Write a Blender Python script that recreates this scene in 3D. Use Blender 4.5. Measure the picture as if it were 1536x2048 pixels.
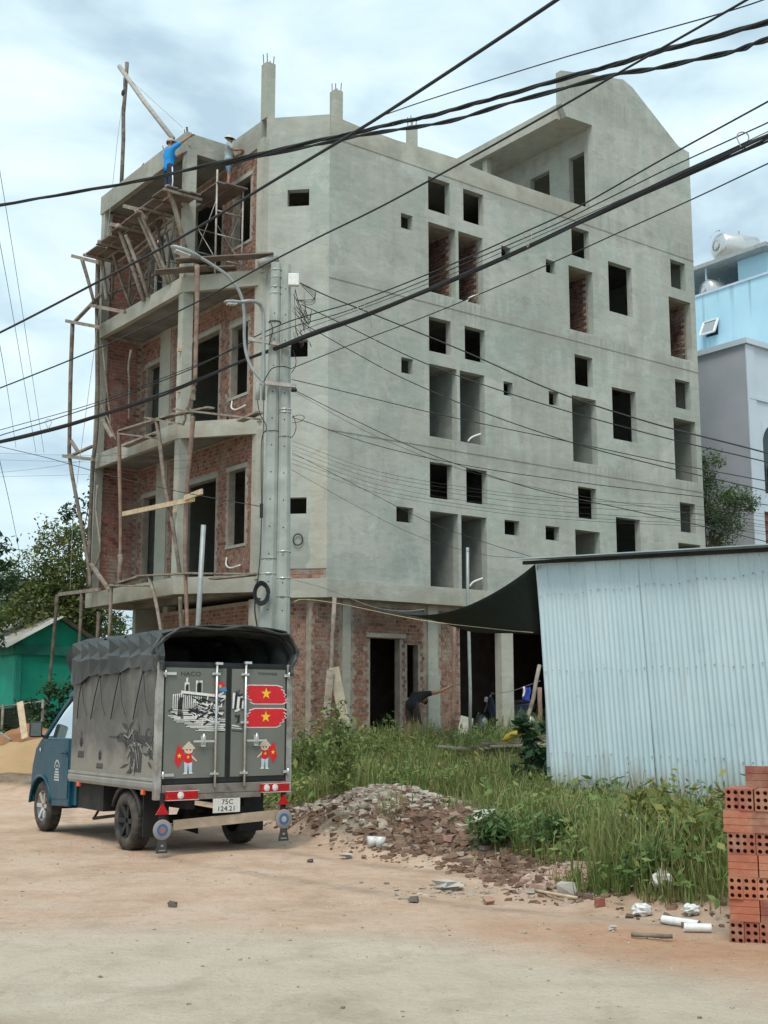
import bpy, math, random
from mathutils import Vector, Matrix, noise as mnoise
random.seed(7)
for o in list(bpy.data.objects): bpy.data.objects.remove(o)
scn = bpy.context.scene
col = scn.collection
# ---------------------------------------------------------------- camera
EYE = 1.4
FPX = 2450.0
PITCH = math.atan(401/FPX)
cam_d = bpy.data.cameras.new('camera'); cam = bpy.data.objects.new('camera', cam_d); col.objects.link(cam)
cam_d.sensor_fit = 'HORIZONTAL'; cam_d.sensor_width = 36; cam_d.lens = 36*FPX/1536
cam_d.clip_start = 0.1; cam_d.clip_end = 3000
cam.location = (0, 0, EYE); cam.rotation_euler = (math.pi/2+PITCH, 0, 0)
scn.camera = cam
# ---------------------------------------------------------------- sky, overcast
SUN_EL, SUN_AZ = math.radians(60), math.radians(192)     # azimuth clockwise from +Y
world = bpy.data.worlds.new('World'); scn.world = world; world.use_nodes = True
nt = world.node_tree; nt.nodes.clear()
def wn(t, **k):
    n = nt.nodes.new(t)
    for a, b in k.items(): setattr(n, a, b)
    return n
w_out = wn('ShaderNodeOutputWorld'); w_bg = wn('ShaderNodeBackground'); w_bg.inputs['Strength'].default_value = 0.1
sky = wn('ShaderNodeTexSky', sky_type='NISHITA', sun_disc=False)
sky.sun_elevation = SUN_EL; sky.sun_rotation = SUN_AZ; sky.air_density = 1.2; sky.dust_density = 2.0
tc = wn('ShaderNodeTexCoord'); mp = wn('ShaderNodeMapping'); mp.inputs['Scale'].default_value = (1.0, 1.0, 2.3)
mp.inputs['Location'].default_value = (0.35, 0.0, 0.2); mp.inputs['Rotation'].default_value = (0, math.radians(-24), 0)
n1 = wn('ShaderNodeTexNoise'); n1.inputs['Scale'].default_value = 4.8; n1.inputs['Detail'].default_value = 6; n1.inputs['Roughness'].default_value = .5
n1.inputs['Distortion'].default_value = .35
r1 = wn('ShaderNodeValToRGB'); e = r1.color_ramp.elements
e[0].position = .39; e[0].color = (3.1, 4.15, 4.9, 1); e[1].position = .68; e[1].color = (6.1, 6.9, 7.1, 1)
x = r1.color_ramp.elements.new(.50); x.color = (4.4, 5.6, 6.1, 1)
n2 = wn('ShaderNodeTexNoise'); n2.inputs['Scale'].default_value = 1.7; n2.inputs['Detail'].default_value = 3
r2 = wn('ShaderNodeValToRGB'); e = r2.color_ramp.elements
e[0].position = .35; e[0].color = (.80,)*3+(1,); e[1].position = .6; e[1].color = (.97,)*3+(1,)
mx = wn('ShaderNodeMixRGB')
L = nt.links.new
L(tc.outputs['Generated'], mp.inputs['Vector']); L(mp.outputs[0], n1.inputs['Vector']); L(tc.outputs['Generated'], n2.inputs['Vector'])
L(n1.outputs['Fac'], r1.inputs[0]); L(n2.outputs['Fac'], r2.inputs[0]); L(r2.outputs[0], mx.inputs[0])
L(sky.outputs[0], mx.inputs[1]); L(r1.outputs[0], mx.inputs[2]); L(mx.outputs[0], w_bg.inputs['Color']); L(w_bg.outputs[0], w_out.inputs[0])
# ---------------------------------------------------------------- sun behind thin cloud
sd = bpy.data.lights.new('sun', 'SUN'); sun = bpy.data.objects.new('sun', sd); col.objects.link(sun)
sd.energy = 1.5; sd.angle = math.radians(22); sd.color = (1.0, .94, .84)
sun.location = (10, -10, 30)
sdir = Vector((math.sin(SUN_AZ)*math.cos(SUN_EL), math.cos(SUN_AZ)*math.cos(SUN_EL), math.sin(SUN_EL)))
sun.rotation_euler = (-sdir).to_track_quat('-Z', 'Y').to_euler()
vs = scn.view_settings; vs.view_transform = 'Standard'; vs.look = 'None'; vs.gamma = 1; vs.use_curve_mapping = False
vs.exposure = 0.76
# ================================================================ helpers
def ray(u, v):
    cx = (u-768)/FPX; cy = (1024-v)/FPX; c, s = math.cos(PITCH), math.sin(PITCH)
    return Vector((cx, c-cy*s, s+cy*c))
def at(u, v, Y):                       # photograph pixel at distance Y -> world point
    r = ray(u, v); return r*(Y/r.y)+Vector((0, 0, EYE))
A_R = math.radians(52.6)
RX = Vector((math.sin(A_R), math.cos(A_R), 0)); LX = Vector((-math.cos(A_R), math.sin(A_R), 0))
B0 = Vector((-1.295, 27.53, 0))
def wor(x, y, z=0): return B0+RX*x+LX*y+Vector((0, 0, z))      # building frame -> world
def onx(u, v, lx):                     # pixel on the vertical plane x = lx of the building -> building frame
    r = ray(u, v); k = (lx+B0.dot(RX))/r.dot(RX); p = r*k
    return Vector((lx, (p-B0).dot(LX), EYE+p.z))
def ony(u, v, ly):
    r = ray(u, v); k = (ly+B0.dot(LX))/r.dot(LX); p = r*k
    return Vector(((p-B0).dot(RX), ly, EYE+p.z))
def wx(u, v, lx): p = onx(u, v, lx); return wor(*p)
def wy(u, v, ly): p = ony(u, v, ly); return wor(*p)
def tag(o, label=None, cat=None, group=None, kind=None):
    if label: o['label'] = label
    if cat: o['category'] = cat
    if group: o['group'] = group
    if kind: o['kind'] = kind
    return o
def thing(name, label, cat, loc=(0, 0, 0), rz=0, group=None):
    o = bpy.data.objects.new(name, None); o.empty_display_size = .2; col.objects.link(o)
    o.location = loc; o.rotation_euler = (0, 0, rz)
    return tag(o, label, cat, group)
def copy_tree(o, parent=None):
    c = o.copy(); col.objects.link(c); c.parent = parent
    for ch in list(o.children): copy_tree(ch, c)
    return c
class MB:
    """collects faces; build() links them as one mesh object"""
    def __init__(s): s.v = []; s.f = []; s.m = []; s.sm = []; s.mi = 0; s.s = False
    def add(s, vs, fs):
        b = len(s.v); s.v += [Vector(p) for p in vs]
        for f in fs: s.f.append([b+i for i in f]); s.m.append(s.mi); s.sm.append(s.s)
        return s
    def box(s, c, d, rz=0, M=None):
        hx, hy, hz = d[0]/2, d[1]/2, d[2]/2
        pts = [Vector((x, y, z)) for z in (-hz, hz) for y in (-hy, hy) for x in (-hx, hx)]
        R = Matrix.Rotation(rz, 3, 'Z') if M is None else M
        return s.add([R @ p+Vector(c) for p in pts], [(0, 2, 3, 1), (4, 5, 7, 6), (0, 1, 5, 4), (2, 6, 7, 3), (0, 4, 6, 2), (1, 3, 7, 5)])
    def lohi(s, a, b): return s.box([(a[i]+b[i])/2 for i in range(3)], [abs(b[i]-a[i]) for i in range(3)])
    def bar(s, p0, p1, w, h, up=(0, 0, 1)):          # rectangular bar between two points
        p0, p1 = Vector(p0), Vector(p1); d = p1-p0; l = d.length; d.normalize()
        u = Vector(up); x = d.cross(u)
        if x.length < 1e-4: x = d.cross(Vector((1, 0, 0)))
        x.normalize(); z = x.cross(d).normalized()
        M = Matrix((x, d, z)).transposed()
        return s.box((p0+p1)/2, (w, l, h), M=M)
    def tube(s, pts, r, n=6, caps=True):
        pts = [Vector(p) for p in pts]; rs = r if isinstance(r, (list, tuple)) else [r]*len(pts)
        vs, fs = [], []; N = len(pts); prev = None
        for i, p in enumerate(pts):
            d = (pts[min(i+1, N-1)]-pts[max(i-1, 0)]).normalized()
            if prev is None:
                x = d.cross(Vector((0, 0, 1)))
                if x.length < 1e-3: x = d.cross(Vector((1, 0, 0)))
            else: x = prev-d*prev.dot(d)
            x.normalize(); prev = x; y = d.cross(x)
            for k in range(n):
                a = 2*math.pi*k/n; vs.append(p+(x*math.cos(a)+y*math.sin(a))*rs[i])
        for i in range(N-1):
            for k in range(n):
                k2 = (k+1) % n; fs.append((i*n+k, i*n+k2, (i+1)*n+k2, (i+1)*n+k))
        if caps: fs.append(tuple(range(n-1, -1, -1))); fs.append(tuple((N-1)*n+k for k in range(n)))
        o = s.s; s.s = n > 5; s.add(vs, fs); s.s = o; return s
    def prism(s, poly, ax, lo, hi):
        """extrude a 2-D polygon; ax = axis of extrusion 0/1/2"""
        def P(a, b, h): return (h, a, b) if ax == 0 else ((a, h, b) if ax == 1 else (a, b, h))
        n = len(poly); vs = [P(a, b, lo) for a, b in poly]+[P(a, b, hi) for a, b in poly]
        fs = [tuple(range(n-1, -1, -1)), tuple(range(n, 2*n))]+[(i, (i+1) % n, n+(i+1) % n, n+i) for i in range(n)]
        if ax == 1: fs = [tuple(reversed(f)) for f in fs]
        return s.add(vs, fs)
    def lathe(s, prof, n=16, M=None):
        vs, fs = [], []; m = len(prof)
        for k in range(n):
            a = 2*math.pi*k/n
            for r, z in prof:
                p = Vector((r*math.cos(a), r*math.sin(a), z)); vs.append(M @ p if M else p)
        for k in range(n):
            k2 = (k+1) % n
            for i in range(m-1): fs.append((k*m+i, k2*m+i, k2*m+i+1, k*m+i+1))
        o = s.s; s.s = True; s.add(vs, fs); s.s = o; return s
    def chunk(s, c, r, q=(1, 1, 1)):                  # broken lump
        R = Matrix.Rotation(random.uniform(0, 6.3), 3, random.choice('XYZ')) @ Matrix.Rotation(random.uniform(0, 6.3), 3, 'Z')
        vs = []
        for z in (-1, 1):
            for y in (-1, 1):
                for x in (-1, 1):
                    k = random.uniform(.55, 1.0)*r*.62
                    p = R @ Vector((x*k*random.uniform(.7, 1.1), y*k*random.uniform(.6, 1.1), z*k*random.uniform(.5, 1)))
                    vs.append(Vector((p.x*q[0], p.y*q[1], p.z*q[2]))+Vector(c))
        return s.add(vs, [(0, 2, 3, 1), (4, 5, 7, 6), (0, 1, 5, 4), (2, 6, 7, 3), (0, 4, 6, 2), (1, 3, 7, 5)])
    def build(s, name, mats, parent=None, world=False, bevel=0):
        me = bpy.data.meshes.new(name); vs = s.v
        if world and parent:
            I = Matrix.Identity(4); q = parent
            while q: I = Matrix.Translation(q.location) @ Matrix.Rotation(q.rotation_euler.z, 4, 'Z') @ I; q = q.parent
            I = I.inverted()
            vs = [I @ p for p in vs]
        me.from_pydata([tuple(p) for p in vs], [], s.f)
        for m in (mats if isinstance(mats, (list, tuple)) else [mats]): me.materials.append(m)
        me.polygons.foreach_set('material_index', s.m); me.polygons.foreach_set('use_smooth', s.sm)
        me.update()
        o = bpy.data.objects.new(name, me); col.objects.link(o)
        if parent: o.parent = parent
        if bevel:
            b = o.modifiers.new('bevel', 'BEVEL'); b.width = bevel; b.segments = 2; b.limit_method = 'ANGLE'; b.angle_limit = math.radians(40)
        return o
def solo(mb, name, mats, label, cat, group=None, loc=None, kind=None, bevel=0):
    """a thing that is one mesh; world-space faces, origin moved to its base"""
    if loc is None:
        xs = [p.x for p in mb.v]; ys = [p.y for p in mb.v]; zs = [p.z for p in mb.v]
        loc = Vector(((min(xs)+max(xs))/2, (min(ys)+max(ys))/2, min(zs)))
    loc = Vector(loc); mb.v = [p-loc for p in mb.v]
    o = mb.build(name, mats, bevel=bevel); o.location = loc
    return tag(o, label, cat, group, kind)
def catmull(pts, n=8):
    P = [Vector(p) for p in pts]
    if len(P) == 2: return [P[0].lerp(P[1], i/n) for i in range(n+1)]
    out = []; Q = [P[0]*2-P[1]]+P+[P[-1]*2-P[-2]]
    for i in range(1, len(Q)-2):
        a, b, c, d = Q[i-1:i+3]
        for k in range(n):
            t = k/n
            out.append(.5*((2*b)+(c-a)*t+(2*a-5*b+4*c-d)*t*t+(3*b-a-3*c+d)*t**3))
    out.append(P[-1]); return out
# ================================================================ materials
def new_mat(name):
    m = bpy.data.materials.new(name); m.use_nodes = True
    return m, m.node_tree, m.node_tree.nodes['Principled BSDF']
class NT:
    def __init__(s, nt): s.nt = nt
    def n(s, t, **k):
        x = s.nt.nodes.new(t)
        for a, b in k.items():
            if a in ('blend_type', 'operation', 'interpolation', 'coord', 'data_type', 'noise_dimensions', 'feature', 'use_clamp', 'attribute_name', 'wave_type', 'bands_direction', 'attribute_type'): setattr(x, a, b)
            else: x.inputs[a.replace('_', ' ')].default_value = b
        return x
    def l(s, a, b): s.nt.links.new(a, b)
    def pos(s, scale=(1, 1, 1), obj=False):
        if obj: g = s.nt.nodes.new('ShaderNodeTexCoord').outputs['Object']
        else: g = s.nt.nodes.new('ShaderNodeNewGeometry').outputs['Position']
        m = s.n('ShaderNodeMapping', Scale=scale); s.l(g, m.inputs[0]); return m.outputs[0]
    def noise(s, vec, scale, detail=5, rough=.55, dist=0):
        x = s.n('ShaderNodeTexNoise', Scale=scale, Detail=detail, Roughness=rough, Distortion=dist); s.l(vec, x.inputs['Vector']); return x.outputs['Fac']
    def ramp(s, fac, stops):
        x = s.nt.nodes.new('ShaderNodeValToRGB'); el = x.color_ramp.elements
        while len(el) < len(stops): el.new(.5)
        for q, (p, c) in zip(el, stops): q.position = p; q.color = (c if len(c) == 4 else tuple(c)+(1,)) if not isinstance(c, (int, float)) else (c, c, c, 1)
        s.l(fac, x.inputs[0]); return x.outputs[0]
    def mix(s, fac, a, b, mode='MIX'):
        x = s.nt.nodes.new('ShaderNodeMixRGB'); x.blend_type = mode
        for i, q in enumerate((fac, a, b)):
            if isinstance(q, (int, float)): x.inputs[i].default_value = q if i == 0 else (q, q, q, 1)
            elif isinstance(q, tuple): x.inputs[i].default_value = q if len(q) == 4 else q+(1,)
            else: s.l(q, x.inputs[i])
        return x.outputs[0]
    def math(s, op, a, b=0.0):
        x = s.nt.nodes.new('ShaderNodeMath'); x.operation = op
        for i, q in enumerate((a, b)):
            if isinstance(q, (int, float)): x.inputs[i].default_value = q
            else: s.l(q, x.inputs[i])
        return x.outputs[0]
    def bump(s, h, strength, dist, bsdf):
        x = s.n('ShaderNodeBump', Strength=strength, Distance=dist); s.l(h, x.inputs['Height']); s.l(x.outputs[0], bsdf.inputs['Normal'])
    def rnd(s):        # random per loose piece and per object
        g = s.nt.nodes.new('ShaderNodeNewGeometry').outputs['Random Per Island']; o = s.nt.nodes.new('ShaderNodeObjectInfo').outputs['Random']
        return s.math('FRACT', s.math('ADD', g, o))
def simple(name, c, rough=.8, var=.18, scale=6, bump=.25, bscale=60, metal=0, obj=False, spec=.4, dirt=None, dirt_scale=1.2):
    m, t, b = new_mat(name); N = NT(t); p = N.pos(obj=obj)
    f = N.noise(p, scale)
    lo = tuple(x*(1-var) for x in c); hi = tuple(min(1, x*(1+var)) for x in c)
    cc = N.ramp(f, [(.3, lo), (.7, hi)])
    if dirt: cc = N.mix(N.ramp(N.noise(p, dirt_scale, 7, .65), [(.45, 0.0), (.68, .85)]), cc, dirt)
    N.l(cc, b.inputs['Base Color']); b.inputs['Roughness'].default_value = rough; b.inputs['Metallic'].default_value = metal
    b.inputs['Specular IOR Level'].default_value = spec
    if bump: N.bump(N.noise(p, bscale, 3), bump, .01, b)
    return m
def flat(name, c, rough=.6, metal=0, spec=.5):
    m, t, b = new_mat(name); b.inputs['Base Color'].default_value = tuple(c)+(1,); b.inputs['Roughness'].default_value = rough; b.inputs['Metallic'].default_value = metal
    b.inputs['Specular IOR Level'].default_value = spec
    N = NT(t); f = N.noise(N.pos(), 25, 3); N.l(N.ramp(f, [(.3, tuple(x*.86 for x in c)), (.7, tuple(min(1, x*1.08) for x in c))]), b.inputs['Base Color'])
    return m
def plaster(name, tint=(1, 1, 1), dark=1.0):
    m, t, b = new_mat(name); N = NT(t); p = N.pos()
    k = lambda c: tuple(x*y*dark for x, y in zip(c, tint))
    base = N.ramp(N.noise(p, .33, 4, .6, .6), [(.30, k((.295, .335, .31))), (.44, k((.375, .385, .355))), (.56, k((.44, .44, .41))), (.70, k((.30, .345, .325)))])
    streak = N.noise(N.pos((2.6, 2.6, .22)), 1.0, 5, .6)
    c = N.mix(N.ramp(streak, [(.47, 0.0), (.70, .5)]), base, k((.25, .275, .255)))
    c = N.mix(N.ramp(N.noise(N.pos((1.8, 1.8, .3)), 1.0, 4), [(.52, 0.0), (.68, .6)]), c, k((.47, .50, .47)))
    c = N.mix(N.ramp(N.noise(p, 1.9, 8, .7), [(.52, 0.0), (.70, .7)]), c, k((.24, .25, .23)))
    c = N.mix(N.ramp(N.noise(p, .55, 6, .6, .8), [(.50, 0.0), (.62, .5)]), c, k((.335, .41, .37)))
    c = N.mix(N.ramp(N.noise(p, .8, 8, .72, 1.2), [(.54, 0.0), (.62, .6)]), c, k((.47, .51, .48)))
    if name == 'plaster_cement':       # rust-beige run-off down the bend and a damp patch under the corner vent
        sp = t.nodes.new('ShaderNodeSeparateXYZ'); N.l(p, sp.inputs[0]); wv = N.math('SUBTRACT', N.noise(p, 2.2, 6, .65), .5)
        dx = N.math('ABSOLUTE', N.math('ADD', N.math('ADD', sp.outputs[0], 1.47), N.math('MULTIPLY', wv, .45)))
        mk = N.math('MULTIPLY', N.ramp(dx, [(.05, .9), (.26, 0.0)]), N.ramp(N.math('MULTIPLY', sp.outputs[2], .1), [(.44, 1.0), (.66, .9), (.82, 0.0)]))
        c = N.mix(N.math('MULTIPLY', mk, .7), c, (.40, .345, .25))
        ob = N.pos(obj=True); so = t.nodes.new('ShaderNodeSeparateXYZ'); N.l(ob, so.inputs[0]); cb = t.nodes.new('ShaderNodeCombineXYZ')
        N.l(N.math('ADD', so.outputs[0], N.math('MULTIPLY', wv, .5)), cb.inputs[0]); N.l(N.math('ADD', so.outputs[2], N.math('MULTIPLY', N.math('SUBTRACT', N.noise(p, 1.1, 5, .6), .5), .9)), cb.inputs[1])
        bt = N.n('ShaderNodeTexBrick', Scale=1.0); bt.inputs['Color1'].default_value = (.84, .86, .85, 1); bt.inputs['Color2'].default_value = (1.12, 1.12, 1.11, 1); bt.inputs['Mortar'].default_value = (.72, .72, .70, 1)
        bt.inputs['Mortar Size'].default_value = .012; bt.inputs['Mortar Smooth'].default_value = .8; bt.inputs['Brick Width'].default_value = 2.9; bt.inputs['Row Height'].default_value = 1.23; bt.inputs['Bias'].default_value = -.1; N.l(cb.outputs[0], bt.inputs['Vector'])
        c = N.mix(.75, c, bt.outputs['Color'], 'MULTIPLY')           # day-work panels of the plasterers
        xo = so.outputs[0]; bands = N.ramp(N.math('MULTIPLY', xo, .06), [(.17, 0.0), (.182, 1.0), (.295, 1.0), (.305, 0.0), (.47, 0.0), (.482, 1.0), (.64, 1.0), (.652, 0.0), (.73, 0.0), (.74, 1.0), (.80, 1.0), (.81, 0.0)])
        dz = N.math('FRACT', N.math('DIVIDE', N.math('SUBTRACT', so.outputs[2], 4.4), 3.705)); drip = N.ramp(dz, [(.72, 0.0), (.985, .9), (.992, 0.0)])
        sk = N.ramp(N.noise(N.pos((11, 11, .5)), 1.0, 4, .6), [(.46, 0.0), (.60, 1.0)]); c = N.mix(N.math('MULTIPLY', N.math('MULTIPLY', bands, drip), N.math('MULTIPLY', sk, .7)), c, (.20, .21, .19))
        dm_ = N.math('MULTIPLY', N.ramp(N.math('ADD', sp.outputs[0], N.math('MULTIPLY', wv, .9)), [(-1.0, 1.0), (1.0, 1.0)]), N.ramp(N.math('MULTIPLY', N.math('ADD', sp.outputs[2], wv), .1), [(.53, .75), (.60, 0.0)]))
        lt = N.math('LESS_THAN', N.math('ADD', sp.outputs[0], N.math('MULTIPLY', wv, .5)), -1.72); c = N.mix(N.math('MULTIPLY', lt, dm_), c, (.225, .245, .23))
    trow = N.noise(N.pos((2.2, 2.2, 7)), 1.0, 6, .6)                     # trowel sweeps
    c = N.mix(.25, c, N.ramp(trow, [(.3, k((.30, .31, .28))), (.7, k((.50, .52, .47)))]))
    zz = t.nodes.new('ShaderNodeSeparateXYZ'); N.l(p, zz.inputs[0])        # old pour lifts: faint bands at the slabs, broken up by noise
    bd = N.math('ABSOLUTE', N.math('SUBTRACT', N.math('FRACT', N.math('MULTIPLY', N.math('ADD', N.math('SUBTRACT', zz.outputs[2], .62), N.math('MULTIPLY', N.noise(p, .9, 4), .5)), .2703)), .5))
    c = N.mix(N.math('MULTIPLY', N.ramp(bd, [(.38, 0.0), (.46, .6)]), N.ramp(N.noise(p, 1.3, 5), [(.4, 0.0), (.6, 1.0)])), c, k((.30, .30, .27)))
    N.l(c, b.inputs['Base Color']); b.inputs['Roughness'].default_value = .93; b.inputs['Specular IOR Level'].default_value = .2
    N.bump(N.math('ADD', N.noise(p, 7, 6, .7), N.math('MULTIPLY', trow, .8)), .35, .03, b)
    return m
def brickmat(name, c1, c2, c3, mort=(.36, .33, .28)):
    m, t, b = new_mat(name); N = NT(t); p = N.pos(); r = N.rnd()
    c = N.ramp(r, [(0, c1), (.35, c2), (.7, c3), (1, tuple(x*.62 for x in c1))])
    c = N.mix(N.ramp(N.noise(p, 7, 5, .7), [(.52, 0.0), (.72, .75)]), c, mort)
    c = N.mix(N.ramp(N.noise(p, 1.1, 5, .7), [(.53, 0.0), (.70, .75)]), c, (.34, .30, .25))
    N.l(c, b.inputs['Base Color']); b.inputs['Roughness'].default_value = .95; b.inputs['Specular IOR Level'].default_value = .15
    N.bump(N.noise(p, 55, 4), .5, .01, b); return m
def leafmat(name, cols):
    m, t, b = new_mat(name); N = NT(t); r = N.rnd()
    n = len(cols); c = N.ramp(r, [(i/(n-1), q) for i, q in enumerate(cols)])
    c = N.mix(.5, c, N.ramp(N.noise(N.pos(), 1.1, 3), [(.35, cols[0]), (.65, cols[-1])]))
    N.l(c, b.inputs['Base Color']); b.inputs['Roughness'].default_value = .6; b.inputs['Specular IOR Level'].default_value = .25
    tr = t.nodes.new('ShaderNodeBsdfTranslucent'); N.l(c, tr.inputs['Color']); mxs = t.nodes.new('ShaderNodeMixShader'); mxs.inputs[0].default_value = .3
    out = t.nodes['Material Output']; N.l(b.outputs[0], mxs.inputs[1]); N.l(tr.outputs[0], mxs.inputs[2]); N.l(mxs.outputs[0], out.inputs[0]); return m
PLASTER = plaster('plaster_cement', (.965, .98, .975))
CONC = plaster('raw_concrete', (1.02, .99, .93), .95)
CONC_D = plaster('formed_concrete', (1, .99, .95), .84)
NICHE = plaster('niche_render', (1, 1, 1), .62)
BRICK = brickmat('clay_brick', (.24, .105, .075), (.30, .165, .12), (.21, .125, .10))
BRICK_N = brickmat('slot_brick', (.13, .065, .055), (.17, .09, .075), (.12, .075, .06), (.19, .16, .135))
BRICK_S = brickmat('side_wall_brick', (.235, .085, .07), (.28, .12, .095), (.22, .115, .09), (.30, .27, .22))
MORTAR = simple('mortar', (.30, .265, .22), .95, .25, 5, .6, 40)
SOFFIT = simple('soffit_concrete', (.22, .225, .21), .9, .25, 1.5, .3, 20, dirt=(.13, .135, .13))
WOOD = simple('weathered_timber', (.215, .18, .145), .85, .35, 9, .5, 50, dirt=(.33, .31, .27), dirt_scale=3)
WOOD_D = simple('dark_pole_timber', (.12, .10, .082), .85, .35, 9, .5, 50, dirt=(.27, .23, .18), dirt_scale=3)
WOOD_R = simple('reddish_pole_timber', (.20, .135, .105), .85, .3, 9, .5, 50, dirt=(.30, .22, .17), dirt_scale=3)
WOOD_L = simple('fresh_timber', (.50, .40, .27), .8, .2, 9, .4, 50)
PLY = simple('plywood_formwork', (.15, .12, .10), .8, .3, 3, .3, 30, dirt=(.20, .19, .18), dirt_scale=2)
STEEL = simple('galvanised_steel', (.30, .33, .33), .5, .15, 8, .1, 60, metal=.3)
STEEL_S = simple('scaffold_steel', (.38, .38, .36), .6, .25, 8, .2, 60, metal=.3, dirt=(.25, .17, .12), dirt_scale=5)
POLEC = simple('pole_concrete', (.34, .375, .35), .85, .22, 2.2, .35, 40, dirt=(.24, .27, .255), dirt_scale=1.5)
RUBBER = simple('black_cable_rubber', (.012, .014, .016), .55, .2, 10, 0)
REBAR = simple('rusty_rebar', (.10, .07, .06), .9, .3, 20, .2)
WHITE = flat('white_plastic', (.75, .76, .74), .4)
# ================================================================ ground
EDGE = [(-40, 31), (-12, 25.6), (-7, 22.5), (-4, 19.2), (-2.0, 16.9), (-.77, 15.2), (-.35, 13.6), (.0, 12.55), (1.0, 11.2), (1.3, 9.9), (1.85, 8.9), (2.3, 8.45), (3.2, 8.15), (9, 7.2), (60, 2)]
def edge_d(x, y):      # metres inside the building plot (>0) or out on the road (<0)
    best = 1e9; sg = 1
    for (ax, ay), (bx, by) in zip(EDGE, EDGE[1:]):
        dx, dy = bx-ax, by-ay; t = max(0, min(1, ((x-ax)*dx+(y-ay)*dy)/(dx*dx+dy*dy)))
        px, py = x-ax-t*dx, y-ay-t*dy; d = px*px+py*py
        if d < best-1e-9: best = d; sg = 1 if dx*py-dy*px > 0 else -1
    return math.sqrt(best)*sg
def sst(a, b, x): t = max(0, min(1, (x-a)/(b-a))); return t*t*(3-2*t)
def gz(x, y):
    d = edge_d(x, y) if -45 < x < 70 and y < 60 else (5 if y > 20 else -5)
    n = mnoise.noise(Vector((x*.6, y*.6, 1.3)))
    z = .012*mnoise.noise(Vector((x*1.3, y*1.3, 0)))+.02*n
    if d > -.3:
        e = d+.35*mnoise.noise(Vector((x*1.7, y*1.7, 5)))
        z += .20*sst(-.25, .7, e)+.10*n*sst(0, 1, d)+.62*sst(1.5, 11, d)*sst(40, 8, max(0, d-11)+8)*(1 if x > -4 else sst(-9, -4, x))
        z += .34*math.exp(-((x-.15)/1.1)**2-((y-15.0)/1.5)**2)
        z += .20*math.exp(-((x-.75)/.55)**2-((y-12.7)/.8)**2)
        z += .05*mnoise.noise(Vector((x*4, y*4, 2)))*sst(0, .5, d)
    return z
def axis(lo, hi, a, b, st):
    v = []; x = a
    while x < b: v.append(x); x += st
    x = b; s = st
    while x < hi: v.append(x); s *= 1.22; x += s
    v.append(hi); x = a-st; s = st; w = []
    while x > lo: w.append(x); s *= 1.22; x -= s
    w.append(lo); return w[::-1]+v
gx = axis(-700, 700, -9, 8, .16); gy = axis(-60, 1500, 4.6, 30, .16)
g = MB(); g.s = True
vs = [(x, y, gz(x, y)) for y in gy for x in gx]; W = len(gx)
g.add(vs, [(j*W+i, j*W+i+1, (j+1)*W+i+1, (j+1)*W+i) for j in range(len(gy)-1) for i in range(W-1)])
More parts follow.
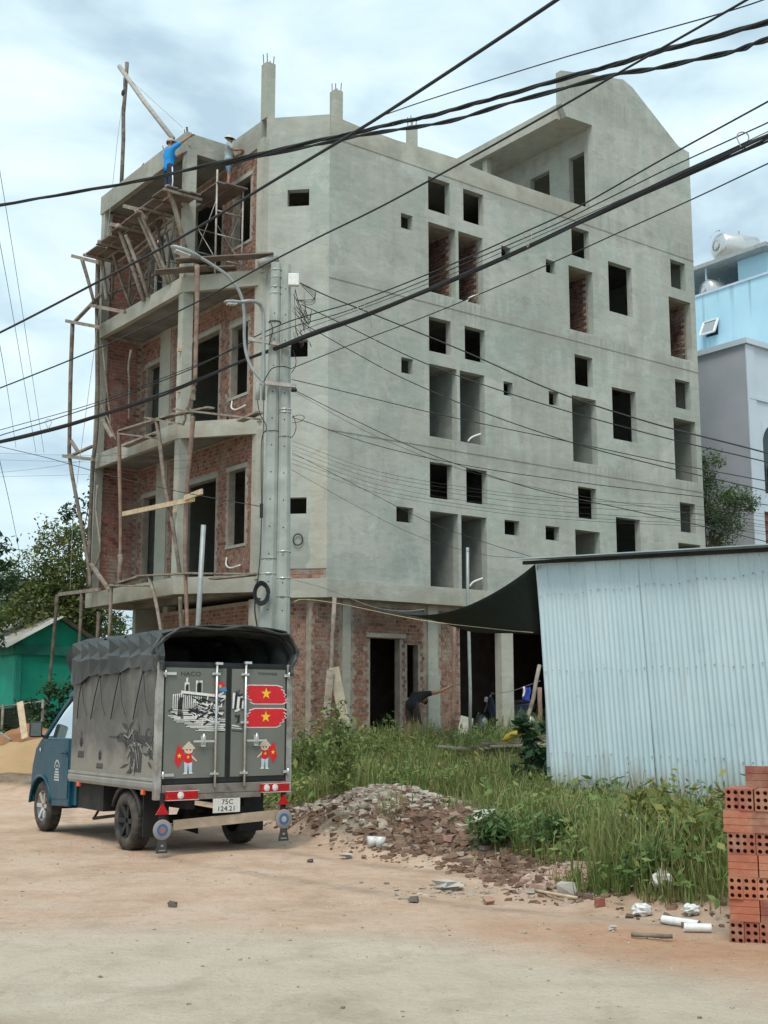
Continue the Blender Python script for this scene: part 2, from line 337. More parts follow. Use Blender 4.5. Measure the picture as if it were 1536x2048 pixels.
def ground_mat():
    m, t, b = new_mat('ground_dirt_and_concrete'); N = NT(t); p = N.pos()
    sep = t.nodes.new('ShaderNodeSeparateXYZ'); N.l(p, sep.inputs[0]); X, Y, Z = sep.outputs
    wob = N.math('SUBTRACT', N.noise(p, .55, 5, .6), .5)
    # cement slab near the camera, its dusty rim running across the road
    ln = N.math('ADD', N.math('MULTIPLY', N.math('MAXIMUM', X, 0.0), .95), Y)
    ln = N.math('ADD', ln, N.math('MULTIPLY', wob, 2.0))
    slab = N.ramp(N.math('MULTIPLY', ln, .1), [(.775, 1.0), (.875, 0.0)])
    conc = N.ramp(N.noise(p, 1.4, 8, .68), [(.32, (.52, .435, .335)), (.5, (.66, .57, .45)), (.68, (.74, .66, .54))])
    conc = N.mix(N.ramp(N.noise(p, .7, 6, .65), [(.48, 0.0), (.68, .55)]), conc, (.62, .49, .36))
    dirt = N.ramp(N.noise(p, 1.1, 9, .66), [(.30, (.48, .335, .235)), (.44, (.62, .435, .315)), (.58, (.70, .52, .395)), (.72, (.67, .56, .44))])
    dirt = N.mix(N.ramp(N.noise(p, 6, 8, .75), [(.50, 0.0), (.66, .45)]), dirt, (.38, .265, .19))
    dirt = N.mix(N.ramp(N.noise(p, .8, 6, .7, .6), [(.55, 0.0), (.66, .5)]), dirt, (.60, .37, .23))
    c = N.mix(slab, dirt, conc)
    # red brick dust beside the brick stack
    dx = N.math('SUBTRACT', X, 1.75); dy = N.math('SUBTRACT', Y, 7.75)
    q = N.math('ADD', N.math('ADD', dx, dy), 0.0); s_ = N.math('SUBTRACT', dx, dy)
    rr = N.math('SQRT', N.math('ADD', N.math('MULTIPLY', N.math('MULTIPLY', q, q), 1.1), N.math('MULTIPLY', N.math('MULTIPLY', s_, s_), .16)))
    rr = N.math('ADD', rr, N.math('MULTIPLY', wob, 1.3))
    c = N.mix(N.ramp(rr, [(.35, .85), (1.0, 0.0)]), c, N.ramp(N.noise(p, 6, 6, .7), [(.35, (.52, .26, .145)), (.65, (.60, .39, .25))]))
    # plot soil: brown with rubble grey
    lot = N.ramp(N.noise(p, 2.3, 7, .65), [(.3, (.13, .095, .065)), (.5, (.22, .165, .11)), (.68, (.34, .30, .24))])
    c = N.mix(N.ramp(N.math('ADD', Z, N.math('MULTIPLY', wob, .05)), [(.07, 0.0), (.15, 1.0)]), c, lot)
    far = N.ramp(N.math('MULTIPLY', Y, .01), [(.24, 0.0), (.28, 1.0)])
    c = N.mix(far, c, N.ramp(N.noise(p, .5, 5), [(.4, (.32, .22, .13)), (.62, (.16, .17, .08))]))
    # tyre marks and scuffs running along the road
    c = N.mix(N.ramp(N.noise(N.pos((2.2, .9, 1)), 1.1, 6, .65, 1.2), [(.53, 0.0), (.68, .35)]), c, (.40, .31, .23))
    # wheel tracks curving in behind the truck
    th = math.radians(34.8); ax, ay = N.math('ADD', X, 1.62), N.math('SUBTRACT', Y, 12.73)
    tr_s = N.math('ADD', N.math('MULTIPLY', ax, math.cos(th)), N.math('MULTIPLY', ay, math.sin(th))); tr_t = N.math('SUBTRACT', N.math('MULTIPLY', ay, math.cos(th)), N.math('MULTIPLY', ax, math.sin(th)))
    tr_s = N.math('ADD', N.math('SUBTRACT', tr_s, N.math('MULTIPLY', N.math('MULTIPLY', tr_t, tr_t), .035)), N.math('MULTIPLY', wob, .12))
    tk = N.ramp(N.math('ABSOLUTE', N.math('SUBTRACT', N.math('ABSOLUTE', tr_s), .63)), [(.05, .55), (.14, 0.0)])
    tk = N.math('MULTIPLY', tk, N.ramp(N.noise(p, 2.1, 6, .7), [(.38, 0.0), (.58, 1.0)])); c = N.mix(tk, c, (.33, .25, .185))
    tk2 = N.ramp(N.math('ABSOLUTE', N.math('SUBTRACT', N.math('ADD', Y, N.math('ADD', N.math('MULTIPLY', X, .22), N.math('MULTIPLY', wob, .5))), 10.3)), [(.06, .4), (.3, 0.0)]); tk3 = N.ramp(N.math('ABSOLUTE', N.math('SUBTRACT', N.math('ADD', Y, N.math('ADD', N.math('MULTIPLY', X, .20), N.math('MULTIPLY', wob, .5))), 8.9)), [(.06, .4), (.3, 0.0)])
    c = N.mix(N.math('MULTIPLY', N.math('ADD', tk2, tk3), N.ramp(N.noise(p, 1.4, 6, .7), [(.4, 0.0), (.6, 1.0)])), c, (.62, .53, .42))
    c = N.mix(N.ramp(N.noise(p, 42, 4, .75), [(.58, 0.0), (.68, .5)]), c, (.28, .215, .165))
    c = N.mix(N.ramp(N.noise(p, 36, 4, .75), [(.60, 0.0), (.70, .5)]), c, (.58, .52, .43))
    N.l(c, b.inputs['Base Color']); b.inputs['Roughness'].default_value = .95; b.inputs['Specular IOR Level'].default_value = .15
    h = N.math('ADD', N.noise(p, 22, 8, .75), N.math('MULTIPLY', N.noise(p, 3.5, 5, .6), 1.4))
    N.bump(h, .9, .05, b); return m
tag(g.build('ground', ground_mat()), kind='structure')
# ================================================================ the unfinished building (frame: x along the windowed wall, y along the balconies)
DARKR = simple('shade_toned_brick', (.10, .07, .06), .95, .3, 3, .4, 30)  # brick darkened in colour so the ground-floor rooms read as unlit
BRZ = math.atan2(RX.y, RX.x)
bld = thing('unfinished_building', 'five storey grey concrete building under construction with balconies and bare brick ground floor', 'building', B0, BRZ)
def wall(mb, o, d, length, z0, z1, th, ops=()):
    """wall with real openings; ops = (s0, s1, za, zb) along the wall; outer face on the right-hand side of d"""
    d = Vector((d[0], d[1], 0)).normalized(); nrm = Vector((-d.y, d.x, 0)); o = Vector((o[0], o[1], 0))
    xs = sorted({0, length}|{x for q in ops for x in q[:2] if 0 < x < length}); zs = sorted({z0, z1}|{z for q in ops for z in q[2:] if z0 < z < z1})
    # extra cuts keep the faces from getting too long
    def solid(i, j):
        if not (0 <= i < len(xs)-1 and 0 <= j < len(zs)-1): return False
        cx, cz = (xs[i]+xs[i+1])/2, (zs[j]+zs[j+1])/2
        return not any(a < cx < b and e_ < cz < f for a, b, e_, f in ops)
    def P(s, z, k): return o+d*s+nrm*(th*k)+Vector((0, 0, z))
    for i in range(len(xs)-1):
        for j in range(len(zs)-1):
            if not solid(i, j): continue
            a, b, c, e_ = xs[i], xs[i+1], zs[j], zs[j+1]
            mb.add([P(a, c, 0), P(b, c, 0), P(b, e_, 0), P(a, e_, 0)], [(0, 1, 2, 3)])
            mb.add([P(a, c, 1), P(b, c, 1), P(b, e_, 1), P(a, e_, 1)], [(3, 2, 1, 0)])
            if not solid(i-1, j): mb.add([P(a, c, 1), P(a, c, 0), P(a, e_, 0), P(a, e_, 1)], [(0, 1, 2, 3)])
            if not solid(i+1, j): mb.add([P(b, c, 0), P(b, c, 1), P(b, e_, 1), P(b, e_, 0)], [(0, 1, 2, 3)])
            if not solid(i, j-1): mb.add([P(a, c, 1), P(b, c, 1), P(b, c, 0), P(a, c, 0)], [(0, 1, 2, 3)])
            if not solid(i, j+1): mb.add([P(a, e_, 0), P(b, e_, 0), P(b, e_, 1), P(a, e_, 1)], [(0, 1, 2, 3)])
    return mb
R_OPS = []     # windowed wall: two-part bays, slots and small vents, storey by storey
for k, dz in enumerate((0, 3.70, 7.41)):
    R_OPS += [(3.04, 3.76, 6.57+dz, 7.46+dz), (4.22, 4.92, 6.57+dz, 7.45+dz), (3.04, 3.94, 4.40+dz, 6.24+dz), (4.04, 4.88, 4.40+dz, 6.24+dz),
              (8.22, 8.93, 6.57+dz, 7.43+dz), (8.07, 9.03, 4.40+dz, 6.24+dz), (9.69, 10.69, 5.25+dz, 6.74+dz),
              (12.45, 13.14, 6.57+dz, 7.44+dz), (12.31, 13.32, 4.40+dz, 6.24+dz)]
    R_OPS += [(2.0, 2.52, 5.88, 6.25), (5.5, 6.02, 5.88, 6.26), (6.96, 7.47, 5.87, 6.24)] if k == 0 else [(2.16, 2.53, 5.86+dz, 6.25+dz), (5.54, 5.87, 5.84+dz, 6.21+dz), (7.19, 7.55, 5.84+dz, 6.22+dz)]
wall(MB(), (0, 0), (1, 0), 13.55, 4.385, 15.05, .2, R_OPS).build('plaster_wall', PLASTER, bld)
MB().prism([(0, 15.05), (9.2, 15.05), (9.2, 15.56), (7.5, 15.52), (6, 15.50), (5.0, 15.53), (4.55, 15.55), (4.2, 15.63), (3.2, 15.60), (2, 15.54), (.9, 15.55), (.02, 15.60)], 1, 0, .16).build('parapet', CONC, bld)
MB().prism([(9.2, 15.05), (13.55, 15.05), (13.57, 18.58), (13.06, 18.64), (11.0, 19.92), (10.6, 20.03), (9.2, 19.72), (7.96, 19.43), (7.95, 18.43), (8.14, 18.09), (9.2, 18.14)], 1, 0, .2).build('gable_wall', PLASTER, bld)
S2 = math.sqrt(.5); CH = 1.1*math.sqrt(2)
wall(MB(), (-1.1, 1.1), (1, -1), CH, 4.62, 15.60, .2, [(CH-1.02, CH-.49, 13.31, 13.73), (CH-.95, CH-.49, 9.59, 10.0), (CH-.92, CH-.48, 5.88, 6.26)]).build('corner_wall', PLASTER, bld)
# beam between ground floor and the plaster
MB().lohi((.03, -.04, 3.97), (13.58, .3, 4.383)).build('beam', CONC, bld)
m = MB(); m.prism([(-1.16, 1.08), (-.02, -.04), (.028, -.04), (.028, .3), (-1.0, 1.45)], 2, 3.96, 4.39); m.build('beam', CONC, bld)
# facade walls of clay brick (bedding first, the bricks laid on it below)
FX = -1.1; F_OPS = {}
for lv, (z0, z1) in enumerate(((4.5, 7.8), (8.15, 11.4), (11.78, 15.0))):
    F_OPS[lv] = [(1.82, 2.58, (5.3, 8.93, 12.75)[lv], (7.1, 10.68, 14.40)[lv]), (3.2, 4.80, z0, (7.06, 10.82, 14.5)[lv]), (6.36, 7.12, z0, (7.08, 10.72, 14.4)[lv])]
def facade_ops(lv): return [(7.45-b, 7.45-a, c, d) for a, b, c, d in F_OPS[lv]]
LEV = ((4.5, 7.93), (8.15, 11.53), (11.78, 15.04))
for lv, (z0, z1) in enumerate(LEV):
    wall(MB(), (FX+.012, 7.45), (0, -1), 6.3, z0, z1, .18, facade_ops(lv)).build('mortar_bed', MORTAR, bld)
    wall(MB(), (-2.2, 7.45), (1, 0), 1.25, z0, z1, .18).build('mortar_bed', MORTAR, bld)
wall(MB(), (FX+.262, 6.3), (0, -1), 5.0, .3, 3.97, .18).build('mortar_bed', MORTAR, bld)
wall(MB(), (FX+.262, 6.3), (1, 0), 7, .3, 3.97, .18).build('mortar_bed', MORTAR, bld)
G_OPS = [(1.46+.2, 2.34+.2, .3, 3.13), (2.56+.2, 2.90+.2, 1.75, 3.0)]
wall(MB(), (-.2, .312), (1, 0), 4.42, .3, 3.97, .2, G_OPS).build('mortar_bed', MORTAR, bld)
wall(MB(), (-1.0, 1.35), (1.03, -1.0), 1.45, .3, 3.97, .15).build('mortar_bed', MORTAR, bld)
wall(MB(), (-1.06, 1.09), (1, -1), CH-.06, 4.39, 4.62, .15).build('mortar_bed', MORTAR, bld)
# the bricks
def brick_boxes(o, d, length, z0, z1, ops, mode='header', proud=.011):
    """positions of bricks: (centre, size, heading)"""
    d = Vector((d[0], d[1], 0)).normalized(); n = Vector((d.y, -d.x, 0)); o = Vector((o[0], o[1], 0)); out = []
    h = .082; z = z0+.005; row = 0
    while z+h < z1:
        st = mode == 'stretch' or (mode == 'header' and row % 6 == 3)
        w = .185 if st else .082; s = (.097 if row % 2 else .01) if st else (.045 if row % 2 else .006)
        while s+w < length:
            cs, cz = s+w/2, z+h/2
            if not any(a-.03 < cs+sg*w*.45 and cs+sg*w*.45 < b+.03 and e_-.02 < cz < f+.02 for a, b, e_, f in ops for sg in (-1, 1)):
                k = proud*random.uniform(.3, 1.3)
                out.append((o+d*cs+n*(k-.03)+Vector((0, 0, cz)), (w-random.uniform(0, .008), .06, h-random.uniform(0, .008)), math.atan2(d.y, d.x)+random.gauss(0, .012), st))
            s += w+.011
        z += h+.012; row += 1
    return out
gb = brick_boxes((-.2, .312), (1, 0), 4.42, .85, 3.92, [(.84, 1.10, 0, 9), (3.36, 3.71, 0, 9)]+G_OPS)
gb2 = brick_boxes((-1.0, 1.35), (1.03, -1.0), 1.45, .85, 3.9, [(0, .2, 0, 9)])
random.shuffle(gb)
gb.sort(key=lambda q: -(q[0].z > 1.5)); singles, rest = gb[:290], gb[290:]+gb2
proto = {}
for st, w in ((False, .08), (True, .182)):
    me = MB().box((0, 0, 0), (w, .06, .08)).build('brick', BRICK, bld); proto[st] = me
first = {False: True, True: True}
for c, dmn, rz, st in singles:
    o = proto[st] if first[st] else proto[st].copy()
    if not first[st]: col.objects.link(o); o.parent = bld
    first[st] = False
    o.location = c; o.rotation_euler = (0, 0, rz); o.scale = (random.uniform(.93, 1.02), 1, random.uniform(.93, 1.02))
def joined(lst, name, mat):
    m = MB()
    for c, dmn, rz, st in lst: m.box(c, dmn, rz)
    tag(m.build(name, mat, bld), kind='stuff')
fb = []
sb = []
for lv, (z0, z1) in enumerate(LEV):
    fb += brick_boxes((FX+.012, 7.45), (0, -1), 6.05, z0, z1-.02, facade_ops(lv)+[(7.45-6.34, 7.45-5.72, 0, 20)]+[(a-.03, b+.03, c, d+.13) for a, b, c, d in facade_ops(lv)])
    sb += brick_boxes((-2.2, 7.45), (1, 0), 1.08, z0, z1-.02, [], 'stretch')
fb += brick_boxes((FX+.262, 6.3), (0, -1), 5.0, .5, 3.95, []) + brick_boxes((-1.06, 1.09), (1, -1), CH-.06, 4.395, 4.62, [], 'stretch')
joined(rest+fb, 'brick_courses', BRICK); joined(sb, 'side_brick_courses', BRICK_S)
# lintels and door surrounds in cement
for lv in range(3):
    for a, b, c, d in F_OPS[lv]:
        MB().lohi((FX-.012, a-.12, d+.002), (FX+.15, b+.12, d+.11)).build('lintel', CONC_D, bld)
    MB().lohi((FX-.02, 5.74, LEV[lv][0]), (FX+.1, 6.33, LEV[lv][1]-.002)).build('pilaster', CONC, bld)
    MB().lohi((FX-.015, 1.72, F_OPS[lv][0][2]-.07), (FX+.1, 2.66, F_OPS[lv][0][2]-.003)).build('window_sill', CONC_D, bld)
MB().lohi((1.34, .27, 3.135), (2.5, .36, 3.235)).build('lintel', CONC_D, bld)
# slabs: inner floors and balcony plates with their edge beams
OUT = -2.42; CY = 2.75; EY = 7.62
for z in (4.1, 7.78, 11.38, 14.9):
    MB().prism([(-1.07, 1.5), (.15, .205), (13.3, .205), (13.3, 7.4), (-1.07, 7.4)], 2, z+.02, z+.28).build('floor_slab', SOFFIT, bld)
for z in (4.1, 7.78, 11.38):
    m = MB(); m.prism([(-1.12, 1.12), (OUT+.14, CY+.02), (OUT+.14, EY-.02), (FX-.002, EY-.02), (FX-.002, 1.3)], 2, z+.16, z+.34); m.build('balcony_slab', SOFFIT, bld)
    m = MB(); m.prism([(-1.09, 1.03), (OUT, CY-.02), (OUT, EY), (OUT+.138, EY), (OUT+.138, CY+.03), (-1.1, 1.24)], 2, z, z+.385); m.build('balcony_edge', CONC, bld)
    m = MB(); m.lohi((OUT+.14, EY-.15, z+.001), (FX-.003, EY-.001, z+.384)); m.build('balcony_edge', CONC, bld)
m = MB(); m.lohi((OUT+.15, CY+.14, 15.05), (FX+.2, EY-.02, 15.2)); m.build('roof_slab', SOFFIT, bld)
MB().lohi((OUT, CY-.06, 14.98), (OUT+.148, EY, 15.50)).build('roof_beam', CONC_D, bld)
MB().lohi((OUT+.15, CY-.058, 14.98), (FX-.01, CY+.138, 15.48)).build('roof_beam', CONC_D, bld)
MB().lohi((FX-.03, 1.28, 14.96), (FX+.17, CY-.06, 15.60)).build('roof_beam', CONC_D, bld)
# columns
def column(x, y, w, d, z0, z1, mat=CONC): return MB().lohi((x-w/2, y-d/2, z0), (x+w/2, y+d/2, z1)).build('column', mat, bld)
for z0, z1 in ((4.487, 7.778), (8.167, 11.378), (11.767, 14.978)):
    column(OUT+.17, CY+.05, .27, .24, z0, z1); column(OUT+.14, 7.48, .22, .22, z0, z1, CONC_D); column(FX+.02, 1.2, .24, .30, z0-.1, z1+.1)
column(FX+.14, 1.38, .3, .3, .3, 3.955); column(.77, .36, .22, .16, .3, 3.965); column(3.335, .36, .31, .18, .3, 3.965); column(5.6, .2, .40, .24, .3, 3.968); column(10.2, .2, .4, .24, .3, 3.968); column(3.335, .262, .36, .05, .3, 2.3, CONC_D)
column(FX+.4, 6.2, .25, .25, .3, 4.12)
def rebar_stub(x, y, w, z0, z1):
    c = column(x, y, w, w, z0, z1)
    m = MB()
    for sx in (-1, 1):
        for sy in (-1, 1):
            a = random.uniform(.16, .30); m.tube([(x+sx*w*.33, y+sy*w*.33, z1-.02), (x+sx*w*.36+random.gauss(0, .012), y+sy*w*.34, z1+a)], .011, 5)
    m.build('rebar', REBAR, c)
rebar_stub(FX+.1, 1.22, .25, 15.62, 17.08); rebar_stub(.95, 1.1, .24, 15.2, 16.95); rebar_stub(3.4, 1.1, .22, 15.2, 16.75)
m = MB()
for (x, y, z) in [(OUT+.07, CY+.0, 15.48), (OUT+.07, 5.2, 15.48), (OUT+.07, 4.0, 15.48)]:
    for k in range(4 if y < 3 else 2): m.tube([(x+random.uniform(-.05, .05), y+k*.06, z), (x+random.uniform(-.06, .06), y+k*.06+.01, z+random.uniform(.12, .25))], .011, 5)
m.build('rebar', REBAR, bld)
# roof terrace room
wall(MB(), (9.22, 7.0), (0, -1), 6.798, 15.19, 18.11, .18, [(7.0-.98, 7.0-.36, 15.19, 17.48), (7.0-2.6, 7.0-1.78, 16.45, 17.42)]).build('terrace_wall', CONC_D, bld)
MB().lohi((7.97, .202, 18.115), (13.4, 7.1, 18.42)).build('canopy', CONC, bld)
MB().lohi((7.955, .203, 18.05), (8.10, 7.1, 18.47)).build('canopy_edge', CONC, bld)
column(8.2, 3.42, .17, .2, 15.19, 18.11); 
MB().lohi((13.35, .2, 15.2), (13.53, 7.0, 18.11)).build('terrace_wall', PLASTER, bld)
# back and end walls keep the rooms dark, cross walls divide them
MB().lohi((-1.06, 7.42, .3), (13.5, 7.6, 15.05)).build('back_wall', CONC_D, bld)
MB().lohi((13.35, .21, .3), (13.54, 7.41, 15.04)).build('end_wall', PLASTER, bld)
for z0, z1 in ((4.38, 7.8), (8.06, 11.4), (11.66, 14.92)):
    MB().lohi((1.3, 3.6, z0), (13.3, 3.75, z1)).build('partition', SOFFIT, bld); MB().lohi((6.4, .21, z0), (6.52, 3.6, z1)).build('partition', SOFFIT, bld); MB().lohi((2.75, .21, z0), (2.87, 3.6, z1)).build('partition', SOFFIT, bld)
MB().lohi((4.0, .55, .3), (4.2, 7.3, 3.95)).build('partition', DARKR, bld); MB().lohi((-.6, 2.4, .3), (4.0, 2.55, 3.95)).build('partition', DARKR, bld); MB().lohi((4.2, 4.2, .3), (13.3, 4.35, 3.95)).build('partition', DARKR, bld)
MB().lohi((7.7, .31, .3), (13.34, .5, 3.965)).build('light_block_wall', CONC_D, bld)  # added wall, blocks light from the side so the bay stays dark
MB().lohi((-.95, .56, .2), (13.4, 7.4, .86)).build('ground_slab', SOFFIT, bld)
# slots behind the tall openings
nb = []
for k, dz in enumerate((0, 3.70, 7.41)):
    for x0, x1 in ((3.04, 3.94), (4.04, 4.88), (8.07, 9.03), (12.31, 13.32)):
        z0, z1 = 4.40+dz, 6.24+dz
        m = MB(); D = 1.05
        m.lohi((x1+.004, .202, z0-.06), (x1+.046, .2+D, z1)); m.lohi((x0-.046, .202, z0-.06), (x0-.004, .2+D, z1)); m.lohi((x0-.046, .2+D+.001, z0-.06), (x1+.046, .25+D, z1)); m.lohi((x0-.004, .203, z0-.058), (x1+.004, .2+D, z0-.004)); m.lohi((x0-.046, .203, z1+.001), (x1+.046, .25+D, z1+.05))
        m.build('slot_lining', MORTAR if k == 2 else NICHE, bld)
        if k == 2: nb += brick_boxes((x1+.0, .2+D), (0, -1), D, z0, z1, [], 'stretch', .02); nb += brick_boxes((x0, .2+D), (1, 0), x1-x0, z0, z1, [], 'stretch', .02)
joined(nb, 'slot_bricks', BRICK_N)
# pour joints between storeys: thin raised cement lines
for z in (15.02, 11.5, 7.83):
    MB().lohi((.0, -.012, z), (13.56, -.0005, z+.022)).build('pour_joint', CONC_D, bld)
# electrical conduits sticking out of the brickwork
for (y, z) in ((2.2, 4.75), (2.1, 8.55)):
    m = MB(); m.tube(catmull([(FX-.02, y+.35, z+.28), (FX-.06, y+.3, z+.1), (FX-.08, y+.05, z), (FX-.06, y-.35, z+.03)], 5), .022, 6); m.build('conduit', WHITE, bld)
for dz in (0, 3.7, 7.41):
    m = MB(); m.tube(catmull([(4.5, .25, 4.5+dz), (4.6, .2, 4.62+dz), (4.82, .1, 4.72+dz)], 4), .025, 6); m.build('conduit', WHITE, bld)
# soot-grey drain holes and a hung coil ring near the corner vent
m = MB(); cc = Vector((-.50, .44, 5.28)); dd = Vector((S2, -S2, 0))
m.tube([cc+(dd*math.cos(a)*.11+Vector((0, 0, .13*math.sin(a)))) for a in [i*math.pi/9 for i in range(19)]], .014, 5); m.build('wire_ring', RUBBER, bld)
# ================================================================ the small canvas-topped truck (frame: x right, y forward, rear doors at y = 0)
TRZ = math.radians(34.8)
truck = thing('pickup_truck', 'small blue light truck with grey canvas topped cargo box parked on dirt road', 'truck', (-1.62, 12.73, .0), TRZ)
def paint(name, c, rough=.28, dust=(.33, .27, .2), amt=.5, low=0):
    m, t, b = new_mat(name); N = NT(t); p = N.pos()
    f = N.ramp(N.noise(p, 2.6, 7, .65), [(.42, 0.0), (.72, amt)])
    cc = N.mix(f, c, dust); N.l(cc, b.inputs['Base Color']); N.l(N.ramp(f, [(0, rough), (.6, .8)]), b.inputs['Roughness']); b.inputs['Specular IOR Level'].default_value = .3
    return m
BLUE = paint('blue_car_paint', (.003, .060, .098), .25, (.025, .08, .10), .35)
DOORG = paint('grey_sheet_metal', (.145, .158, .14), .42, (.21, .205, .175), .6)
POST = simple('pale_grey_steel', (.33, .34, .32), .5, .15, 6, .1, 40, metal=.2, dirt=(.16, .12, .09), dirt_scale=4)
RUSTY = simple('chipped_bumper_paint', (.21, .20, .175), .6, .2, 6, .2, 40, dirt=(.07, .045, .035), dirt_scale=6)
BLK = simple('black_rubber_trim', (.013, .015, .016), .6, .3, 8, .1)
CHASS = simple('dirty_black_chassis', (.022, .022, .022), .8, .5, 5, .2)
def canvas(name, c, c2, sc):
    m, t, b = new_mat(name); N = NT(t); p = N.pos()
    cc = N.ramp(N.noise(p, 1.7, 8, .68), [(.3, tuple(x*.72 for x in c)), (.52, c), (.72, c2)])
    cc = N.mix(N.ramp(N.noise(N.pos((6, 6, .6)), 1.0, 5), [(.5, 0.0), (.75, .45)]), cc, c2)
    if name == 'dusty_grey_canvas':       # dried mud film on the lower half
        sz = t.nodes.new('ShaderNodeSeparateXYZ'); N.l(p, sz.inputs[0]); mk = N.ramp(N.math('ADD', sz.outputs[2], N.math('MULTIPLY', N.noise(p, 2.0, 6, .65), .9)), [(1.30, .8), (1.62, 0.0)]) if False else N.ramp(N.math('MULTIPLY', N.math('ADD', sz.outputs[2], N.math('MULTIPLY', N.noise(p, 2.0, 6, .65), .9)), .5), [(.66, .75), (.78, 0.0)]); cc = N.mix(mk, cc, (.27, .25, .21))
    N.l(cc, b.inputs['Base Color']); b.inputs['Roughness'].default_value = .5; b.inputs['Specular IOR Level'].default_value = .45
    N.bump(N.math('ADD', N.noise(p, 5, 4), N.math('MULTIPLY', N.noise(p, 140, 2), .15)), .35, .03, b); return m
SIDEC = canvas('dusty_grey_canvas', (.10, .096, .088), (.19, .18, .155), 1)
TARP = canvas('dark_grey_tarpaulin', (.042, .050, .050), (.095, .102, .10), 1)
GLASS_, t_, b_ = new_mat('window_glass'); b_.inputs['Base Color'].default_value = (.10, .15, .15, 1); b_.inputs['Roughness'].default_value = .05; b_.inputs['Transmission Weight'].default_value = .75; b_.inputs['IOR'].default_value = 1.35
CHROME = flat('bright_metal', (.62, .63, .62), .3, .7)
RED = flat('red_lens', (.50, .012, .016), .2); CLEAR = flat('clear_lens', (.75, .72, .70), .15); ORANGE = flat('orange_marker', (.75, .10, .03), .4)
P_RED = flat('print_red', (.62, .01, .018), .45); P_YEL = flat('print_yellow', (.85, .55, .02), .45); P_WHT = flat('print_white', (.72, .72, .69), .5); P_BLK = flat('print_black', (.012, .014, .018), .5)
P_BLU = flat('print_blue', (.05, .24, .52), .5); P_SKIN = flat('print_skin', (.75, .50, .38), .5); P_HAT = flat('print_hat', (.55, .50, .38), .5); P_PALE = flat('print_pale_blue', (.45, .58, .66), .5); P_GREY = flat('print_dark_grey', (.05, .052, .05), .7); P_LGREY = flat('print_mid_grey', (.26, .26, .24), .7)
HW = .74
# --- cargo box
box = MB().lohi((-HW+.03, .03, .66), (HW-.03, 2.40, .74)).build('cargo_floor', CHASS, truck)
sp = MB(); sp.lohi((-HW+.01, .06, .755), (-HW+.03, 2.38, 1.90)); side_l = sp.build('side_panel', SIDEC, truck)
MB().lohi((HW-.03, .06, .755), (HW-.01, 2.38, 1.90)).build('side_panel', SIDEC, truck)
MB().lohi((-HW+.03, 2.38, .75), (HW-.03, 2.40, 2.15)).build('front_panel', SIDEC, truck)
for sx in (-1, 1):
    m = MB(); m.prism([(sx*HW, .63), (sx*(HW+.012), .66), (sx*(HW+.012), .70), (sx*(HW+.002), .715), (sx*(HW+.010), .73), (sx*(HW+.006), .756), (sx*(HW-.04), .756), (sx*(HW-.04), .63)], 1, .05, 2.40)
    m.build('side_rail', POST if sx > 0 else simple('dusty_rail', (.25, .245, .22), .7, .15, 4, .2, 40), truck)
    MB().lohi((sx*HW-.032, -.025, .55), (sx*HW+.032, .05, 1.90)).build('corner_post', POST, truck, bevel=.006)
MB().lohi((-HW+.034, -.01, 1.865), (HW-.034, .04, 1.905)).build('door_header', BLK, truck)
# --- rear doors
doors = []
for x0, x1 in ((-.70, .0), (.04, .70)):
    d = MB().lohi((x0+.012, -.016, .755), (x1-.012, .02, 1.845)).build('rear_door', DOORG, truck); doors.append(d)
    m = MB(); w = .045 if x0 < 0 else .02
    m.lohi((x0-.008, -.012, .70), (x0+(.034 if x0 < 0 else .012), .018, 1.862)); m.lohi((x1-(.012 if x0 < 0 else .034), -.012, .70), (x1+.008, .018, 1.862)); m.lohi((x0, -.0118, 1.843), (x1, .018, 1.863)); m.lohi((x0, -.0118, .70), (x1, .018, .757))
    m.build('door_seal', BLK, d)
MB().lohi((.006, -.006, .70), (.034, .015, 1.862)).build('centre_seal', BLK, truck)
for d, xb, zt in ((doors[0], -.135, 1.895), (doors[1], .20, 1.91)):
    m = MB(); m.tube([(xb, -.045, .66), (xb, -.045, zt)], .0135, 8); m.build('lock_bar', CHROME, d)
    m = MB()
    for z in (.79, 1.30, 1.79): m.lohi((xb-.045, -.034, z-.012), (xb+.045, -.0165, z+.012)); m.lohi((xb-.022, -.062, z-.008), (xb+.022, -.034, z+.008))
    m.lohi((xb-.02, -.06, zt-.012), (xb+.06, -.03, zt+.012)); m.build('bar_keeper', CHROME, d)
    sx = -1 if xb < 0 else 1
    m = MB(); m.lohi((xb+sx*.02, -.06, 1.105), (xb+sx*.25, -.045, 1.125)); m.lohi((xb+sx*.11, -.045, 1.06), (xb+sx*.16, -.0165, 1.17)); m.tube([(xb+sx*.135, -.05, 1.08), (xb+sx*.135, -.05, 1.19)], .012, 6); m.build('door_handle', CHROME, d)
for d, xh, sx in ((doors[0], -.70, -1), (doors[1], .72, 1)):
    for z in (.79, 1.785):
        m = MB(); m.lohi((xh-.055 if sx > 0 else xh-.02, -.034, z-.014), (xh+.02 if sx > 0 else xh+.16-.04, -.026, z+.014)); m.tube([(xh+sx*.0, -.04, z-.035), (xh+sx*.0, -.04, z+.035)], .012, 6); m.build('hinge', CHROME, d)
